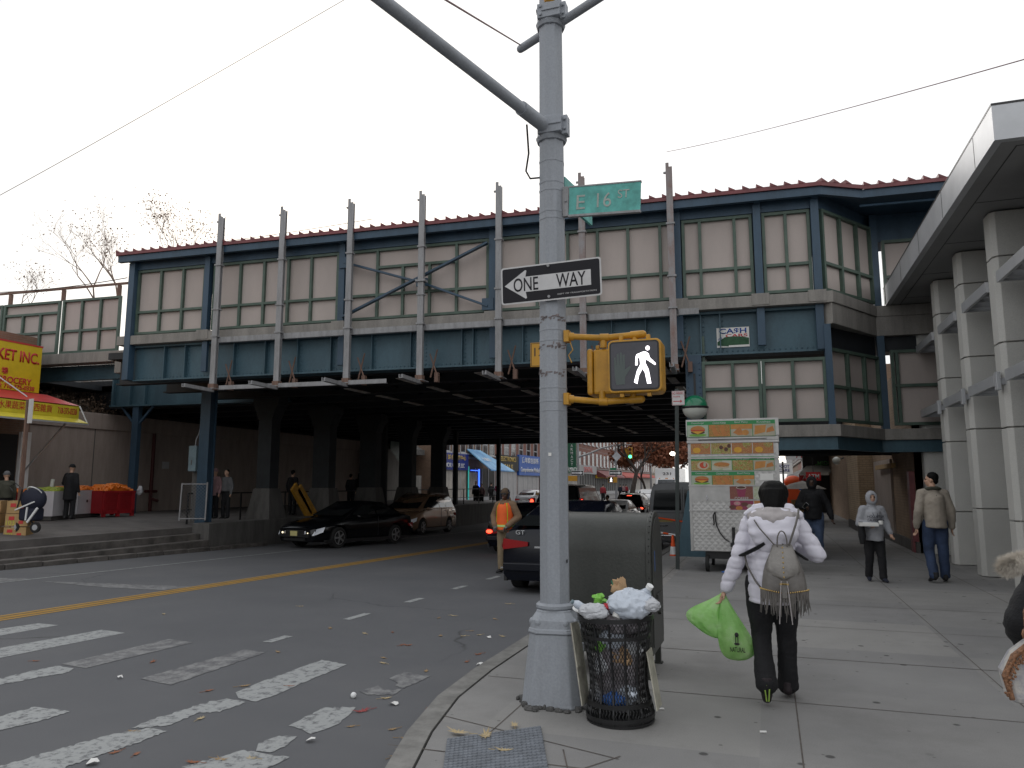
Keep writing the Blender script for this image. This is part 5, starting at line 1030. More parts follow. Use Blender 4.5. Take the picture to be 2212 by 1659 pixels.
stx('MARKET INC.',Yv(-62),Yv(83),PX(45,770,X1).z-.3,.36); stx('新港超級市場',Yv(-75),Yv(17),PX(8,800,X1).z-.3,.22); stx('FRUIT & GROCERY',Yv(-75),Yv(70),PX(35,822,X1).z-.3,.2); stx('Tel: 718-375-0338',Yv(-12),Yv(77),PX(35,836,X1).z-.3,.15)
# awning: sloping top, valance with lettering, lower flap
XA=-21.; q=PX(172,877,XA); ya_=q.y-10; zA=q.z-.3; zB=PX(175,905,XA).z-.3; zC=PX(188,920,XA).z-.3; dx=XA+23.2
mb=MB(); mb.add([(.9,-17,zb_-.02),(.9,ye+.3,zb_-.02),(dx,ya_,zA),(dx,-17,zA),(.9,-17,zb_-.05),(.9,ye+.3,zb_-.05),(dx,ya_,zA-.03),(dx,-17,zA-.03)],[(0,1,2,3),(7,6,5,4),(0,4,5,1),(1,5,6,2),(2,6,7,3)]); mb.build('awning_top','shop_red',ST)
mb=MB(); mb.box(dx-.02,dx,-17,ya_,zB,zA-.001); mb.build('awning_valance','awning_yellow',ST)
mb=MB(); mb.add([(dx-.01,-17,zB),(dx-.01,ya_,zB),(dx+.28,ya_+.12,zC+.06),(dx+.28,-17,zC+.06),(dx-.01,-17,zB-.02),(dx-.01,ya_,zB-.02),(dx+.28,ya_+.12,zC+.04),(dx+.28,-17,zC+.04)],[(0,1,2,3),(7,6,5,4),(1,5,6,2),(2,6,7,3)]); mb.build('awning_flap','awning_yellow',ST)
mb=MB(); mb.bar((dx+.28,-17,zC+.02),(dx+.28,ya_+.13,zC+.02),.05,.05); mb.bar((dx,ya_,zA),(dx+.28,ya_+.13,zC),.03,.03); mb.bar((.1,ya_-.2,zC-1.6),(dx,ya_-.3,zB),.04,.04); mb.bar((dx,ya_-4.5,zA),(dx+.28,ya_-4.4,zC),.03,.03)
mb.bar((sx,ye-2.4,zb_+.9),(dx+.02,ye-1.4,zA+.1),.03,.03); mb.build('awning_frame','canopy_metal',ST)
YA=lambda x:PX(x,890,XA).y-10
text('新鮮蔬菜 水果蔬菜 中西雜貨',.24,'shop_red',ST,(dx+.002,(YA(-75)+YA(112))/2,(zA+zB)/2+.02),(0,1,0),(0,0,1),w=YA(112)-YA(-75),ext=.006); text('718-375-0338',.2,'shop_red',ST,(dx+.002,(YA(122)+YA(168))/2,(zA+zB)/2-.0),(0,1,0),(0,0,1),w=YA(165)-YA(124),ext=.006,weight=.01)
mb=MB(); mb.box(-.02,.03,-4,7.7,.0,2.9); mb.build('shop_opening','black_plastic',ST); mb=MB(); mb.box(.0,.12,7.75,8.1,.0,3.0); mb.build('corner_post','white_paint',ST)
# retaining wall and embankment
rw=thing('retaining_wall','long tan concrete retaining wall behind the fruit stands, running on under the overpass','wall',(-24.5,18.2,.3))
mb=MB(); mb.box(-.5,0,0,30,0,4.0); mb.box(-.55,.06,0,30,3.4,4.02); mb.box(-5,-.4,-.1,.1,0,4.02)
for y in (5.2,10.4,15.6): pass
mb.build('wall','wall_concrete',rw,bevel=.02)
mb=MB()
for y in (3.6,9,14.4,19.8,25): mb.box(.0,.01,y,y+.03,0,3.4)
mb.build('wall_joint','dark_concrete',rw)
mb=MB(); mb.box(-16,-.55,0,34,3.5,3.9); mb.add([(-.55,0,3.8),(-.55,34,3.8),(-4,34,6.2),(-4,0,6.2),(-16,34,6.4),(-16,0,6.4)],[(0,1,2,3),(3,2,4,5)]); em=mb.build('embankment','dark_concrete',None); em.location=(-24.5,18.2,.3); tag(em,kind='structure')
mb=MB(); mb.box(-9.5,-.5,-8,0,3.5,6.5) ; 
# dry brush on the embankment
def brush(n,fn,r,L,name,material,lab):
    mb=MB(); R_=random.Random(5)
    for i in range(n):
        p=fn(R_); d=Vector((R_.uniform(-.6,1),R_.uniform(-1,1),R_.uniform(.2,1))).normalized(); q=p+d*R_.uniform(.4,1)*L; s_=r
        a=d.cross(Vector((0,0,1))).normalized()*s_; mb.add([tuple(p-a),tuple(p+a),tuple(q)],[(0,1,2)])
        for k in range(3):
            c_=p.lerp(q,R_.uniform(.3,1)); e_=Vector((R_.uniform(-1,1),R_.uniform(-1,1),R_.uniform(-1,1))).normalized()*.07; f_=Vector((R_.uniform(-1,1),R_.uniform(-1,1),R_.uniform(-1,1))).normalized()*.07; mb.add([tuple(c_),tuple(c_+e_),tuple(c_+f_)],[(0,1,2)])
    o=mb.build(name,material); tag(o,lab,'brush',kind='stuff'); return o
mat('dry_brush',(.20,.14,.10),.95,0,.5,3,col2=(.09,.065,.045)); brush(5200,lambda R_:(lambda a,y:Vector((-24.9-a*4.5,y,4.1+a*2.0+R_.uniform(0,.35))))(R_.random(),R_.uniform(17.,26)),.01,.8,'dry_brush','dry_brush','dry brown brush covering the embankment above the retaining wall')
mat('dark_green_leaf',(.05,.07,.03),.9,0,.4,5); brush(900,lambda R_:(lambda a:Vector((-25.3-a*2.5,R_.uniform(16,19.4),5.4+R_.uniform(0,1.4))))(R_.random()),.01,.6,'evergreen_twigs','dark_green_leaf','greenish twigs rising behind the yellow sign')
# fruit stands
mat('bin_red',(.33,.012,.018),.45,0,.15,3); mat('orange_fruit',(.75,.19,.015),.45); mat('green_fruit',(.35,.42,.06),.45); mat('carton_print',(.52,.52,.06),.7); mat('carton_white',(.55,.53,.55),.8,0,.06,3); mat('carton_pink',(.42,.25,.36),.8)
ZP=.5
def fbin(x0,x1,ybot,ytop,kind,lab,depth=1.1):
    a=G(x0,ybot[0],ZP); b2=G(x1,ybot[1],ZP); w=(Vector((b2.x,b2.y))-Vector((a.x,a.y))).length; an=math.atan2(b2.y-a.y,b2.x-a.x); k=kd(a); h=(ybot[0]-ytop)*k/F
    t_=thing('fruit_bin',lab,'fruit bin',(a.x,a.y,ZP),an,'fruit bins in front of the retaining wall')
    if kind=='red':
        mb=MB()
        for x in (0,w-.1,w/2-.06): mb.box(x,x+.1,-.0,.1,0,h); mb.box(x,x+.1,depth-.1,depth,0,h)
        mb.box(0,w,-.02,.06,h-.07,h); mb.box(0,w,depth-.06,depth,h-.07,h); mb.box(-.02,.05,.06,depth-.06,.12,h); mb.box(w-.05,w+.02,.06,depth-.06,.12,h); mb.box(0,w,.0,.05,.1,.2)
        z=.24
        while z<h-.09: mb.box(.1,w-.1,.02,.05,z,z+.045); z+=.065
        mb.box(.05,w-.05,.055,.07,.12,h-.05); mb.build('slatted_crate','bin_red',t_)
    else:
        mb=MB(); mb.box(0,w,0,depth,.12,h); mb.build('carton','carton_white',t_); mb=MB(); mb.box(.05,w-.05,.05,depth-.05,0,.119); mb.build('pallet','dark_concrete',t_)
        if kind=='print':
            mb=MB(); mb.box(w*.62,w-.01,-.008,-.001,.13,h-.01); mb.build('green_print','carton_print',t_); mb=MB(); mb.lathe([(.16,0),(.16,.006)],12); o=mb.build('pink_print','carton_pink',t_); o.rotation_euler=(math.pi/2,0,0); o.location=(w*.86,-.0085,h*.8); mb=MB(); mb.box(w*.62,w*.8,-.013,-.0085,.2,h*.5); mb.build('pink_print','carton_pink',t_)
            mb=MB(); mb.lathe([(.05,0),(.05,.006)],12); o=mb.build('carry_hole','black_plastic',t_); o.rotation_euler=(math.pi/2,0,0); o.location=(w*.35,-.001,h*.6)
    return t_,w,h,depth
def fruit(t_,w,h,depth,m,n,lab,hump=.3,seed=1,r=.045):
    R_=random.Random(seed); mb=MB()
    for i in range(n):
        u,v=R_.uniform(.04,.96),R_.uniform(.04,.96); z=h-.04+hump*math.sin(math.pi*u)**.8*math.sin(math.pi*min(1,v+.15))+R_.uniform(-.02,.02); mb.ell((u*w,v*depth,z),r,7,5)
    mb.prism([(0.03,h-.08),(w-.03,h-.08),(w*.75,h+hump*.8),(w*.3,h+hump*.85)],.1,'y',depth-.1)
    o=mb.build('fruit_heap',m,None,smooth=True,loc=t_.location); o.rotation_euler=t_.rotation_euler; tag(o,lab,'fruit',None,'stuff')
a=fbin(222,289,(1117,1114),1061,'red','red slatted plastic bin of oranges at the right end of the fruit row'); fruit(*a,'orange_fruit',420,'bright oranges heaped on the right red bin',.26,1)
a=fbin(165,221,(1119,1114),1060,'print','white fruit carton with green and pink print left of the orange bin'); fruit(*a,'orange_fruit',330,'orange and yellow fruit heaped on the printed white carton',.16,2)
a=fbin(112,162,(1124,1119),1062,'white','plain white fruit carton half hidden by the dark clad shopper'); fruit(*a,'green_fruit',230,'green fruit heaped on the plain white carton',.14,3)
a=fbin(58,109,(1126,1122),1066,'red','red plastic bin behind the folded stroller'); fruit(*a,'orange_fruit',200,'oranges on the red bin behind the folded stroller',.12,4)
a=fbin(0,52,(1130,1126),1066,'red','red plastic bin at the far left edge behind the brown cartons'); fruit(*a,'orange_fruit',230,'oranges in the far left red bin',.18,5)
p=G(296,1114,ZP); lump('plastic_bag','bag_white',(p.x-.25,p.y+.3,1.22),(.12,.08,.16),'white plastic bag roll hanging off the right end of the orange bin','plastic bag',21,.4)
p=G(110,1120,ZP); mb=MB(); mb.cyl((0,0,.75),(.07,0,1.25),.055,None,10); o=mb.build('paper_roll','white_paint',None,loc=(p.x,p.y-.1,ZP)); tag(o,'white bag roll standing upright at the left of the dark clad shopper','roll')
# cartons stacked near the steps
def cartons():
    for i,(x0,x1,yb_,l) in enumerate(((0,38,1162,0),(38,57,1162,1))): pass
    base_=G(62,1160,.3); lab=['bottom brown fruit carton of the stack by the steps','middle brown fruit carton with yellow figures in the stack by the steps','top open brown fruit carton of the stack by the steps']
    zs=[(1162,1139),(1138,1110),(1110,1082)]
    p0=G(6,1162,.3); k=kd(p0)
    for i,(a_,b2) in enumerate(zs):
        z=.3+(1162-a_)*k/F; h=(a_-b2)*k/F-.01; w=.42
        t_=thing('fruit_carton',lab[i],'carton',(p0.x+.0+.02*i,p0.y,z),.5+.05*i,'brown fruit cartons stacked by the steps'); mb=MB(); mb.box(0,.5,0,.42,0,h); mb.build('carton','cardboard',t_,bevel=.005)
        mb=MB(); mb.box(.08,.2,-.006,-.001,h*.5,h*.8); mb.box(.3,.4,-.006,-.001,h*.2,h*.45); mb.build('red_print','shop_red',t_)
        if i<2: text(['302','103'][i],h*.35,'carton_print',t_,(.12,-.003,h*.3),ext=.002)
        t2=copy_tree(t_); t2.location=(p0.x-.62,p0.y-.25,z); t2['label']=['bottom carton of the left stack cut by the picture edge','middle carton of the left stack cut by the picture edge','top carton of the left stack cut by the picture edge'][i]
cartons()
# stroller
def stroller():
    p=G(66,1150,.42); t_=thing('stroller','dark folding baby stroller with white piping beside the brown cartons','stroller',(p.x,p.y,.42),.2)
    mb=MB(); pts=[]
    for a0 in range(7):
        a_=math.radians(15+a0*25); pts.append((.35*math.cos(a_),.72+.42*math.sin(a_)))
    mb.ell((0,0,.80),(.33,.22,.30),18,12); mb.build('hood','navy_cloth' if 'navy_cloth' in MATS else mat('navy_cloth',(.012,.014,.03),.8),t_,smooth=True)
    mb=MB(); mb.tube([(.18*math.cos(a)+.08,-.22*math.sin(a),.82+.29*math.sin(a)**.5) for a in [.0+k*math.pi/10 for k in range(11)]],.014,6); mb.bar((-.3,-.2,.55),(.2,-.2,.75),.03,.03); mb.bar((.05,-.2,.25),(.3,-.2,.6),.035,.05); mb.bar((-.0,-.2,.3),(.02,-.2,.62),.03,.03); mb.build('frame_tube','white_paint',t_)
    mb=MB(); mb.box(-.25,.2,-.18,.18,.28,.6); mb.build('seat','navy_cloth',t_,bevel=.06)
    mb=MB(); mb.tube([(-.4,-.2,1.0),(-.5,-.2,1.12),(-.35,-.2,1.2),(-.15,-.2,1.05),(-.25,-.2,.6)],.015,6); mb.bar((.1,-.15,.3),(.25,-.15,.1),.025,.025); mb.bar((-.25,-.15,.3),(-.3,-.15,.1),.025,.025); mb.build('handle','black_metal',t_)
    for x in (.26,-.3):
        mb=MB(); mb.cyl((x,-.19,.13),(x,-.14,.13),.13,None,16); w=mb.build('wheel','rubber',t_); mb=MB(); mb.cyl((x,-.2,.13),(x,-.135,.13),.07,None,12); mb.build('hub','canopy_metal',w)
stroller()
# pole with small sign left
p=G(36,1160,.3); tp=PY(36,865,p.y); pl_=thing('sign_post','thin dark post with a small white notice in front of the grocery awning','sign',(p.x,p.y,.3)); mb=MB(); mb.bar((0,0,0),(.0,0,tp.z-.3),.09,.06); mb.build('post','rusty_steel',pl_); mb=MB(); mb.box(.06,.22,-.04,-.03,tp.z-.3-.6,tp.z-.3+.02); mb.build('notice','sign_white',pl_)
# chain link fence panel on the platform edge
cl=thing('chain_link_panel','freestanding chain link fence panel by the front column','fence',(0,0,0))
a=PX(387,1119,-17.0); b2=PX(443,1119,-16.35); a.z=b2.z=.5; d=(b2-a); k=kd(a); h=80*k/F; cl.location=a
mb=MB(); mb.tube([(0,0,0),(.04,0,h)],.025,8); mb.tube([tuple(d),(d.x+.02,d.y,h+.03)],.025,8); mb.tube([(0.04,0,h-.03),(d.x,d.y,h-.03)],.018,8); mb.tube([(0,0,.05),(d.x,d.y,.05)],.018,8); mb.build('tube_frame','galvanised_steel',cl)
mb=MB(); L_=d.length; u=d.normalized(); n_=int((L_+h)/.1)
for i in range(n_):
    s0=i*.1
    for sg_ in (1,-1):
        x0_,z0_,x1_,z1_=(s0-h,0,s0,h) if sg_==1 else (s0-h,h,s0,0)
        if x0_<0: f_=(0-x0_)/(x1_-x0_); z0_=z0_+(z1_-z0_)*f_; x0_=0
        if x1_>L_: f_=(L_-x0_)/(x1_-x0_); z1_=z0_+(z1_-z0_)*f_; x1_=L_
        if x1_>x0_+.02: mb.tube([tuple(u*x0_+Vector((0,0,z0_))),tuple(u*x1_+Vector((0,0,z1_)))],.003,3,cap=False)
mb.build('wire_mesh','galvanised_steel',cl)
# railing along the walkway wall
rl=thing('walkway_railing','dark pipe railing along the walkway wall under the overpass','railing',(-17.3,19,.3))
mb=MB(); mb.bar((0,0,1.0),(0,28,1.0),.045,.045); mb.bar((0,0,.5),(0,28,.5),.03,.03); 
for i in range(12): mb.bar((0,i*2.5,0),(0,i*2.5,1.0),.045,.045)
mb.build('rails','black_metal',rl)
# leaning yellow board
p=G(665,1110,.42); yb=thing('yellow_board','yellow barrier board leaning against the dark column by the black sedan','board',(PX(668,1110,-16.3).x,PX(668,1110,-16.3).y,.42))
a=PX(668,1110,-16.3); b2=PX(634,1046,-16.3); v=b2-a; mb=MB(); mb.bar((0,0,0),(0,v.y,b2.z-a.z),.35,.09,(1,0,0)); mb.bar((0,.32,0.02),(0,v.y+.32,b2.z-a.z-.05),.33,.09,(1,0,0)); mb.build('board','signal_yellow' ,yb)
# red standpipe on the wall and grey notice
rp_=thing('standpipe','dark red standpipe on the tan wall at the bridge end column','pipe',(-24.3,PX(322,1060,-24.4).y,.3)); mb=MB(); mb.tube([(0,0,0),(0,0,3.4)],.07,10); mb.tube([(0,-.3,1.0),(0,.3,1.0)],.06,10); mb.tube([(0,0,.7),(.3,.1,.6)],.06,10); mb.build('pipe',mat('pipe_maroon',(.07,.012,.012),.6),rp_,smooth=True)
p=PX(357,1005,-24.42); mb=MB(); mb.box(p.x,p.x+.03,p.y-.18,p.y+.18,p.z-.15,p.z+.15); solo(mb,'wall_notice','canopy_metal','small pale notice on the dark wall under the overpass','sign')
# stair wall at the far end
sw=thing('stair_wall','pale concrete stair wall with sloping coping at the far end of the walkway','wall',(-23.9,41.5,.3))
mb=MB(); mb.prism([(0,0),(7.4,0),(7.4,1.9),(5.4,1.9),(2.6,3.6),(0,3.6)],-.2,'x',.2); mb.build('wall','ledge_concrete',sw)
mb=MB(); mb.box(-.3,-.25,3.5,7.4,1.9,4.2); mb.build('green_fence','frame_green',sw)
# ================================================================== BARE TREES
def tree(name,base_,h,lab,seed,m,leaf=None,spread=.8,depth=5,nl=0,tr=.14,group=None,lsz=.14,bare=True):
    R_=random.Random(seed); t_=thing(name,lab,'tree',base_,0,group); mb=MB(); tips=[]
    def br_(p,d,L,r,k):
        pts=[p]; rs=[r]; q=p; dd=d
        for i in range(3):
            dd=(dd+Vector((R_.uniform(-.18,.18),R_.uniform(-.18,.18),R_.uniform(-.05,.14)))).normalized(); q=q+dd*L/3; pts.append(q); rs.append(r*(1-.14*(i+1)))
        mb.tube(pts,rs,5 if k<depth-1 else 6,cap=(k==0))
        tips.append((q,k))
        if k==0: return
        for i in range(R_.choice((2,3,3))):
            a=R_.uniform(0,6.28); s_=spread*R_.uniform(.5,1.1); nd=(dd+Vector((math.cos(a)*s_,math.sin(a)*s_,R_.uniform(-.15,.35)))).normalized(); br_(pts[R_.choice((2,3,3))],nd,L*R_.uniform(.62,.82),r*.58,k-1)
    br_(Vector((0,0,0)),Vector((R_.uniform(-.08,.08),0,1)).normalized(),h*.3,tr,depth)
    mb.build('trunk',m,t_)
    if leaf:
        mb=MB(); tp_=[q for q,k in tips if k<=1]
        for i in range(nl):
            c_=R_.choice(tp_)+Vector((R_.gauss(0,.45),R_.gauss(0,.45),R_.gauss(0,.35))); e_=Vector((R_.uniform(-1,1),R_.uniform(-1,1),R_.uniform(-1,1))).normalized()*lsz; f_=Vector((R_.uniform(-1,1),R_.uniform(-1,1),R_.uniform(-1,1))).normalized()*lsz; mb.add([tuple(c_),tuple(c_+e_),tuple(c_+e_+f_),tuple(c_+f_)],[(0,1,2,3)])
        mb.build('crown',leaf,t_)
    return t_
mat('twig_brown',(.22,.16,.13),.9); mat('last_leaves',(.16,.08,.035),.9); mat('oak_leaves',(.22,.075,.035),.8,0,.4,1.2); mat('bark_dark',(.05,.038,.032),.9,0,.3,8)
def tb(x,y,Y): p=PY(x,y,Y); return (p.x,Y,p.z)
tree('bare_tree',tb(205,700,34),7.6,'bare tree at the left behind the viaduct fence, widest of the row',3,'twig_brown','last_leaves',.85,6,260,.075,'bare trees behind the viaduct',.07)
tree('bare_tree',tb(255,690,30),6.3,'bare tree with a leaning top just left of the overpass roof corner',8,'twig_brown','last_leaves',.75,6,200,.065,'bare trees behind the viaduct',.07)
tree('bare_tree',tb(385,700,36),8.6,'bushy bare tree top showing above the red roof near the first upright',13,'twig_brown','last_leaves',.8,6,700,.08,'bare trees behind the viaduct',.08)
tree('bare_tree',tb(40,720,34),5.8,'low bare tree at the far left edge above the fence',21,'twig_brown','last_leaves',.9,6,260,.06,'bare trees behind the viaduct',.07)
# ================================================================== VEHICLES (local +y is forward, x right, z up from the road)
mat('paint_black',(.004,.0045,.006),.16,spec=.42); mat('paint_navy',(.004,.005,.010),.18,spec=.4); mat('paint_brown',(.30,.19,.12),.22,.3,coat=.8); mat('paint_white',(.82,.82,.82),.25,coat=.5); mat('paint_grey',(.15,.155,.165),.3,.2,coat=.4); mat('paint_silver',(.38,.38,.39),.25,.5,coat=.5)
mat('headlamp',(.75,.78,.85),.1,coat=.5); mat('headlamp_on',(1.,.86,.6),.2,emit=1.5); mat('brake_on',(1.,.07,.03),.3,emit=3.5); mat('plate_yellow',(.55,.50,.22),.6); mat('amber',(.6,.2,.02),.3); mat('rim_metal',(.45,.45,.46),.3,.8); mat('tail_red',(.28,.008,.010),.2,spec=.3)
def cut(o,cyls):
    mb=MB()
    for p,q,r in cyls: mb.cyl(p,q,r,None,24)
    c_=mb.build('cutter','black_plastic'); md=o.modifiers.new('b','BOOLEAN'); md.object=c_; md.operation='DIFFERENCE'; md.solver='EXACT'
    dg=bpy.context.evaluated_depsgraph_get(); dg.update()
    try:
        me=bpy.data.meshes.new_from_object(o.evaluated_get(dg)); 
        if len(me.vertices)>50: o.data=me
    except Exception: pass
    o.modifiers.clear(); bpy.data.objects.remove(c_)
def vehicle(name,label,cat,prof,cab,Wd,wb,wr=.33,paint='paint_black',front=None,rear='taillights',lights_on=False,brake=False,sill=.22,group=None,plate='paper',rack=False,mir=True,wins=None,yf=None):
    """prof: (y, ztop, half-width factor) from rear to front; cab: rear base, roof rear, roof front, windscreen base as (y,z)"""
    t_=thing(name,label,cat,(0,0,0),0,group); w=Wd/2; mb=MB(); ring=[]; NS=len(prof)
    for y,zt,f in prof:
        ww=w*f; zs=sill+(.08 if y in (prof[0][0],prof[-1][0]) else 0); h=[(ww*.88,zs),(ww*.985,zs+.10),(ww,zs+(zt-zs)*.45),(ww*.985,zs+(zt-zs)*.75),(ww*.93,zt-.045),(ww*.80,zt),(ww*.4,zt+.018)]
        ring.append([(x,y,z) for x,z in h]+[(-x,y,z) for x,z in reversed(h)])
    K=len(ring[0]); vs=sum(ring,[]); fs=[(i*K+k,i*K+(k+1)%K,(i+1)*K+(k+1)%K,(i+1)*K+k) for i in range(NS-1) for k in range(K)]+[tuple(range(K)),tuple(range((NS-1)*K+K-1,(NS-1)*K-1,-1))]
    mb.add(vs,fs); body=mb.build('body',paint,t_)
    yw=yf if yf is not None else wb/2; wy=(yw,yw-wb)
    cut(body,[((sx_*(w-.24),y,wr),(sx_*(w+.1),y,wr),wr+.07) for y in wy for sx_ in (1,-1)])
    for p in body.data.polygons: p.use_smooth=True
    try: body.data.set_sharp_from_angle(angle=math.radians(35))
    except Exception: pass
    (ya,za),(yb,zb),(yc,zc),(yd,zd)=cab; wb_=w*.88; wt=w*.70
    def sec(y,zbase,zr,tw): return [(wb_,y,zbase),(wb_+(tw-wb_)*.5,y,zbase+(zr-zbase)*.55),(tw,y,zr-.05),(tw*.88,y,zr),(0,y,zr+.02)]
    S_=[sec(ya,za-.02,za+.0,wb_*.92),sec(ya+(yb-ya)*.5,za-.02,za+(zb-za)*.58,wb_*.86),sec(yb,za-.02,zb,wt),sec((yb+yc)/2,za-.02,max(zb,zc)+.015,wt),sec(yc,zd-.02,zc,wt),sec(yc+(yd-yc)*.5,zd-.02,zd+(zc-zd)*.56,wb_*.86),sec(yd,zd-.03,zd,wb_*.92)]
    vs=[];fs=[]
    for s_ in S_:
        r_=s_+[(-x,y,z) for x,y,z in reversed(s_[:-1])]; vs+=r_
    K=9
    for i in range(len(S_)-1):
        for k in range(K-1): fs.append((i*K+k,i*K+k+1,(i+1)*K+k+1,(i+1)*K+k))
        fs.append((i*K+K-1,i*K,(i+1)*K,(i+1)*K+K-1))
    fs+=[tuple(range(K)),tuple(range((len(S_)-1)*K+K-1,(len(S_)-1)*K-1,-1))]
    mb=MB(); mb.add(vs,fs); mb.build('roof',paint,t_,smooth=True)
    # side glass as panes between pillars
    def xs_(z,zbase,zr): f=min(1,max(0,(z-zbase)/(zr-.05-zbase))); return wb_+(wt-wb_)*f+.012
    zr=(zb+zc)/2; zl=max(za,zd)+.03; zh=zr-.09
    def yfr(z): return yd+(yc-yd)*min(1,(z-zd)/(zc-zd))-.10
    def yre(z): return ya+(yb-ya)*min(1,(z-za)/max(.01,(zb-za)))+.12
    n_=wins or 2; cuts=[0]+[i/n_ for i in range(1,n_)]+[1]
    for sx_ in (1,-1):
        for i in range(n_):
            g=.025; a0,a1=cuts[i],cuts[i+1]; P=[]
            for (f,z) in ((a0,zl),(a1,zl),(a1,zh),(a0,zh)):
                y0_,y1_=yre(z),yfr(z); ym=y0_+(y1_-y0_)*f if (f in (0,1)) else (yre(zh)+ (yfr(zh)-yre(zh))*f*0.95+.02)
                y_=ym+(g if f==a0 else -g); P.append((sx_*(xs_(z,zl-.03,zr)),y_,z))
            mb=MB(); mb.quad(*P); o=mb.build('window','glass_dark',t_)
    def front_glass(yA,zA,yB,zB,nm,out):
        mb=MB(); n0=Vector((0,(zB-zA),-(yB-yA))); n0=n0.normalized()*(.03 if n0.y*out>0 else -.03)
        mb.quad((-wb_*.86,yA+n0.y,zA+.05+n0.z),(wb_*.86,yA+n0.y,zA+.05+n0.z),(wt*.9,yB+n0.y,zB-.05+n0.z),(-wt*.9,yB+n0.y,zB-.05+n0.z)); mb.build(nm,'glass_dark',t_)
    front_glass(yd,zd,yc,zc,'windscreen',1); front_glass(ya,za,yb,zb,'rear_window',-1)
    # wheels
    for y in wy:
        for sx_ in (1,-1):
            x0,x1=sx_*(w-.22),sx_*(w-.005); mb=MB(); mb.M=None; mb.cyl((x0,y,wr),(x1,y,wr),wr,None,28); wh=mb.build('wheel','rubber',t_,bevel=.02)
            mb=MB(); mb.cyl((x1-.01*sx_,y,wr),(x1+.008*sx_,y,wr),wr*.66,None,24); mb.mi=1; mb.cyl((x1,y,wr),(x1+.012*sx_,y,wr),wr*.6,None,20); mb.mi=0
            for k in range(5): a=6.283*k/5; mb.bar((x1+.012*sx_,y,wr),(x1+.012*sx_,y+wr*.62*math.cos(a),wr+wr*.62*math.sin(a)),.055,.02,(1,0,0))
            mb.cyl((x1,y,wr),(x1+.03*sx_,y,wr),.05,None,12)
            mb.build('rim',['rim_metal','black_plastic'],wh)
    yF=prof[-1][0]; yR=prof[0][0]; zF=prof[-1][1]; zR=prof[0][1]
    # door seams and handles
    mb=MB()
    for i in range(1,(n_ if n_>1 else 2)):
        y=yre(zh)+(yfr(zh)-yre(zh))*i/n_; 
        for sx_ in (1,-1): mb.box(sx_*(w*.985),sx_*(w*1.004),y-.006,y+.006,sill+.12,zl-.05)
    for sx_ in (1,-1): mb.box(sx_*(w*.94),sx_*(w*1.0),yR+.3,yF-.4,sill-.04,sill+.06)
    mb.build('seams','black_plastic',t_)
    for i in range(n_ if n_<3 else 2):
        for sx_ in (1,-1):
            y=yre(zh)+(yfr(zh)-yre(zh))*(i+.12)/n_*(1 if n_<3 else 1.2); mb=MB(); mb.box(sx_*(w*.985),sx_*(w*1.02),y+.03,y+.2,zl-.17,zl-.14); mb.build('handle','chrome' if paint!='paint_black' else paint,t_)
    if mir:
        for sx_ in (1,-1): mb=MB(); mb.ell((sx_*(w+.06),yd-.45,zd+.05),(.10,.06,.075),10,6); mb.build('mirror',paint,t_,smooth=True)
    # front
    if front:
        mb=MB(); mb.box(-w*.42,w*.42,yF-.05,yF+.02,zF-.2,zF-.04); g_=mb.build('grille','black_plastic',t_); mb=MB()
        for k in range(3): mb.box(-w*.42,w*.42,yF+.021,yF+.035,zF-.19+k*.055,zF-.175+k*.055)
        mb.build('grille_bar','chrome',g_)
        for sx_ in (1,-1):
            mb=MB(); mb.add([(sx_*w*.46,yF+.012,zF-.20),(sx_*w*.46,yF+.012,zF-.07),(sx_*w*.84,yF-.10,zF-.02),(sx_*w*.985,yF-.38,zF+.06),(sx_*w*.985,yF-.3,zF-.1),(sx_*w*.84,yF-.03,zF-.2)],[(0,1,2,5),(5,2,3,4)]); hl=mb.build('headlight','headlamp',t_)
            if lights_on: mb=MB(); mb.ell((sx_*w*.6,yF+.0,zF-.13),(.035,.03,.03),10,6) if sx_>0 else mb.ell((sx_*w*.6,yF+.0,zF-.13),(.02,.03,.02),10,6); mb.build('bulb','headlamp_on',hl)
        mb=MB(); mb.box(-w*.7,w*.7,yF-.02,yF+.05,.36,.46); mb.box(-w*.5,w*.5,yF-.02,yF+.03,.25,.33); mb.build('lower_intake','black_plastic',t_)
        mb=MB(); mb.box(-.15,.15,yF+.05,yF+.06,.40,.55); mb.build('licence_plate',plate,t_)
    # rear
    if rear:
        vert=rear=='tall'; zt=za+.28 if vert else zR-.12
        for sx_ in (1,-1):
            mb=MB()
            if vert: mb.box(sx_*w*.86,sx_*w*1.0,yR-.015,yR+.12,zt-.42,zt+.05)
            else: (lambda F_,B_: mb.add(F_+B_,[(0,1,2,5),(5,2,3,4)]+[(6,11,8,7),(11,10,9,8)]+[(i,(i+1)%6,6+(i+1)%6,6+i) for i in range(6)]))([(sx_*w*.44,yR-.035,zt-.07),(sx_*w*.44,yR-.035,zt+.0),(sx_*w*.90,yR-.03,zt+.05),(sx_*w*1.01,yR+.30,zt+.02),(sx_*w*1.01,yR+.20,zt-.09),(sx_*w*.90,yR-.03,zt-.13)],[(sx_*w*.44,yR+.06,zt-.07),(sx_*w*.44,yR+.06,zt+.0),(sx_*w*.85,yR+.10,zt+.05),(sx_*w*.93,yR+.32,zt+.02),(sx_*w*.93,yR+.22,zt-.09),(sx_*w*.85,yR+.10,zt-.13)])
            tl_=mb.build('taillight','tail_red',t_)
            if brake: mb=MB(); mb.ell((sx_*w*(.95 if vert else .80),yR-.035,zt-(.1 if vert else .04)),(.07 if vert else .10,.04,.11 if vert else .055),10,6); mb.build('brake_lamp','brake_on',tl_)
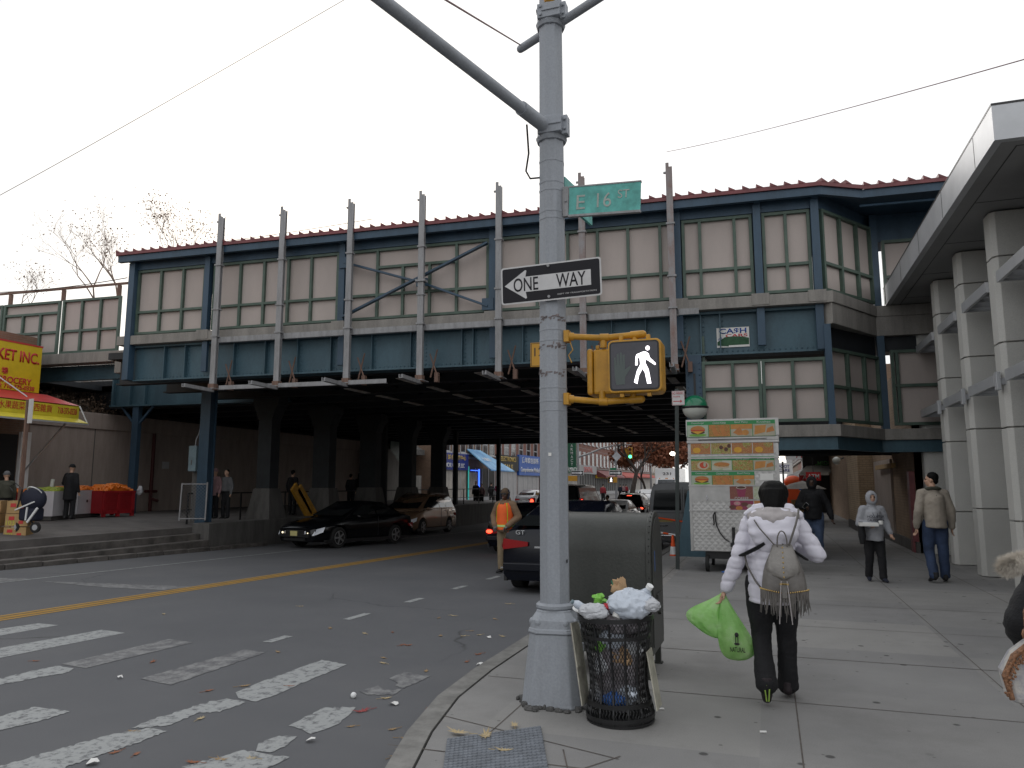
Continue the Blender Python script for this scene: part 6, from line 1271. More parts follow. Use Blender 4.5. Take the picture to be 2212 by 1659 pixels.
        mb=MB(); mb.box(-.16,.16,yR-.02,yR-.008,zR-.40,zR-.25); mb.build('licence_plate',plate,t_); mb=MB(); mb.box(-w*.9,w*.9,yR-.06,yR+.1,.38,.52); mb.build('bumper',paint if rear!='tall' else 'paint_black',t_,bevel=.02)
        mb=MB(); mb.box(-.3,.3,yR-.022,yR-.008,zR-.22,zR-.19); mb.build('trim_bar','chrome',t_)
        if brake: mb=MB(); mb.box(-.14,.14,ya-.0+(yb-ya)*.9-.06,ya+(yb-ya)*.9-.02,zb-.08,zb-.05); mb.build('high_brake_lamp','brake_on',t_)
    if rack:
        mb=MB()
        for sx_ in (1,-1): mb.tube([(sx_*wt*.85,yb+.1,zb+.01),(sx_*wt*.85,yb+.2,zb+.06),(sx_*wt*.85,yc-.3,zc+.06),(sx_*wt*.85,yc-.15,zc+.01)],.014,6)
        mb.build('roof_rail','chrome',t_)
    t_['wheel']=0; del t_['wheel']
    return t_
def put(t_,px,local,rot):
    """stand the vehicle so that its given wheel contact is on the road where the sight line px meets it"""
    p=R(*px); l=Matrix.Rotation(rot,4,'Z')@Vector(local); x,y=p.x-l.x,p.y-l.y; t_.location=(x,y,rz(y)); t_.rotation_euler=(0,0,rot)
    sl=(rz(y+1.4)-rz(y-1.4))/2.8; t_.rotation_euler=(sl*math.cos(rot),0,rot)
sedanP=[(-2.42,.80,.80),(-2.36,.97,.9),(-2.0,1.02,.97),(-1.2,.98,1),(0,.95,1),(.9,.93,1),(1.3,.90,.99),(2.0,.80,.95),(2.33,.70,.86),(2.42,.62,.74)]
sedanC=[(-1.85,1.0),(-1.0,1.43),(.05,1.45),(1.05,.93)]
vanP=[(-2.5,1.0,.86),(-2.44,1.12,.95),(-1.5,1.14,1),(0,1.12,1),(1.2,1.09,1),(1.6,1.02,.98),(2.2,.86,.93),(2.5,.70,.78)]
vanC=[(-2.46,1.12),(-2.15,1.72),(.2,1.74),(1.62,1.06)]
suvP=[(-2.35,1.02,.88),(-2.3,1.10,.97),(-1.2,1.10,1),(0,1.08,1),(1.0,1.06,1),(1.9,.98,.97),(2.25,.88,.9),(2.35,.75,.8)]
suvC=[(-2.3,1.08),(-1.95,1.66),(.0,1.70),(.95,1.07)]
v=vehicle('sedan','black sedan with lit headlight and yellow front plate pulling out from the left kerb','car',sedanP,sedanC,1.82,2.8,.33,'paint_black',front=True,rear='l',lights_on=True,plate='plate_yellow'); put(v,(731,1184),(-.88,1.4,0),math.pi-.2)
v=vehicle('minivan','bronze brown minivan with roof rails behind the black sedan','car',vanP,vanC,1.95,3.0,.34,'paint_brown',front=True,rear='l',rack=True,wins=3); put(v,(912,1156),(-.95,1.55,0),math.pi+.03); v2=v
gtP=[(-2.5,.99,.84),(-2.45,1.06,.93),(-2.2,1.08,.98),(-1.2,1.02,1),(0,1.0,1),(1.0,.98,1),(1.9,.92,.97),(2.4,.78,.85),(2.5,.66,.74)]
v=vehicle('hatchback','black fastback hatchback stopped in the lane right behind the signal pole','car',gtP,[(-2.35,1.06),(-.95,1.53),(.25,1.55),(1.1,1.0)],1.90,3.05,.37,'paint_navy',rear='l',brake=False,yf=1.5); put(v,(1118,1268),(-.90,-1.55,0),.02)
text('GT',.07,'chrome',v,(-.55,-2.53,1.03),w=.16,ext=.004)
mb=MB(); mb.box(-.9,.9,-2.53,-2.5,.42,.445); mb.build('chrome_strip','chrome',v)
v=vehicle('sedan','dark blue sedan with glowing red tail light directly behind the vested worker','car',sedanP,sedanC,1.8,2.75,.33,'paint_navy',rear='l',brake=True); put(v,(1074,1191),(-.86,-1.38,0),0.)
subP=[(-2.6,1.0,.92),(-2.56,1.14,.98),(-1.2,1.15,1),(0,1.15,1),(1.1,1.12,1),(2.2,1.08,.98),(2.55,1.0,.92),(2.6,.85,.86)]
v=vehicle('large_suv','large black SUV with tall red tail lights between the signal pole and the white sedan','car',subP,[(-2.55,1.14),(-2.3,1.90),(.6,1.93),(1.35,1.15)],2.0,3.2,.39,'paint_black',rear='tall',brake=True,wins=3); 
def putk(t_,px,k,rot=0,zoff=0):
    d=ray(*px); p=O+d*(k/d.dot(cf)); t_.location=(p.x,p.y,rz(p.y)); t_.rotation_euler=(0,0,rot); return t_
v.scale=(1.08,1.08,1.1); p=O+ray(1206,1100)*(29.5/ray(1206,1100).dot(cf)); v.location=(p.x,p.y+2.6,rz(p.y)); 
v=vehicle('suv','black SUV with lit high brake lamp in the middle of the queue','car',suvP,suvC,1.93,2.75,.36,'paint_black',rear='l',brake=True,rack=True,wins=3); p=O+ray(1358,1100)*(44/ray(1358,1100).dot(cf)); v.location=(p.x,p.y+2.35,rz(p.y))
v=vehicle('sedan','white sedan half hidden between the mail storage box top and the large black SUV','car',sedanP,sedanC,1.8,2.75,.33,'paint_white',rear='l'); p=O+ray(1296,1100)*(33/ray(1296,1100).dot(cf)); v.location=(p.x,p.y+4.4,rz(p.y))
v=vehicle('sedan','silver sedan ahead of the grey van with a faint red lamp','car',sedanP,sedanC,1.8,2.75,.33,'paint_silver',rear='l'); p=O+ray(1392,1090)*(52/ray(1392,1090).dot(cf)); v.location=(p.x,p.y+2.4,rz(p.y))
v=vehicle('suv','white SUV facing away in front of the box truck','car',suvP,suvC,1.93,2.75,.36,'paint_white',rear='l',wins=3); p=O+ray(1398,1075)*(56/ray(1398,1075).dot(cf)); v.location=(p.x,p.y+2.35,rz(p.y))
v=vehicle('sedan','pale sedan parked by the pharmacy side far down the street','car',sedanP,sedanC,1.8,2.75,.33,'paint_silver',rear='l'); p=O+ray(1150,1075)*(66/ray(1150,1075).dot(cf)); v.location=(p.x,p.y,rz(p.y))
# grey full size van, rear view
def cargo_van():
    t_=thing('cargo_van','grey full size van seen from behind beside the no parking post','van',(0,0,0)); w=1.0; sec=[(w*.95,.35),(w,.5),(w*1.0,1.15),(w*.93,1.75),(w*.86,1.98),(w*.70,2.06),(0,2.10)]
    ring=[];mb=MB()
    for y,f,g_ in ((-2.7,.985,.0),(-2.66,1.,.0),(1.3,1.,.0),(1.9,.98,-.9),(2.6,.93,-1.0)):
        ring.append([(x*f,y,min(z,2.1+g_ if g_ else 9)) for x,z in sec]+[(-x*f,y,min(z,2.1+g_ if g_ else 9)) for x,z in reversed(sec[:-1])])
    K=len(ring[0]); vs=sum(ring,[]); fs=[(i*K+k,i*K+(k+1)%K,(i+1)*K+(k+1)%K,(i+1)*K+k) for i in range(4) for k in range(K)]+[tuple(range(K)),tuple(range(5*K-1,4*K-1,-1))]
    mb.add(vs,fs); mb.build('body','paint_grey',t_,smooth=True,bevel=.01)
    for s_ in (1,-1):
        mb=MB(); P=[(s_*.05,1.28),(s_*.86,1.28),(s_*.80,1.86),(s_*.05,1.90)]; mb.prism(P,-2.716,'y',-2.701); mb.build('rear_window','glass_dark',t_)
        mb=MB(); mb.box(s_*.87,s_*.985,-2.73,-2.62,.78,1.12); mb.build('taillight','tail_red',t_)
        for y in (1.7,-1.7):
            mb=MB(); mb.cyl((s_*.78,y,.37),(s_*1.01,y,.37),.37,None,24); wh=mb.build('wheel','rubber',t_,bevel=.02); mb=MB(); mb.cyl((s_*1.0,y,.37),(s_*1.02,y,.37),.2,None,16); mb.build('rim','rim_metal',wh)
        mb=MB(); mb.prism([(.9,1.3),(.2,1.3),(.2,1.8),(.6,1.85)],s_*1.0,'x',s_*1.01); mb.build('side_window','glass_dark',t_)
    mb=MB(); mb.box(-.006,.006,-2.712,-2.70,.55,1.95); mb.box(-.88,.88,-2.712,-2.70,1.2,1.215); mb.box(.0,.0,-2.7,-2.7,0,0); mb.build('door_seam','black_plastic',t_)
    mb=MB(); mb.box(-.98,.98,-2.9,-2.66,.42,.58); mb.build('bumper','chrome',t_,bevel=.02); mb=MB(); mb.box(.12,.56,-2.715,-2.705,.8,1.0); mb.build('plate_recess','black_plastic',t_); mb=MB(); mb.box(.19,.5,-2.724,-2.716,.82,.97); mb.build('licence_plate','plate_yellow',t_)
    mb=MB(); mb.box(-.72,-.45,-2.73,-2.705,.82,.86); mb.build('handle','chrome',t_)
    mat('faded_gold',(.30,.24,.08),.6); text('EXPRESS',.07,'faded_gold',t_,(-.45,-2.712,1.0),w=.5,ext=.002) if False else None
    mb=MB(); mb.box(-.8,-.3,-2.708,-2.7,.94,1.0); mb.build('badge','faded_gold',t_)
    return t_
v=cargo_van(); p=O+ray(1484,1090)*(21.5/ray(1484,1090).dot(cf)); v.location=(p.x-.12,p.y+2.7,rz(p.y)+.0)
# white box truck facing us
def truck():
    t_=thing('box_truck','white box truck facing the camera with number 231 above the cab','truck',(0,0,0)); mb=MB(); mb.box(-1.22,1.22,-6,-.0,.9,3.55); mb.build('cargo_box','paint_white',t_,bevel=.03)
    text('231',.28,'sign_black',t_,(0,.012,3.0),(-1,0,0),(0,0,1),w=.85,ext=.004,weight=.01)
    mb=MB(); mb.prism([(.0,.6),(1.9,.6),(1.9,1.35),(1.0,1.5),(.45,2.45),(0,2.5)],-1.0,'x',1.0); mb.build('cab','paint_white',t_,bevel=.03); mb=MB(); mb.prism([(1.02,1.53),(.47,2.38),(.50,2.40),(1.05,1.55)],-.86,'x',.86); mb.build('windscreen','window_glass',t_)
    for s_ in (1,-1):
        mb=MB(); mb.cyl((s_*.8,1.2,.45),(s_*1.05,1.2,.45),.45,None,20); mb.cyl((s_*.8,-4.5,.45),(s_*1.05,-4.5,.45),.45,None,20); mb.build('wheel','rubber',t_); mb=MB(); mb.box(s_*1.15,s_*1.3,.7,.75,1.5,2.0); mb.bar((s_*1.0,.8,1.9),(s_*1.2,.75,1.9),.03); mb.build('mirror','black_plastic',t_); mb=MB(); mb.box(s_*.65,s_*.9,1.9,1.92,.95,1.15); mb.build('headlight','headlamp',t_)
    mb=MB(); mb.box(-.5,.5,1.9,1.93,.8,1.2); mb.build('grille','black_plastic',t_); mb=MB()
    for x in (-.7,-.1,.0,.1,.7): mb.box(x-.04,x+.04,.3,.4,2.46,2.56)
    mb.build('marker_lamp','amber',t_)
    return t_
v=truck(); p=O+ray(1441,1040)*(76/ray(1441,1040).dot(cf)); v.location=(p.x,p.y,-.15-.1); v.rotation_euler=(0,0,math.pi)
v.location.z=-.35
# cones and barrier bars behind the van
mat('cone_orange',(.75,.09,.015),.5); mat('cone_white',(.7,.7,.7),.5)
def cone(p,lab):
    t_=thing('traffic_cone',lab,'cone',p,0,'orange traffic cones behind the grey van'); mb=MB(); mb.box(-.16,.16,-.16,.16,0,.04); mb.lathe([(.12,.04),(.075,.38)],16); mb.lathe([(.055,.55),(.025,.80)],16); mb.build('cone_body','cone_orange',t_,smooth=True); mb=MB(); mb.lathe([(.0755,.38),(.0555,.55)],16); mb.build('white_band','cone_white',t_,smooth=True); return t_
pa=PY(1413,1200,18.6); pb_=PY(1455,1200,17.2); c1_=cone((pa.x,18.9,rz(18.9)),'orange traffic cone at the left under the grey van rear, beside the mail storage box'); x2=PY(1454,1190,17.3).x; c2_=cone((x2,17.3,rz(17.3)),'orange traffic cone with white bands right of the no parking post')
mb=MB(); z=rz(18)+.82; A=Vector((pa.x-.3,18.9,z)); B=Vector((x2+.05,17.3,z+.0)); n_=6
for i in range(n_): mb.mi=i%2; mb.tube([A.lerp(B,i/n_),A.lerp(B,(i+1)/n_)],.022,8)
o=mb.build('cone_bar',['cone_orange','cone_white']); tag(o,'orange and white striped bar resting on the two cones behind the van','barrier bar')
mb=MB(); mb.tube([A+Vector((0,1.2,.28)),B+Vector((.3,1.3,.20))],.022,8); o=mb.build('cone_bar','cone_orange'); tag(o,'second orange bar higher up across the van bumper','barrier bar')
# ================================================================== PEOPLE (local +y is the way they face)
BASEJ=dict(hipL=(-.085,0,.93),hipR=(.085,0,.93),kneeL=(-.10,.02,.50),kneeR=(.10,.02,.50),ankL=(-.10,0,.09),ankR=(.10,0,.09),toeL=(-.12,.15,.03),toeR=(.12,.15,.03),
 pel=(0,0,.96),waist=(0,0,1.10),chest=(0,.0,1.30),neck=(0,-.01,1.47),head=(0,.02,1.62),shL=(-.165,0,1.41),shR=(.165,0,1.41),elL=(-.23,-.03,1.13),elR=(.23,-.03,1.13),wrL=(-.235,.06,.88),wrR=(.235,.06,.88))
def capsule(mb,a,b_,ra,rb,n=12,mid=None):
    a=Vector(a);b_=Vector(b_); mb.ell(a,ra,n,8); mb.ell(b_,rb,n,8); pts=[a,a.lerp(b_,.5),b_]; mb.tube(pts,[ra,mid or (ra+rb)/2,rb],n)
def hand(mb,w,d,side,up=Vector((0,0,1)),curl=.6,s=1.):
    """palm and five separate fingers growing along d from wrist w; side=+1 thumb on +x side"""
    w=Vector(w);d=Vector(d).normalized(); x=d.cross(up); x=(Vector((1,0,0)) if x.length<.05 else x.normalized()); nrm=x.cross(d).normalized()
    palm=w+d*.05*s; mb.tube([w-d*.01,w+d*.03*s,w+d*.085*s],[(.022*s,.016*s),(.036*s,.016*s),(.038*s,.013*s)],10)
    for i,(off,L) in enumerate(((-.030,.055),(-.010,.068),(.011,.072),(.031,.062))):
        b_=w+d*.082*s+x*off*s*side; c_=b_+(d*.9-nrm*.35*curl).normalized()*L*.5*s; e_=c_+(d*.5-nrm*curl).normalized()*L*.5*s; mb.tube([b_,c_,e_],[.0095*s,.0088*s,.007*s],6); mb.ell(e_,.0072*s,6,4)
    b_=w+d*.03*s+x*.03*s*side; c_=b_+(d*.6+x*side*.7).normalized()*.04*s; e_=c_+(d+x*side*.1-nrm*.4).normalized()*.03*s; mb.tube([b_,c_,e_],[.013*s,.011*s,.008*s],6)
def person(label,loc,rot,H=1.75,J=None,skin='skin',top='black_cloth',legs='black_cloth',hair='black_hair',shoe='black_plastic',vox=.016,fat=1.,coat=None,hood=None,hairlen='short',headyaw=0.,disp=None,gloves=None,legw=1.,hat=None,beard=None,name='person',hem=None,flare=0.,tilt=0.):
    j={k:Vector(v_) for k,v_ in BASEJ.items()}; 
    for k,v_ in (J or {}).items(): j[k]=Vector(v_)
    s=H/1.75; j={k:v_*s for k,v_ in j.items()}
    t_=thing(name,label,'person',loc,rot)
    hd=j['head']; Rh=Matrix.Translation(hd)@Matrix.Rotation(headyaw,4,'Z')@Matrix.Rotation(tilt,4,'X')
    # body: one continuous skin surface (head, neck, trunk core, arms, hands, legs core)
    mb=MB(); mb.M=Rh; q=s
    mb.ell((0,-.012*q,.03*q),(.074*q,.092*q,.092*q),16,12); mb.ell((0,.022*q,-.035*q),(.058*q,.062*q,.075*q),14,10); mb.ell((0,.05*q,-.085*q),(.03*q,.03*q,.024*q),10,6)
    mb.tube([(0,.078*q,.02*q),(0,.098*q,-.012*q),(0,.102*q,-.024*q)],[.010*q,.013*q,.016*q],8); mb.ell((0,.097*q,-.022*q),(.017*q,.014*q,.011*q),8,6)
    for sx_ in (1,-1):
        mb.ell((sx_*.074*q,-.008*q,-.01*q),(.012*q,.02*q,.032*q),8,6); mb.ell((sx_*.03*q,.068*q,.028*q),(.026*q,.018*q,.012*q),8,6); mb.ell((sx_*.036*q,.055*q,-.02*q),(.024*q,.024*q,.022*q),8,6)
    mb.ell((0,.083*q,-.058*q),(.024*q,.014*q,.012*q),8,6); mb.M=None
    capsule(mb,j['neck'],hd+Vector((0,-.015*q,-.05*q)),.055*q,.05*q)
    mb.tube([j['pel'],j['waist'],j['chest'],j['neck']],[.10*q,.09*q,.12*q,.05*q],12)
    for S_ in 'LR':
        capsule(mb,j['sh'+S_],j['el'+S_],.045*q,.036*q,8); capsule(mb,j['el'+S_],j['wr'+S_],.036*q,.024*q,8); capsule(mb,j['hip'+S_],j['knee'+S_],.07*q,.045*q,8); capsule(mb,j['knee'+S_],j['ank'+S_],.04*q,.03*q,8); mb.bar(j['sh'+S_],j['neck']-Vector((0,0,.04)),.06*q,.06*q)
        if not gloves: hand(mb,j['wr'+S_]+(j['wr'+S_]-j['el'+S_]).normalized()*.01,(j['wr'+S_]-j['el'+S_]),1 if S_=='L' else -1,Vector((1 if S_=='L' else -1,.15,0)),.7,q*1.02)
    body=remesh(mb,'body',skin,t_,min(vox,.011) if vox<.02 else vox*.8,None,1)
    if gloves:
        for S_ in 'LR':
            mb=MB(); hand(mb,j['wr'+S_],(j['wr'+S_]-j['el'+S_]),1 if S_=='L' else -1,Vector((1 if S_=='L' else -1,.15,0)),.8,q*1.15); remesh(mb,'glove',gloves,t_,.009,None,1)
    if vox<.02 and hood!='up_dark':
        for sx_ in (1,-1):
            mb=MB(); mb.M=Rh; mb.ell((sx_*.030*q,.079*q,.008*q),(.013*q,.006*q,.006*q),8,6); mb.build('eye','eye',body)
            mb=MB(); mb.M=Rh; mb.tube([(sx_*.014*q,.088*q,.026*q),(sx_*.03*q,.086*q,.032*q),(sx_*.048*q,.074*q,.028*q)],.0035*q,5); mb.build('eyebrow',hair,body)
        mb=MB(); mb.M=Rh; mb.ell((0,.094*q,-.058*q),(.02*q,.006*q,.006*q),8,6); mb.build('mouth','lip',body)
    # hair
    if hairlen and not hat:
        mb=MB(); mb.M=Rh
        if hairlen=='short': mb.ell((0,-.022*q,.045*q),(.080*q,.092*q,.088*q),16,10); mb.ell((0,-.06*q,-.01*q),(.066*q,.045*q,.06*q),12,8)
        elif hairlen=='bob':
            mb.ell((0,-.022*q,.04*q),(.122*q,.125*q,.107*q),18,12); mb.tube([(0,-.035*q,.06*q),(0,-.04*q,-.02*q),(0,-.05*q,-.09*q),(0,-.055*q,-.13*q),(0,-.055*q,-.15*q)],[(.125*q,.11*q),(.146*q,.11*q),(.156*q,.10*q),(.150*q,.085*q),(.12*q,.055*q)],18)
        elif hairlen=='long': mb.ell((0,-.02*q,.04*q),(.088*q,.1*q,.095*q),14,10); mb.tube([(0,-.04*q,.05*q),(0,-.06*q,-.1*q),(0,-.07*q,-.25*q)],[(.085*q,.07*q),(.09*q,.06*q),(.05*q,.03*q)],12)
        mb.M=None
        hdz=lambda co: .003*noise.noise(Vector((co.x*70,co.y*70,co.z*4))) if vox<.02 else 0
        remesh(mb,'hair',hair,t_,min(vox,.010) if vox<.02 else vox*.8,hdz,2)
    if hat: mb=MB(); mb.M=Rh; mb.ell((0,-.012*q,.055*q),(.085*q,.1*q,.085*q),14,10); mb.tube([(0,-.01*q,.02*q),(0,-.01*q,.055*q)],[(.088*q,.103*q),(.09*q,.105*q)],16); mb.build('hat',hat,t_,smooth=True)
    # trousers
    mb=MB(); r1=.098*fat*legw; r2=.080*legw; r3=(.074+flare)*legw
    mb.ell(j['pel']-Vector((0,0,.02*q)),(.172*fat*q,.125*fat*q,.12*q),16,10)
    for S_ in 'LR': capsule(mb,j['hip'+S_]-Vector((0,0,.02*q)),j['knee'+S_],r1*q,r2*q,14,(r1*.93)*q*.95); capsule(mb,j['knee'+S_],j['knee'+S_].lerp(j['ank'+S_],.97),r2*q,r3*q*.97,14,.076*legw*q); mb.tube([j['knee'+S_].lerp(j['ank'+S_],.5),j['ank'+S_]+Vector((0,0,-.02*q))],[(r2+.0)*q*.95,r3*q],14)
    tw=lambda co: .008*noise.noise(Vector((co.x*9,co.y*9,co.z*9)))+.0035*noise.noise(Vector((co.x*22,co.y*22,co.z*40)))
    remesh(mb,'trousers',legs,t_,vox,tw if vox<.03 else None,2)
    # shoes
    for S_ in 'LR':
        a=j['ank'+S_]; to=j['toe'+S_]; mb=MB(); dz=(to-a); mb.tube([a+Vector((0,0,.03*q))-dz*.25,a-dz*.30+Vector((0,0,-.045*q))],[.045*q,.042*q],12); mb.tube([a-dz*.42+Vector((0,0,-.05*q)),a+Vector((0,0,-.035*q)),a.lerp(to,.6)+Vector((0,0,.0)),to],[(.034*q,.036*q),(.042*q,.045*q),(.046*q,.03*q),(.034*q,.02*q)],12); mb.ell(to,(.035*q,.035*q,.02*q),10,6); mb.ell(a-dz*.4+Vector((0,0,-.045*q)),(.036*q,.036*q,.038*q),10,6)
        remesh(mb,'shoe',shoe,t_,max(.01,vox*.7),None,1)
    # jacket
    mb=MB(); f=fat; hm=j['pel'] if hem is None else Vector((j['pel'].x,j['pel'].y,hem*s))
    mb.tube([hm,j['pel'].lerp(j['waist'],.4),j['waist'],j['chest']-Vector((0,0,.04*q)),j['chest']+Vector((0,0,.06*q)),j['neck']-Vector((0,0,.035*q)),j['neck']+Vector((0,0,.01*q))],[(.198*f*q,.15*f*q),(.195*f*q,.15*f*q),(.186*f*q,.145*f*q),(.188*f*q,.145*f*q),(.178*f*q,.13*f*q),(.10*q,.085*q),(.072*q,.072*q)],20)
    for S_ in 'LR':
        k=1 if coat is None else coat; capsule(mb,j['sh'+S_]+Vector((0,0,-.01)),j['el'+S_],.070*k*q,.060*k*q,12); capsule(mb,j['el'+S_],j['wr'+S_].lerp(j['el'+S_],.03),.060*k*q,.047*k*q,12,.057*k*q); mb.tube([j['chest']+Vector((0,0,.07*q)),j['sh'+S_]],[.095*q,.072*k*q],12)
    jw=disp or (lambda co: .009*noise.noise(Vector((co.x*7,co.y*7,co.z*13)))+.005*noise.noise(co*24))
    remesh(mb,'jacket',top,t_,vox,jw if vox<.03 else None,2)
    if hood in ('up','up_dark'):
        mb=MB(); mb.M=Rh; hs=[]; 
        # hood shell: ellipsoid cap open at the face
        n=20; rows=9
        for i in range(rows):
            a=math.radians(28+i*17); y=-math.cos(a)*-.088*q*1.0; rr_=math.sin(a); 
            hs.append([( .098*q*rr_*math.cos(2*math.pi*k/n), .105*q*math.cos(a)-.008*q, (.125*q*rr_*math.sin(2*math.pi*k/n)+.008*q- (.02*q if math.sin(2*math.pi*k/n)<0 else 0))) for k in range(n)])
        vs=sum(hs,[]); fs=[(i*n+k,i*n+(k+1)%n,(i+1)*n+(k+1)%n,(i+1)*n+k) for i in range(rows-1) for k in range(n)]+[tuple((rows-1)*n+k for k in range(n))]
        mb.add(vs,fs); o=mb.build('hood',top,t_,smooth=True); sm=o.modifiers.new('t','SOLIDIFY'); sm.thickness=.014*q; sm.offset=1
        mb=MB(); mb.tube([j['neck']-Vector((0,.0,.03*q)),j['neck']+Vector((0,-.02*q,.05*q))],[(.10*q,.09*q),(.085*q,.085*q)],16); remesh(mb,'hood_collar',top,t_,vox,None,2)
    return t_,j,body
def cloth(nm,c,r=.85,b_=.25,bs=90,**k): return mat(nm,c,r,0,k.pop('var',.12),k.pop('vs',5),b_,bs,**k)
cloth('black_cloth',(.008,.008,.010)); cloth('white_nylon',(.70,.68,.76),.55,.12,25,var=.02); cloth('denim',(.030,.050,.105),.85,.2,150,var=.35); cloth('denim_light',(.06,.09,.16),.85,.2,150,var=.4); cloth('tan_canvas',(.31,.27,.225),.85,.3,60); cloth('grey_fleece',(.33,.335,.36),.95,.3,120); cloth('olive_cloth',(.05,.05,.035)); cloth('khaki',(.25,.19,.12)); cloth('brown_duck',(.20,.13,.08),.9,.3,60); cloth('vest_orange',(.85,.13,.02),.7,.1); mat('vest_lime',(.45,.75,.03),.6); mat('reflective',(.6,.6,.62),.3)
cloth('beanie',(.10,.065,.04)); cloth('dark_red',(.25,.02,.03)); cloth('dusty_pink',(.30,.18,.19)); cloth('grey_cloth',(.12,.12,.125)); cloth('dark_navy',(.012,.015,.03)); cloth('fur_lining',(.40,.37,.37),.9,.2,25,var=.05)
# --- woman in the white jacket, mid stride, walking away (faces +Y)
wl=Vector((-.01,6.12,0)); 
def quilt(co):
    z=co.z; a=abs(math.sin(math.pi*z/.095+.5*noise.noise(co*5))); g=-.010*(1-a)**3+.003
    return g+.008*noise.noise(Vector((co.x*8,co.y*8,co.z*18)))+.0035*noise.noise(co*30)
JW=dict(ankL=(-.07,-.24,.17),toeL=(-.075,-.155,.035),kneeL=(-.10,.03,.49),ankR=(.09,.14,.09),toeR=(.10,.30,.03),kneeR=(.10,.12,.50),hipL=(-.095,0,.93),hipR=(.095,0,.93),elL=(-.25,-.05,1.13),wrL=(-.365,.0,.86),shL=(-.15,0,1.41),elR=(.36,-.03,1.16),wrR=(.19,.20,1.22),shR=(.215,0,1.42),head=(.045,.05,1.61),neck=(.035,0,1.46),chest=(.025,0,1.30))
w_,jw_,wb_=person('woman in white quilted jacket and black trousers seen from behind, carrying green bags','' or tuple(wl),0.,1.62,JW,top='white_nylon',legs='black_cloth',hairlen='bob',vox=.011,coat=1.10,disp=quilt,hem=.78,fat=1.24,legw=1.0,flare=.012,tilt=-.12,shoe='trainer_dark' if 'trainer_dark' in MATS else mat('trainer_dark',(.022,.014,.018),.7,0,.3,20))
q=1.62/1.75
mat('trainer_lime',(.30,.45,.08),.6); a=jw_['ankL']
mb=MB(); mb.bar(a+Vector((-.012,-.07,-.02)),a+Vector((-.004,-.045,-.10)),.008,.006); mb.bar(a+Vector((.018,-.07,-.01)),a+Vector((.01,-.045,-.10)),.008,.006); mb.tube([a+Vector((-.035,-.045,.0)),a+Vector((0,-.06,.015)),a+Vector((.035,-.045,.0))],.006,6); mb.build('shoe_trim','trainer_lime',w_)
# hood lying on her back with beige lining
mb=MB(); c_=jw_['neck']
mb.tube([c_+Vector((0,-.10,.035)),c_+Vector((0,-.155,-.03)),c_+Vector((0,-.19,-.12)),c_+Vector((0,-.17,-.23)),c_+Vector((0,-.15,-.30))],[(.155,.06),(.19,.075),(.18,.08),(.12,.06),(.045,.03)],22); mb.ell(c_+Vector((0,-.16,-.06)),(.185,.07,.09),18,10)
remesh(mb,'hood','white_nylon',w_,.011,lambda co:.010*noise.noise(Vector((co.x*14,co.y*14,co.z*20)))+.003*noise.noise(co*30),4)
mb=MB(); mb.tube([c_+Vector((-.17,-.06,.01)),c_+Vector((-.12,-.15,.0)),c_+Vector((0,-.20,-.015)),c_+Vector((.12,-.15,.0)),c_+Vector((.17,-.06,.01))],[.03,.048,.05,.048,.03],12); mb.tube([c_+Vector((-.12,-.10,.03)),c_+Vector((0,-.155,.03)),c_+Vector((.12,-.10,.03))],[.04,.05,.04],10); remesh(mb,'hood_lining','fur_lining',w_,.011,lambda co:.006*noise.noise(co*40),2)
mb=MB(); mb.tube([c_+Vector((-.2,-.03,-.0)),c_+Vector((-.13,-.05,.05)),c_+Vector((.13,-.05,.05)),c_+Vector((.2,-.03,.0))],[.03,.05,.05,.03],10); remesh(mb,'collar','white_nylon',w_,.012,quilt,2)
mb=MB(); hd_=jw_['head']; mb.tube([hd_+Vector((-.09,.05,.06)),hd_+Vector((-.095,-.02,.085)),hd_+Vector((-.06,.0,.125)),hd_+Vector((.05,.0,.13)),hd_+Vector((.095,-.02,.09)),hd_+Vector((.1,.05,.06))],.006,6); mb.build('sunglasses','black_plastic',w_,smooth=True)
# black cross straps on the back
mb=MB(); B_=lambda x,z,y=-.165: jw_['pel']+Vector((x,y,z))
mb.tube([B_(-.21,.17,-.08),B_(-.17,.195,-.165),B_(-.10,.235,-.205),B_(-.03,.275,-.225)],[(.028,.010)]*4,12); mb.tube([B_(.08,.275,-.225),B_(.15,.235,-.205),B_(.21,.19,-.16),B_(.245,.16,-.08)],[(.028,.010)]*4,12); mb.build('black_strap','black_cloth',w_)
# backpack
bpk=thing('backpack','taupe leather drawstring backpack with studded flap and long fringe on the woman in white','backpack',tuple(wl+jw_['pel']+Vector((.085,-.20,-.11))))
bpk.scale=(.98,1.0,1.06); cloth('taupe_leather',(.16,.148,.138),.45,.35,20,var=.2); mat('brass',(.55,.38,.15),.3,.9)
def sloft(secs,n=32,e=.62): # rounded-rectangle sections (cx,cy,z,rx,ry)
    vs=[];fs=[]
    for cx_,cy_,z,rx,ry in secs:
        for k in range(n):
            a=2*math.pi*k/n; c_,s_=math.cos(a),math.sin(a); vs.append((cx_+rx*math.copysign(abs(c_)**e,c_),cy_+ry*math.copysign(abs(s_)**e,s_),z))
    for i in range(len(secs)-1):
        for k in range(n): fs.append((i*n+k,i*n+(k+1)%n,(i+1)*n+(k+1)%n,(i+1)*n+k))
    fs.append(tuple(range(n-1,-1,-1))); fs.append(tuple(range((len(secs)-1)*n,len(secs)*n))); return vs,fs
mb=MB(); mb.add(*sloft([(0,-.07,-.01,.11,.05),(0,-.08,.01,.150,.075),(0,-.085,.06,.160,.088),(0,-.085,.14,.152,.088),(0,-.08,.22,.132,.080),(0,-.07,.30,.095,.062),(0,-.06,.345,.06,.045)]))
vs_=[]
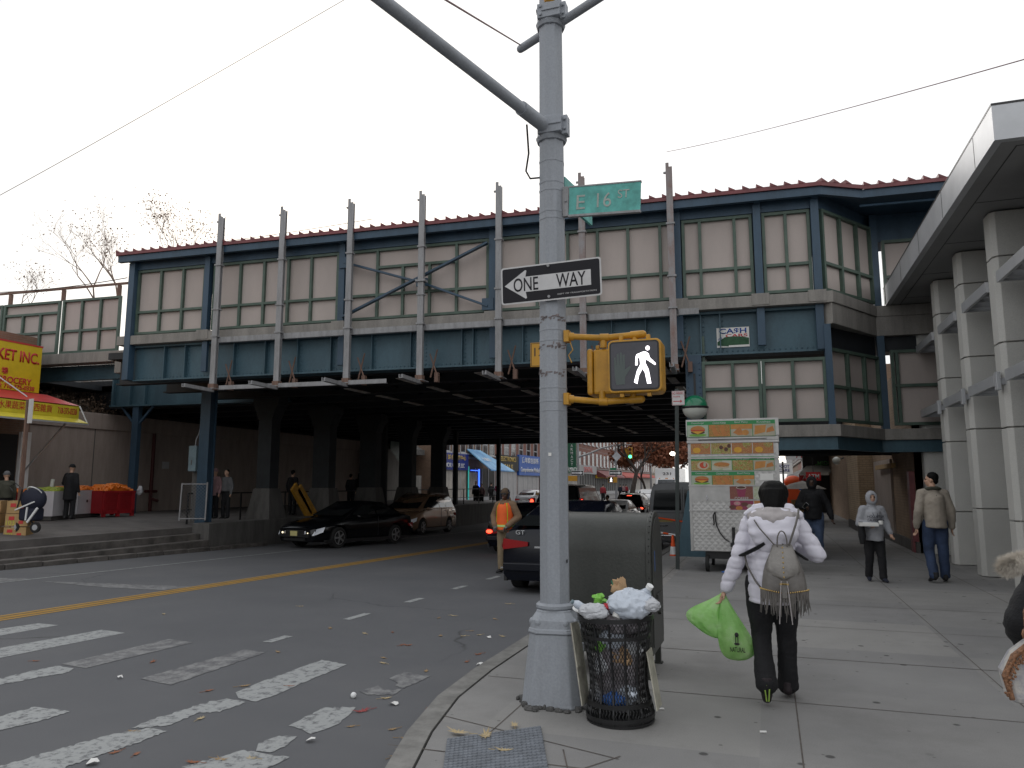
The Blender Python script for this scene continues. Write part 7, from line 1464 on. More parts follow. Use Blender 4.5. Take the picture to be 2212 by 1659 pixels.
for v_ in mb.v: P_=Vector(v_); kf=1+.03*math.sin(math.atan2(v_[1]+.08,v_[0])*15+1)*(1 if .05<v_[2]<.3 else .3)+.04*noise.noise(P_*20); vs_.append((v_[0]*kf,-.08+(v_[1]+.08)*kf,v_[2]))
mb.v=vs_; o=mb.build('bag_body','taupe_leather',bpk,smooth=True); ss_=o.modifiers.new('s','SUBSURF'); ss_.levels=1; ss_.render_levels=1
vs=[];fs=[];NN=14
for i in range(9):
    t_=i/8; z=.355-.215*t_; y=-.10-.085*math.sin(min(1,t_*1.25)*math.pi/2); hw=(.068+.045*math.sin(t_*math.pi*.62))*(1 if t_<.72 else math.sqrt(max(.02,1-((t_-.72)/.29)**2)))
    for k in range(NN): u=-1+2*k/(NN-1); vs.append((hw*u,y+.035*u*u,z))
fs=[(i*NN+k,i*NN+k+1,(i+1)*NN+k+1,(i+1)*NN+k) for i in range(8) for k in range(NN-1)]
mb=MB(); mb.add(vs,fs); mb.add([(-.06,-.03,.36),(.06,-.03,.36),(.068,-.065,.355),(-.068,-.065,.355)],[(0,1,2,3)]); o=mb.build('flap',mat('flap_leather',(.235,.22,.205),.4,0,.15,20,.2,40),bpk,smooth=True); sm=o.modifiers.new('t','SOLIDIFY'); sm.thickness=.008; sm.offset=0
mb=MB(); 
for k in range(7): tt=k/6; z_=.345-.19*tt; ti=(.355-z_)/.215; mb.ell((0,-.10-.085*math.sin(min(1,ti*1.25)*math.pi/2)-.006,z_),.006,8,5)
mb.box(-.03,.03,-.195,-.18,.105,.115); mb.build('studs','brass',bpk)
mb=MB(); mb.box(-.017,.017,-.195,-.183,.02,.11); mb.box(-.075,.075,-.178,-.168,-.01,.03); mb.build('front_pocket','taupe_leather',bpk)
rr=random.Random(9)
mb=MB()
for row,(n_,y0) in enumerate(((34,-.145),(30,-.125))):
    for k in range(n_):
        a=-1.35+2.7*k/(n_-1); x=.168*math.sin(a); y=-.085-.097*math.cos(a); z0_=.045+.02*abs(math.sin(a)); L=rr.uniform(.12,.2)*(1-.25*abs(a)/1.35); dx_=rr.uniform(-.02,.02); mb.tube([(x,y,z0_),(x+dx_*.4,y-.01,z0_-L*.5),(x+dx_,y-.005,z0_-L)],[.0045,.0042,.002],4)
mb.build('fringe','taupe_leather',bpk)
mb=MB()
for k in range(30): a=-1.4+2.8*k/29; mb.ell((.17*math.sin(a),-.085-.10*math.cos(a),.05+.02*abs(math.sin(a))),.006,6,4)
mb.build('beads','brass',bpk)
mb=MB(); mb.tube([(.035*math.cos(math.pi-math.pi*k/10),-.095,.345+.11*math.sin(math.pi*k/10)**.7) for k in range(11)],[(.010,.005)]*11,8); mb.tube([(-.04,-.07,.34),(-.10,-.085,.41),(-.155,-.07,.47),(-.19,-.01,.52)],[(.011,.005)]*4,8); mb.tube([(.04,-.07,.34),(.07,-.10,.42),(.10,-.095,.50),(.12,-.05,.56),(.13,.02,.60)],[(.011,.005)]*5,8); mb.tube([(-.13,-.05,.02),(-.20,-.0,.10),(-.26,.06,.20),(-.28,.12,.30)],[(.011,.005)]*4,8); mb.build('straps','taupe_leather',bpk,smooth=True)
mb=MB()
for x in (-.02,.02): mb.tube([(x,-.19,.13),(x*1.6,-.20,.0),(x*2.2,-.185,-.15)],.0038,5)
mb.build('drawstring','fur_lining',bpk)
# green carrier bags
hp_=wl+jw_['wrL']+Vector((-.02,.01,-.055))
mb2,t2,b2,co2=base('green_film',.3); b2.inputs['Base Color'].default_value=(.30,.85,.13,1); b2.inputs['Transmission Weight'].default_value=.0
tr_=N(t2,'ShaderNodeBsdfTranslucent',inp={0:(.50,.85,.35,1)}); mxs=N(t2,'ShaderNodeMixShader',inp={0:.5}); t2.links.new(b2.outputs[0],mxs.inputs[1]); t2.links.new(tr_.outputs[0],mxs.inputs[2]); t2.links.new(mxs.outputs[0],t2.nodes['Material Output'].inputs[0]); tcol=ramp(t2,noi(t2,7,5,co2),[(.3,(.28,.58,.16)),(.5,(.50,.84,.32)),(.7,(.80,.96,.64))]); t2.links.new(tcol,b2.inputs['Base Color']); bumpn(t2,b2,noi(t2,16,6,co2),.8,.02)  # pale highlights are painted into the film colour by noise
def gbag(nm,lab,pts,rads,seed,off=(0,0,0),wr=1.):
    t_=thing(nm,lab,'carrier bag',tuple(hp_+Vector(off))); n=40; vs=[];fs=[]
    for (p,(rx,ry)) in zip(pts,rads):
        for k in range(n):
            a=2*math.pi*k/n; wv=1+wr*(.05*math.sin(a*7+seed+p[2]*16)+.04*math.sin(a*13+seed*2+p[2]*9)+.22*noise.noise(Vector((math.cos(a)*1.6,math.sin(a)*1.6,p[2]*9+seed)))-.10*abs(noise.noise(Vector((math.cos(a)*4,math.sin(a)*4,p[2]*20+seed))))); vs.append((p[0]+rx*math.cos(a)*wv,p[1]+ry*math.sin(a)*wv,p[2]))
    m=len(pts)
    for i in range(m-1):
        for k in range(n): fs.append((i*n+k,i*n+(k+1)%n,(i+1)*n+(k+1)%n,(i+1)*n+k))
    fs.append(tuple(range((m-1)*n,m*n))); mb=MB(); mb.add(vs,fs); o=mb.build('film','green_film',t_,smooth=True); ss_=o.modifiers.new('s','SUBSURF'); ss_.levels=1; ss_.render_levels=1
    return t_
g1=gbag('carrier_bag','translucent lime green carrier bag hanging straight down from the hand of the woman in white',[(0,0,.02),(.01,0,-.05),(.035,0,-.14),(.06,0,-.24),(.085,0,-.34),(.09,0,-.42),(.085,0,-.46),(.08,0,-.475)],[(.012,.012),(.034,.03),(.072,.055),(.115,.08),(.145,.095),(.138,.09),(.095,.07),(.03,.03)],1)
mb=MB(); mb.ell((.08,0,-.37),(.10,.06,.085),16,10); mb.build('round_loaf','kraft_paper',g1,smooth=True)
g2=gbag('carrier_bag','second lime green carrier bag swinging out to the left of the same hand',[(0,0,.02),(-.05,0,-.04),(-.12,0,-.09),(-.155,0,-.14),(-.15,0,-.20),(-.10,0,-.26),(-.07,0,-.31),(-.05,0,-.33)],[(.012,.012),(.06,.035),(.115,.06),(.145,.075),(.14,.085),(.11,.075),(.07,.055),(.02,.015)],4,(0,.03,0))
p0=(.085,-.094,-.33); text('NATURAL',.035,'black_plastic',g1,(.095,-.112,-.375),w=.11,ext=.002,weight=.01); mb=MB(); mb.box(.080,.086,-.108,-.100,-.345,-.265); mb.box(.096,.102,-.108,-.100,-.345,-.265); mb.ell((.091,-.104,-.335),(.02,.004,.008),8,6); mb.ell((.091,-.098,-.27),(.015,.006,.018),8,6); mb.build('crop_emblem','black_plastic',g1)
# --- man in the tan jacket, walking away
cloth('shoe_dark',(.02,.02,.022)); 
person('dark haired man in tan jacket and jeans walking away beside the stone fins',tuple(G(2029,1258)),.12,1.80,dict(ankL=(-.10,-.12,.12),toeL=(-.13,.0,.03),kneeL=(-.10,.06,.50),ankR=(.12,.08,.09),toeR=(.15,.23,.03),elL=(-.245,-.05,1.13),wrL=(-.265,.03,.87),elR=(.245,-.02,1.13),wrR=(.26,.05,.87)),top='tan_canvas',legs='denim',shoe='shoe_dark',vox=.014,coat=1.12,fat=1.12,headyaw=1.05,hem=.86)
mn=[o for o in C.objects if o.get('label','').startswith('dark haired man in tan')][0]; q=1.80/1.75
mb=MB(); mb.tube([(-.09*q,.05*q,1.455*q),(-.10*q,-.03*q,1.475*q),(-.05*q,-.095*q,1.49*q),(.05*q,-.095*q,1.49*q),(.10*q,-.03*q,1.475*q),(.09*q,.05*q,1.455*q)],.028*q,10); mb.build('collar','olive_cloth',mn,smooth=True)
mb=MB(); mb.tube([(0,-.163*q*1.12,.88*q),(0,-.158*q*1.12,1.1*q),(0,-.155*q*1.1,1.38*q)],.004,5); mb.build('back_seam','olive_cloth',mn)
# --- boy in grey hoodie
kb=G(1893,1256); H_=1.47
k_,jk,kbody=person('boy in light grey hooded sweatshirt walking towards the camera with a flat white box',tuple(kb),math.pi+.15,H_,dict(ankL=(-.11,.10,.09),toeL=(-.13,.26,.03),kneeL=(-.10,.10,.50),ankR=(.11,-.08,.10),toeR=(.13,.05,.03),elL=(-.25,-.02,1.14),wrL=(-.28,.12,.95),elR=(.25,-.02,1.13),wrR=(.12,.24,1.10),head=(0,.03,1.63)),top='grey_fleece',legs='black_cloth',shoe='dark_navy',vox=.012,coat=1.22,fat=1.20,hood='up',hem=.80)
q=H_/1.75; text('HOLLISTER',.035,'dark_navy',k_,(0,.20,1.27*q),(-1,0,0),(0,0,1),w=.26,ext=.004,weight=.01); text('CALIFORNIA',.035,'dark_navy',k_,(0,.20,1.20*q),(-1,0,0),(0,0,1),w=.26,ext=.004,weight=.01); mb=MB(); mb.box(-.13,.13,.198,.203,1.236*q,1.241*q); mb.build('print_line','dark_navy',k_)
mb=MB(); mb.tube([(.03,.13,1.40*q),(.035,.175,1.34*q),(.03,.195,1.29*q)],.004,5); mb.tube([(-.03,.13,1.40*q),(-.035,.175,1.34*q),(-.03,.195,1.27*q)],.004,5); mb.build('drawstring','dark_navy',k_)
bx=thing('flat_box','flat white takeaway box held by the boy in grey with a white cup beside it','box',tuple(kb+Vector((-.05,-.30,1.09*q)))); mb=MB(); mb.box(-.19,.10,-.06,.10,0,.055); mb.build('carton','paper',bx,bevel=.004); mb=MB(); mb.lathe([(.03,0),(.035,.06)],12,(.14,.0,.03)); mb.build('sauce_cup','paper',bx)
bg_=thing('dark_bag','black bag hanging from the forearm of the boy in grey','bag',tuple(kb+Vector((-.20,-.20,.70)))); mb=MB(); mb.tube([(0,0,.28),(.0,0,.2),(.01,0,.05),(.01,0,-.08)],[(.04,.03),(.085,.05),(.10,.06),(.07,.04)],14); mb.build('sack','black_cloth',bg_,smooth=True)
# --- man in black hooded jacket
kb2=G(1762,1208)
p_,jb,_=person('man in black hooded jacket and blue jeans walking towards the camera',tuple(kb2),math.pi-.1,1.76,dict(ankL=(-.11,.12,.09),toeL=(-.14,.27,.03),kneeL=(-.10,.12,.50),ankR=(.10,-.10,.12),toeR=(.12,.0,.03),elL=(-.30,-.03,1.13),wrL=(-.36,.05,.88),elR=(.30,-.0,1.13),wrR=(.14,.22,1.10)),skin='skin_dark',top='black_cloth',legs='denim_light',vox=.014,coat=1.25,fat=1.25,hood='up_dark',hem=.84,legw=1.1)
ph=thing('phone','silver phone in the hand of the man in black','phone',tuple(kb2+Vector((-.16,-.28,1.14)))); ph.rotation_euler=(.3,.7,0); mb=MB(); mb.box(-.035,.035,-.005,.005,-.07,.07); mb.build('case','paint_silver',ph,bevel=.004); mb=MB(); mb.box(-.03,.03,-.007,-.0055,-.06,.06); mb.build('screen','glass_dark',ph)
# --- road worker
pw=R(1092,1238); wr_,jr,_=person('road worker in orange and lime safety vest and brown coat standing in the road',tuple(pw),math.pi-.12,1.82,dict(elL=(-.29,-.02,1.16),wrL=(-.15,.20,.98),elR=(.29,-.02,1.16),wrR=(.15,.20,.98)),skin='skin_dark',top='brown_duck',legs='khaki',vox=.014,coat=1.25,fat=1.14,hood=None,hat='beanie',gloves='grey_cloth',hem=.86,legw=.95,shoe='shoe_dark')
q=1.82/1.75; TZ=[(.90,.198,.150),(1.02,.195,.150),(1.15,.190,.148),(1.30,.190,.147),(1.38,.178,.135),(1.45,.125,.105)]
def shell(z0,z1,g): # torso section between two heights, g outside the coat
    P=[];Rr=[]
    zs=[z0]+[z for z,_,_ in TZ if z0<z<z1]+[z1]
    for z in zs:
        for (a0,x0,y0_),(a1,x1,y1_) in zip(TZ,TZ[1:]):
            if a0<=z<=a1: f_=(z-a0)/(a1-a0); P.append((0,0,z*q)); Rr.append(((x0+(x1-x0)*f_)*1.14*q+g,(y0_+(y1_-y0_)*f_)*1.14*q+g)); break
    return P,Rr
mb=MB(); mb.tube(*shell(.90,1.445,.012),28); mb.build('vest','vest_orange',wr_,smooth=True)
mb=MB(); mb.tube(*shell(.955,1.0,.016),28); mb.build('lime_band','vest_lime',wr_,smooth=True); mb=MB(); mb.tube(*shell(.97,.985,.018),28); mb.build('reflective_strip','reflective',wr_,smooth=True)
mb=MB()
for sx_ in (1,-1):
    pts=[]
    for z,x in ((1.0,.125),(1.1,.125),(1.2,.125),(1.3,.12),(1.38,.11),(1.44,.085)):
        P_,R_=shell(z-.001,z,.014); rx,ry=R_[-1]; pts.append((sx_*x*q,ry*math.sqrt(max(.05,1-(x*q/rx)**2)),z*q))
    mb.tube(pts,[(.028,.006)]*6,8)
mb.build('lime_stripe','vest_lime',wr_)
mb=MB(); mb.prism([(-.05,1.45*q),(.05,1.45*q),(0,1.2*q)],.165,'y',.185); mb.build('neck_opening','brown_duck',wr_)
mb=MB(); n_=18; mb.tube([jr['neck']+Vector((0,-.03,-.02)),jr['neck']+Vector((0,-.02,.04)),jr['neck']+Vector((0,0,.07))],[(.12,.10),(.11,.11),(.10,.10)],16); remesh(mb,'hood_collar','brown_duck',wr_,.014,None,2)
mb=MB(); mb.M=Matrix.Translation(jr['head']); mb.tube([(-.085,.03,-.1),(-.10,.01,.0),(-.085,.0,.08),(0,-.01,.125),(.085,.0,.08),(.10,.01,.0),(.085,.03,-.1)],.022,10); mb.build('hood_rim','dark_navy',wr_,smooth=True)
mb=MB(); mb.M=Matrix.Translation(jr['head']); mb.box(-.065,.065,.078,.1,-.0,.03); mb.build('dark_glasses','black_plastic',wr_,bevel=.008)
# --- person cut by the right edge: fur trimmed hood on a black coat, fabric tote
d=ray(2345,1200); pr=O+d*(3.15/d.dot(cf)); re=Vector((pr.x,pr.y,0))
e_,je,_=person('person in black coat with pale fur trimmed hood, cut off by the right picture edge',tuple(re),.35,1.60,dict(elL=(-.37,-.06,1.13),wrL=(-.22,.14,1.0),head=(.10,.12,1.58)),top='black_cloth',legs='black_cloth',vox=.014,coat=1.2,fat=1.15,hairlen='short',hem=.80)
cloth('pale_fur',(.70,.64,.56),.95,.5,60); d2=ray(2178,1220); fp=O+d2*(2.95/d2.dot(cf))-re; fp=Matrix.Rotation(-.35,4,'Z')@fp
mb=MB(); rr=random.Random(2)
FP=[fp+Vector(v_) for v_ in ((.0,.02,-.012),(.03,-.02,.01),(.10,-.045,.03),(.20,-.05,.04),(.31,-.02,.04),(.40,.05,.03))]
mb.tube(FP,[.02,.03,.034,.034,.03,.02],12); C0=[]
for a_,b2_ in zip(FP,FP[1:]): C0+=[a_.lerp(b2_,k/9) for k in range(9)]
for i in range(20000):
    c_=rr.choice(C0); u=Vector((rr.gauss(0,1),rr.gauss(0,1),rr.gauss(0,1))).normalized(); p=c_+u*.02; q_=c_+(u+Vector((rr.gauss(0,.3),rr.gauss(0,.3),rr.gauss(0,.3)-.1))).normalized()*rr.uniform(.040,.056); a=u.cross(Vector((.3,.5,.8))).normalized()*.0016; mb.add([tuple(p-a),tuple(p+a),tuple(q_)],[(0,1,2)])
mb.build('fur_trim','pale_fur',e_)
d3=ray(2224,1450); tp=O+d3*(2.95/d3.dot(cf)); tote=thing('tote_bag','pale woven tote bag with brown beaded edge at the right picture edge','bag',(tp.x,tp.y,tp.z-.1)); m,t,b,co=base('tote_fabric',.9); t.links.new(ramp(t,noi(t,25,5,co),[(.35,(.30,.30,.33)),(.55,(.46,.44,.42)),(.7,(.55,.52,.46))]),b.inputs['Base Color']); bumpn(t,b,noi(t,150,2,co),.5,.004)
mb=MB(); mb.prism([(-.075,-.02),(-.085,.0),(-.10,.10),(-.06,.17),(-.0,.22),(.25,.22),(.28,-.02)],-.05,'y',.06); mb.build('sack','tote_fabric',tote,bevel=.03)
cloth('brown_bead',(.25,.12,.06),.6,.5,90,var=.6,vs=80); mb=MB(); mb.tube([(-.082,-.06,.0),(-.10,-.06,.09),(-.065,-.06,.165),(-.01,-.06,.215),(.02,-.055,.26)],[.010,.013,.013,.012,.008],8)
for i in range(60):
    tt=i/60; mb.ell((-.10+.1*tt**1.5+rr.uniform(-.008,.008),-.072,.02+.2*tt+rr.uniform(-.01,.01)),.0055,6,4)
mb.build('beaded_edge','brown_bead',tote); mb=MB(); mb.tube([(-.0,-.03,.20),(.0,-.03,.33),(.06,-.0,.45)],.014,8); mb.ell((.0,-.05,.25),.03,10,6); mb.build('handle','brown_bead',tote)
# --- left side and background people
def far(lab,p,rot,H=1.7,**k): k.setdefault('vox',.03); return person(lab,tuple(p),rot,H,k.pop('J',None),**k)
far('shopper in long black coat and hat standing at the fruit stands, arm reaching left',G(147,1123,.5),.3,1.72,J=dict(elL=(-.27,.05,1.15),wrL=(-.38,.25,1.12)),hem=.62,hat='black_cloth',fat=1.15,vox=.022)
far('person in dull green coat and grey cap at the far left picture edge',G(4,1148,.3),1.2,1.66,top='olive_cloth',hat='grey_cloth',fat=1.2,vox=.022)
far('walker with dusty pink hat and scarf behind the chain link panel',G(461,1121,.48),math.pi,1.62,top='dusty_pink',hat='dusty_pink',hem=.8,vox=.025)
far('walker in dark coat with pale hanging scarf right of the pink hatted walker',G(486,1121,.48),math.pi,1.6,top='grey_cloth',vox=.025)
far('dark silhouette behind the leaning yellow board',(-17.6,PX(634,1000,-17.6).y,.4),0,1.75)
far('left silhouette of the pair by the railing behind the black sedan',(-18.2,PX(759,1000,-18.2).y,.45),0,1.62); far('long haired silhouette right of the pair by the railing',(-18.2,PX(777,1000,-18.2).y,.45),0,1.66,hairlen='long'); far('big silhouette leaning against the flared column foot by the railing',(-18.0,PX(797,1000,-18.).y,.45),0,1.82,fat=1.25)
def fk(x,yf_,k,z=None):
    d=ray(x,yf_); p=O+d*(k/d.dot(cf)); return Vector((p.x,p.y,p.z if z is None else z))
far('pedestrian in dark parka with yellow bag in front of the blue lit shop',fk(1028,1094,50,.02),math.pi,1.78,fat=1.15,vox=.04); far('blurry pedestrian in brown right of the dark parka by the blue lit shop',fk(1040,1094,50,.02),math.pi,1.62,top='dusty_pink',vox=.04)
far('pedestrian in black with a stroller left of the slim dark post',fk(1061,1090,58,.02),0,1.7,vox=.04); far('pedestrian in red and navy jacket with white bag near the blue clinic sign',fk(1093,1083,74,.02),-1.2,1.7,top='dark_red',vox=.04)
far('child in striped jacket just left of the slim dark post',fk(1066,1090,58,.02),math.pi,1.3,top='grey_cloth',vox=.04)
far('person in black crossing the road between the large SUV and the middle SUV',fk(1313,1103,36,rz(34)),1.57,1.74,vox=.035); far('pedestrian in pink coat behind the large SUV windows',fk(1303,1080,60,-.05),0,1.66,top='dark_red',vox=.045)
for i,(x,l) in enumerate(((1340,'leftmost of the three distant heads in front of the red awning shops'),(1347,'middle of the three distant heads in front of the red awning shops'),(1353,'rightmost of the three distant heads in front of the red awning shops'))): far(l,fk(x,1075,84,-.1),0,1.68,top=['dark_navy','dusty_pink','dark_red'][i],vox=.05)
far('pedestrian in red jacket left of the worker behind the walkway railing',fk(1074,1086,66,.02),0,1.68,top='dark_red',vox=.045)
# ================================================================== FAR STREET beyond the overpass
mat('win_frame',(.42,.42,.43),.5); mat('awning_red',(.42,.05,.03),.6,0,.15,2); mat('awning_maroon',(.20,.05,.05),.6,0,.15,2); mat('band_yellow',(.60,.38,.02),.5); mat('shop_dark',(.02,.018,.016),.6); mat('shop_light',(.40,.37,.33),.6,0,.3,1.); mat('sign_blue',(.015,.10,.42),.4); mat('sign_royal',(.010,.025,.20),.4); mat('gold',(.55,.38,.08),.4); mat('sign_green',(.02,.11,.06),.5); mat('neon_blue',(.03,.12,1.),.3,emit=3.); mat('sky_awning',(.25,.55,.80),.35,0,.6,.6,col2=(.03,.20,.48)); mat('letter_white',(.75,.75,.75),.5); mat('letter_red',(.6,.03,.03),.5); mat('grey_render',(.42,.41,.41),.8,0,.1,2); mat('neon_teal',(.02,.35,.32),.3,emit=.6)
XF=-24.4 # left street wall
def yl(x,X=XF): return PX(x,1000,X).y
def bld(name,lab,X,y0,y1,h,brickm,side,nwin,floors=((4.3,6.0),(7.3,9.0)),sign=None,aw=None,shop='shop_dark',cat='building',depth=12):
    t_=thing(name,lab,cat,(X,y0,0)); L=y1-y0; s_=side; mb=MB(); mb.box(0,-s_*depth,0,L,0,h); mb.build('wall',brickm,t_)
    mb=MB(); mb.box(-s_*.0,s_*.35,0,L,h-.5,h+.02); mb.box(0,s_*.15,0,L,3.75,3.95); mb.build('cornice','ledge_concrete',t_)
    for z0,z1 in floors:
        if z1>h-.6: continue
        for i in range(nwin):
            yc=L*(i+.5)/nwin; w=min(.6,L/nwin*.3); mb=MB(); mb.box(s_*.0,s_*.05,yc-w-.08,yc+w+.08,z0-.08,z0); mb.box(0,s_*.05,yc-w-.08,yc+w+.08,z1,z1+.08); mb.box(0,s_*.05,yc-w-.08,yc-w,z0,z1); mb.box(0,s_*.05,yc+w,yc+w+.08,z0,z1); mb.box(0,s_*.04,yc-w,yc+w,(z0+z1)/2-.04,(z0+z1)/2+.04); mb.box(0,s_*.16,yc-w-.15,yc+w+.15,z0-.2,z0-.081); f=mb.build('window','win_frame',t_)
            mb=MB(); mb.box(s_*.001,s_*.02,yc-w,yc+w,z0,z1); mb.build('pane','window_glass',f)
    mb=MB(); mb.box(0,s_*.06,.15,L-.15,0.02,3.0); sf=mb.build('shopfront',shop,t_); mb=MB()
    k=.3
    while k<L-.3: mb.box(s_*.06,s_*.1,k,k+.08,.02,3.0); k+=1.6
    mb.box(s_*.061,s_*.10,.15,L-.15,.02,.5); mb.build('mullions','win_frame',sf)
    if aw:
        m_,dz,pr=aw; mb=MB(); mb.add([(0,.2,3.7),(0,L-.2,3.7),(s_*pr,L-.2,3.7-dz),(s_*pr,.2,3.7-dz),(0,.2,3.6-dz),(0,L-.2,3.6-dz),(s_*pr,L-.2,3.45-dz),(s_*pr,.2,3.45-dz)],[(0,1,2,3),(3,2,6,7),(0,3,7,4),(1,5,6,2),(4,5,6,7)]); mb.build('awning',m_,t_)
    if sign:
        m_,lines,z0,z1=sign; mb=MB(); mb.box(0,s_*.25,.1,L-.1,z0,z1); sg=mb.build('shop_sign',m_,t_); n_=len(lines); hh=(z1-z0)/n_
        for i,(tx,mc,wf) in enumerate(lines): text(tx,hh*.62,mc,sg,(s_*.255,L*.5,z1-hh*(i+.5)),(0,s_,0),(0,0,1),w=L*wf,ext=.02,weight=.01)
    return t_
# left row, near to far (edges taken from the shop fronts seen under the bridge)
E_=[yl(937),yl(1007),yl(1069),yl(1116),yl(1158)]
bld('shop_building','brown brick building with royal blue clinic sign in gold characters, nearest beyond the overpass',XF,E_[0],E_[1],11,'brown_brick',1,4,sign=('sign_royal',[('健華 綜合治療中心','gold',.8),('MEDICAL GROUP, LLC','letter_white',.7)],2.75,4.1),shop='shop_light')
t_=bld('shop_building','brick building with the sky blue slanted awning and neon lit window',XF,E_[1]+.02,E_[2]-.0,10.5,'brown_brick',1,4,sign=None,aw=None)
L=E_[2]-E_[1]; mb=MB(); mb.add([(.05,.0,4.6),(.05,L*.45,4.6),(2.3,L*.86,2.8),(2.3,.0,2.8),(.05,0,4.5),(.05,L*.45,4.5),(2.3,L*.86,2.7),(2.3,0,2.7)],[(0,1,2,3),(7,6,5,4),(0,3,7,4),(1,5,6,2),(2,6,7,3)]); mb.build('awning','sky_awning',t_)
text('大藥房',.5,'letter_white',t_,(1.25,L*.22,3.72),(0,1,0),(-.78,0,.62),w=L*.25,ext=.01)
mb=MB(); mb.box(.12,.16,L*.36,L*.39,.8,2.9); mb.box(.12,.16,L*.1,L*.36,2.75,2.8); mb.build('neon_tube','neon_blue',t_); mb=MB(); mb.box(.12,.16,.1,.3,.05,3.1); mb.build('teal_strip','neon_teal',t_); mb=MB(); mb.box(.07,.11,.4,L*.33,.5,2.6); mb.build('lit_window','shop_light',t_)
bld('shop_building','building with the dark rounded awning lettered in gold next to the sky blue one',XF,E_[2]+.02,E_[3],11,'red_brick',1,3,sign=('shop_dark',[('ELECTRONICS','gold',.7),('SALE','gold',.4)],2.9,4.4),shop='grey_render')
bld('shop_building','red brick building carrying the bright blue clinic sign with white characters',XF,E_[3]+.02,E_[4]+1,11.5,'red_brick',1,3,sign=('sign_blue',[('康年綜合診所','letter_white',.75),('Comprehensive Medical','letter_white',.85)],2.5,4.6),shop='grey_render')
Y_=E_[4]+1.02; data=[(8,'red_brick','shop_dark',None,('sign_blue',[('保險','letter_red',.5)],3.0,3.9),'brick building with a red character sign just behind the signal pole'),
 (10,'brown_brick','shop_light',None,('sign_green',[('PHARMACY','letter_white',.8)],3.0,4.0),'brown brick building with the green pharmacy sign board'),
 (11,'red_brick','shop_dark',None,('grey_render',[('DENTAL','letter_red',.5)],3.0,4.2),'red brick building with mixed grey shop signs beyond the pharmacy'),
 (16,'red_brick','shop_dark',('awning_maroon',.9,1.6),('band_yellow',[('FRUIT MARKET','letter_red',.5)],2.45,2.9),'red brick building with long maroon awning over a yellow band'),
 (16,'brown_brick','shop_dark',('awning_red',.8,1.6),None,'brown brick building with bright red awnings beyond the street tree'),
 (24,'red_brick','shop_light',('awning_red',.6,1.2),None,'distant red brick building at the end of the left row'),
 (40,'tan_brick','shop_light',None,None,'pale brick building farthest down the left side of the street')]
for i,(l,bm_,sh,aw,sg,lab) in enumerate(data):
    bld('shop_building',lab,XF,Y_,Y_+l-.02,random.choice((10.5,11.5,12.2)),bm_,1,max(3,int(l/2.4)),sign=sg,aw=aw,shop=sh); Y_+=l
# vertical pharmacy blade sign
yy0=yl(1260,-19.4); bs=thing('blade_sign','tall dark green vertical PHARMACY blade sign on the brick wall','sign',(-23.2,PX(1243,980,-23.2).y,3.7))
mb=MB(); mb.box(-1.1,.1,-.1,.1,0,4.0); mb.build('board','sign_green',bs)
for i,ch in enumerate('PHARMACY'): text(ch,.36,'letter_white',bs,(-.45,-.105,3.7-i*.47),w=.3,ext=.01,weight=.01)
# right row beyond the bridge: white building, awning, signs, MIDDLE EASTERN FOOD store
XR=3.2
t_=bld('shop_building','dark shopfront with MIDDLE EASTERN FOOD lettering just past the overpass on the right',XR,50.5,60,9,'brown_brick',-1,4,shop='shop_dark')
m_=mat('fig_green',(.10,.30,.08),.5)
fd=thing('store_window_sign','green lettered MIDDLE EASTERN FOOD window sign beside the tan brick pillar','sign',(0,0,0)); Yq=46.
pz=PY(1783,1010,Yq); fd.location=(pz.x,Yq,0)
mb=MB(); mb.box(-1.2,1.2,.03,.08,2.0,pz.z+2.2); mb.build('board','shop_dark',fd)
for i,(s_,w) in enumerate((('MIDDLE',.85),('EASTERN',1.05),('FOOD',.75))): text(s_,.27,'fig_green',fd,(.15,.02,PY(1780,[1001,1007.5,1014][i],Yq).z),w=w*1.3,ext=.01,weight=.01)
mb=MB(); mb.box(-1.2,1.2,.08,.5,0.,pz.z+2.2); mb.build('storefront','shop_dark',fd)
p=PY(1757,1029,42); at=thing('atm_sign','red ATM sign with white letters hanging above the passage to the shops','sign',(p.x,42,p.z)); mb=MB(); mb.box(-.36,.36,-.05,.05,-.22,.22); mb.build('box','letter_red',at); text('ATM',.24,'letter_white',at,(0,-.055,0),w=.56,ext=.006,weight=.015); mb=MB(); mb.bar((0,0,.22),(.0,0,1.0),.03,.03); mb.build('hanger','black_metal',at)
p=PY(1738,1031,46); a2=thing('atm_sign','partly hidden second red ATM sign left of the first','sign',(p.x,46,p.z)); mb=MB(); mb.box(-.3,.3,-.05,.05,-.2,.2); mb.build('box','letter_red',a2); text('A',.24,'letter_white',a2,(0,-.055,0),ext=.006)
p=PY(1694,1012,62); fc=thing('foot_care_sign','white FOOT CARE sign with dark blue letters on the far shops','sign',(p.x,62,p.z)); mb=MB(); mb.box(-.62,.62,-.05,.05,-.42,.42); mb.build('box','letter_white',fc); text('FOOT',.24,'sign_royal',fc,(0,-.055,.16),w=.8,ext=.006,weight=.02); text('CARE',.24,'sign_royal',fc,(0,-.055,-.14),w=.8,ext=.006,weight=.02)
bld('shop_building','pale rendered building with a red phone number sign on the right side of the street',XR-.3,60.5,72,9,'grey_render',-1,4,shop='shop_light'); p=PY(1745,984,52); ph_=thing('phone_number_sign','white sign board with red phone number at the top of the gap over the shops','sign',(p.x,52,p.z)); mb=MB(); mb.box(-1.4,1.4,-.05,.05,-.25,.35); mb.build('board','letter_white',ph_); text('718-9467',.4,'letter_red',ph_,(0.2,-.055,.05),w=1.9,ext=.006,weight=.01)
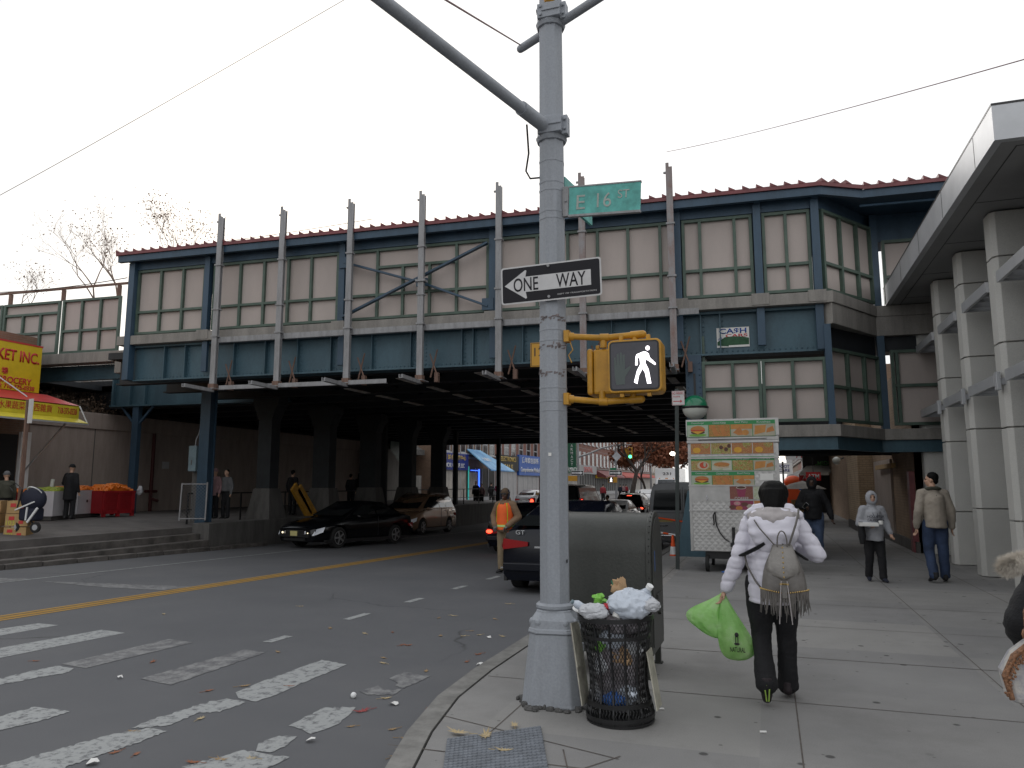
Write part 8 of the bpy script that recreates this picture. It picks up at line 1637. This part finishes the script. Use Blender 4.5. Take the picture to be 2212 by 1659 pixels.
p1=PY(1762,984,49); p2=PY(1727,1022,44); an=thing('slanted_awning','cream slanted awning edge over the right hand shopfronts','awning',(p2.x,44,p2.z)); mb=MB(); v_=Vector(p1)-Vector(p2); mb.add([(0,0,0),tuple(v_),(v_.x+1.5,v_.y,v_.z),(1.5,0,0),(0,0,-.12),(v_.x,v_.y,v_.z-.12),(v_.x+1.5,v_.y,v_.z-.12),(1.5,0,-.12)],[(0,1,2,3),(7,6,5,4),(0,4,5,1),(3,2,6,7),(0,3,7,4)]); mb.build('canvas','shop_light',an)
for i,(l,bm_) in enumerate(((14,'red_brick'),(20,'brown_brick'),(30,'grey_render'))): bld('shop_building',['red brick building far along the right side','brown brick building farther along the right side','grey building at the far end of the right side'][i],XR-.1,72.5+[0,14.2,34.4][i],72.5+[14,34.2,64][i],[10,11,9][i],bm_,-1,5,shop='shop_light')
p=PY(1712,1028,52); ut=thing('orange_bin','orange bin lid and blue tarpaulin stall beyond the food cart','stall',(p.x,52,0)); mb=MB(); mb.box(-.5,.4,-.4,.4,0,1.7); mb.ell((0,0,1.75),(.55,.45,.4),24,14); mb.build('orange_cover','cone_orange',ut,smooth=True); mb=MB(); mb.prism([(.3,1.2),(1.6,1.2),(1.3,2.3),(.9,2.35)],-.4,'y',.4); mb.build('blue_tarpaulin','sign_blue',ut)
p=PY(1733,1044,36); um=thing('stall_umbrella','pale cream umbrella beside the hooded man in black','umbrella',(p.x,36,0)); zt=p.z+.1; mb=MB(); mb.lathe([(1.0,zt-.35),(.5,zt-.12),(.02,zt)],10); mb.build('canopy','shop_light',um); mb=MB(); mb.cyl((0,0,0),(0,0,zt),.03,None,8); mb.build('pole','black_metal',um); mb=MB(); mb.box(-.5,.5,-.3,.3,0,.9); mb.build('stall_table','cardboard',um)
# glowing globe on a post, standing in for low sunny glare
p=PY(1690,988,58); gl_=thing('glow_post','bright lit lamp in the gap right of the food cart','lamp',(p.x,58,0)); mb=MB(); mb.ell((0,0,p.z),(.28,.28,.28),12,8); mb.build('glare_globe',mat('warm_glow',(1,.9,.75),.3,emit=6.),gl_); mb=MB(); mb.cyl((0,0,0),(0,0,p.z-.25),.06,None,8); mb.build('post','black_metal',gl_)
p=PY(1453,980,60); g2_=thing('glow_post','bright lit street lamp seen just left of the food cart','lamp',(p.x,60,-.1)); mb=MB(); mb.ell((0,0,p.z+.1),(.22,.2,.16),10,8); mb.build('lit_head','warm_glow',g2_); mb=MB(); mb.cyl((.2,0,0),(.2,0,p.z+.2),.06,None,8); mb.bar((.2,0,p.z+.2),(0,0,p.z+.2),.04); mb.build('post','galvanised_steel',g2_)
# far signal mast with green light
def at(x,y,k): d=ray(x,y); return O+d*(k/d.dot(cf))
K=71.
b0=at(1249.5,1060,K); tp_=at(1249.5,955,K); ms=thing('signal_mast','grey signal mast with long curved arm far down the street','traffic pole',(b0.x,b0.y,0))
arm=[Vector((0,0,at(1249,987,K).z))]+[Vector((at(x,y,K).x-b0.x,at(x,y,K).y-b0.y,at(x,y,K).z)) for x,y in ((1270,981),(1300,968),(1330,962),(1364,960.5))]
mb=MB(); mb.cyl((0,0,0),(0,0,tp_.z+1.5),.13,.1,12); mb.build('mast','galvanised_steel',ms); mb=MB(); mb.tube(arm,[.10,.09,.08,.07,.06],8); mb.build('arm','galvanised_steel',ms)
def owsign(x,y,k,lab,flip=False):
    p=at(x,y,k); t_=thing('one_way_sign',lab,'sign',(p.x,p.y-.2,p.z)); mb=MB(); mb.box(-.62,.62,0,.02,-.22,.22); mb.build('plate','letter_white',t_); mb=MB(); mb.box(-.58,.58,-.01,-.001,-.19,.19); mb.build('face','sign_black',t_); mb=MB(); mb.prism([(-.5,-.08),(.3,-.08),(.3,-.16),(.54,0),(.3,.16),(.3,.08),(-.5,.08)],-.02,'y',-.011); mb.build('arrow','letter_white',t_); text('ONE WAY',.11,'sign_black',t_,(-.08,-.021,0),w=.62,ext=.005,weight=.01)
owsign(1248,1021.6,K,'small ONE WAY sign pointing right on the far signal mast'); 
b1=at(1331.5,1064,K); pp=thing('signal_post','second grey post right of the far signal mast with a diamond sign','traffic pole',(b1.x,b1.y,0)); mb=MB(); mb.cyl((0,0,0),(0,0,at(1331,955,K).z+1),.12,.1,12); mb.build('post','galvanised_steel',pp)
dp=at(1333,986,K); ds=thing('diamond_sign','grey back of a diamond shaped sign on the second far post','sign',(dp.x,dp.y-.2,dp.z)); mb=MB(); mb.prism([(-.45,0),(0,-.48),(.45,0),(0,.48)],0,'y',.02); mb.build('plate','canopy_metal',ds); owsign(1330.5,1021.5,K,'small ONE WAY sign pointing right on the second far post')
gs=at(1325,1013,K); sg=thing('street_sign','small green street name sign on the second far post','street sign',(gs.x,gs.y-.15,gs.z)); mb=MB(); mb.box(-.3,.3,0,.02,-.1,.1); mb.build('blade','globe_green',sg)
tg=at(1362,979,K); tl=thing('traffic_light','yellow three lens traffic light with the green lens lit on the far mast arm','traffic light',(tg.x,tg.y-.1,tg.z)); mb=MB(); mb.box(-.2,.2,-.1,.15,-.55,.55); mb.box(-.55,-.25,-.1,.15,-.5,.5); mb.build('housing','signal_yellow',tl,bevel=.02)
for i,(dz,m_) in enumerate(((.35,'lens_red_dark'),(0.,'lens_amber_dark'),(-.33,'green_lit'))):
    if m_ not in MATS: mat(m_,[(.08,.01,.01),(.08,.05,.01),(.05,1.,.45)][i],.2,emit=[0,0,5.][i])
    mb=MB(); mb.cyl((0,-.13,dz),(0,-.10,dz),.14,None,14); mb.build('lens',m_,tl); mb=MB(); mb.tube([(.17*math.cos(a),-.2,dz+.17*math.sin(a)) for a in [x*.52-.2 for x in range(8)]],.015,4); mb.build('visor','signal_yellow',tl)
wp=at(1321,1036.5,K); wk=thing('pedestrian_signal','small far pedestrian signal showing a white walking figure','pedestrian signal',(wp.x,wp.y-.2,wp.z)); mb=MB(); mb.box(-.3,.55,0,.25,-.27,.27); mb.build('housing','signal_yellow',wk); mb=MB(); mb.box(-.27,.2,-.01,-.001,-.24,.24); mb.build('lens','sign_black',wk); mb=MB(); mb.prism([(-.03,.1),(.05,.1),(.12,-.0),(.08,-.02),(.05,.02),(.1,-.2),(.04,-.2),(0,-.06),(-.06,-.2),(-.11,-.2),(-.06,-.02),(-.1,.02)],-.02,'y',-.011); mb.ell((.01,-.015,.16),.045,8,6); mb.build('walking_figure','lit_white',wk)
wp=at(1236,1033.6,K); wk=thing('pedestrian_signal','small yellow pedestrian signal housing on the far mast just right of the pole','pedestrian signal',(wp.x,wp.y-.2,wp.z)); mb=MB(); mb.box(-.4,.5,0,.25,-.25,.25); mb.build('housing','signal_yellow',wk,bevel=.02)
# street trees
tree('street_tree',tuple(Vector((at(1364,1070,70).x,at(1364,1070,70).y,-.1))),10.,'dark bare trunk with forked limbs and rust brown leaves behind the far traffic light',5,'bark_dark','oak_leaves',.9,5,900,.30,None,.16)
for i,(x,k,h,s_) in enumerate(((1425,88,8.2,4),(1468,80,8.0,9),(1395,104,9.5,15))):
    p=at(x,1066,k); tree('street_tree',(p.x,p.y,-.1),h,['rust brown leaved oak spreading above the box truck','rust brown leaved oak right of the truck beside the food cart','farther brown leaved oak behind the others'][i],30+s_,'bark_dark','oak_leaves',.95,5,8000,.22,'brown leaved street trees',.27)
wire('overhead_wire',sag(PX(1250,966,-19),PX(1420,1003,-19),.1),.02,'utility wire crossing the brick fronts','thin_wire'); wire('overhead_wire',sag(PX(1250,974,-19),PX(1330,1000,-19),.1),.02,'lower utility wire crossing the brick fronts','thin_wire')
for i,x in enumerate((1407,1386,1499)):
    p=at(x,1070,96+12*i); mb=MB(); mb.cyl((p.x,p.y,0),(p.x,p.y,9),.14,.1,8); solo(mb,'utility_pole','galvanised_steel',['grey utility pole beside the box truck','thin grey pole left of the truck behind the tree trunk','grey pole at the left edge of the food cart'][i],'pole')
# backdrop houses right behind the bridge to the far left, closing the view behind the stair wall
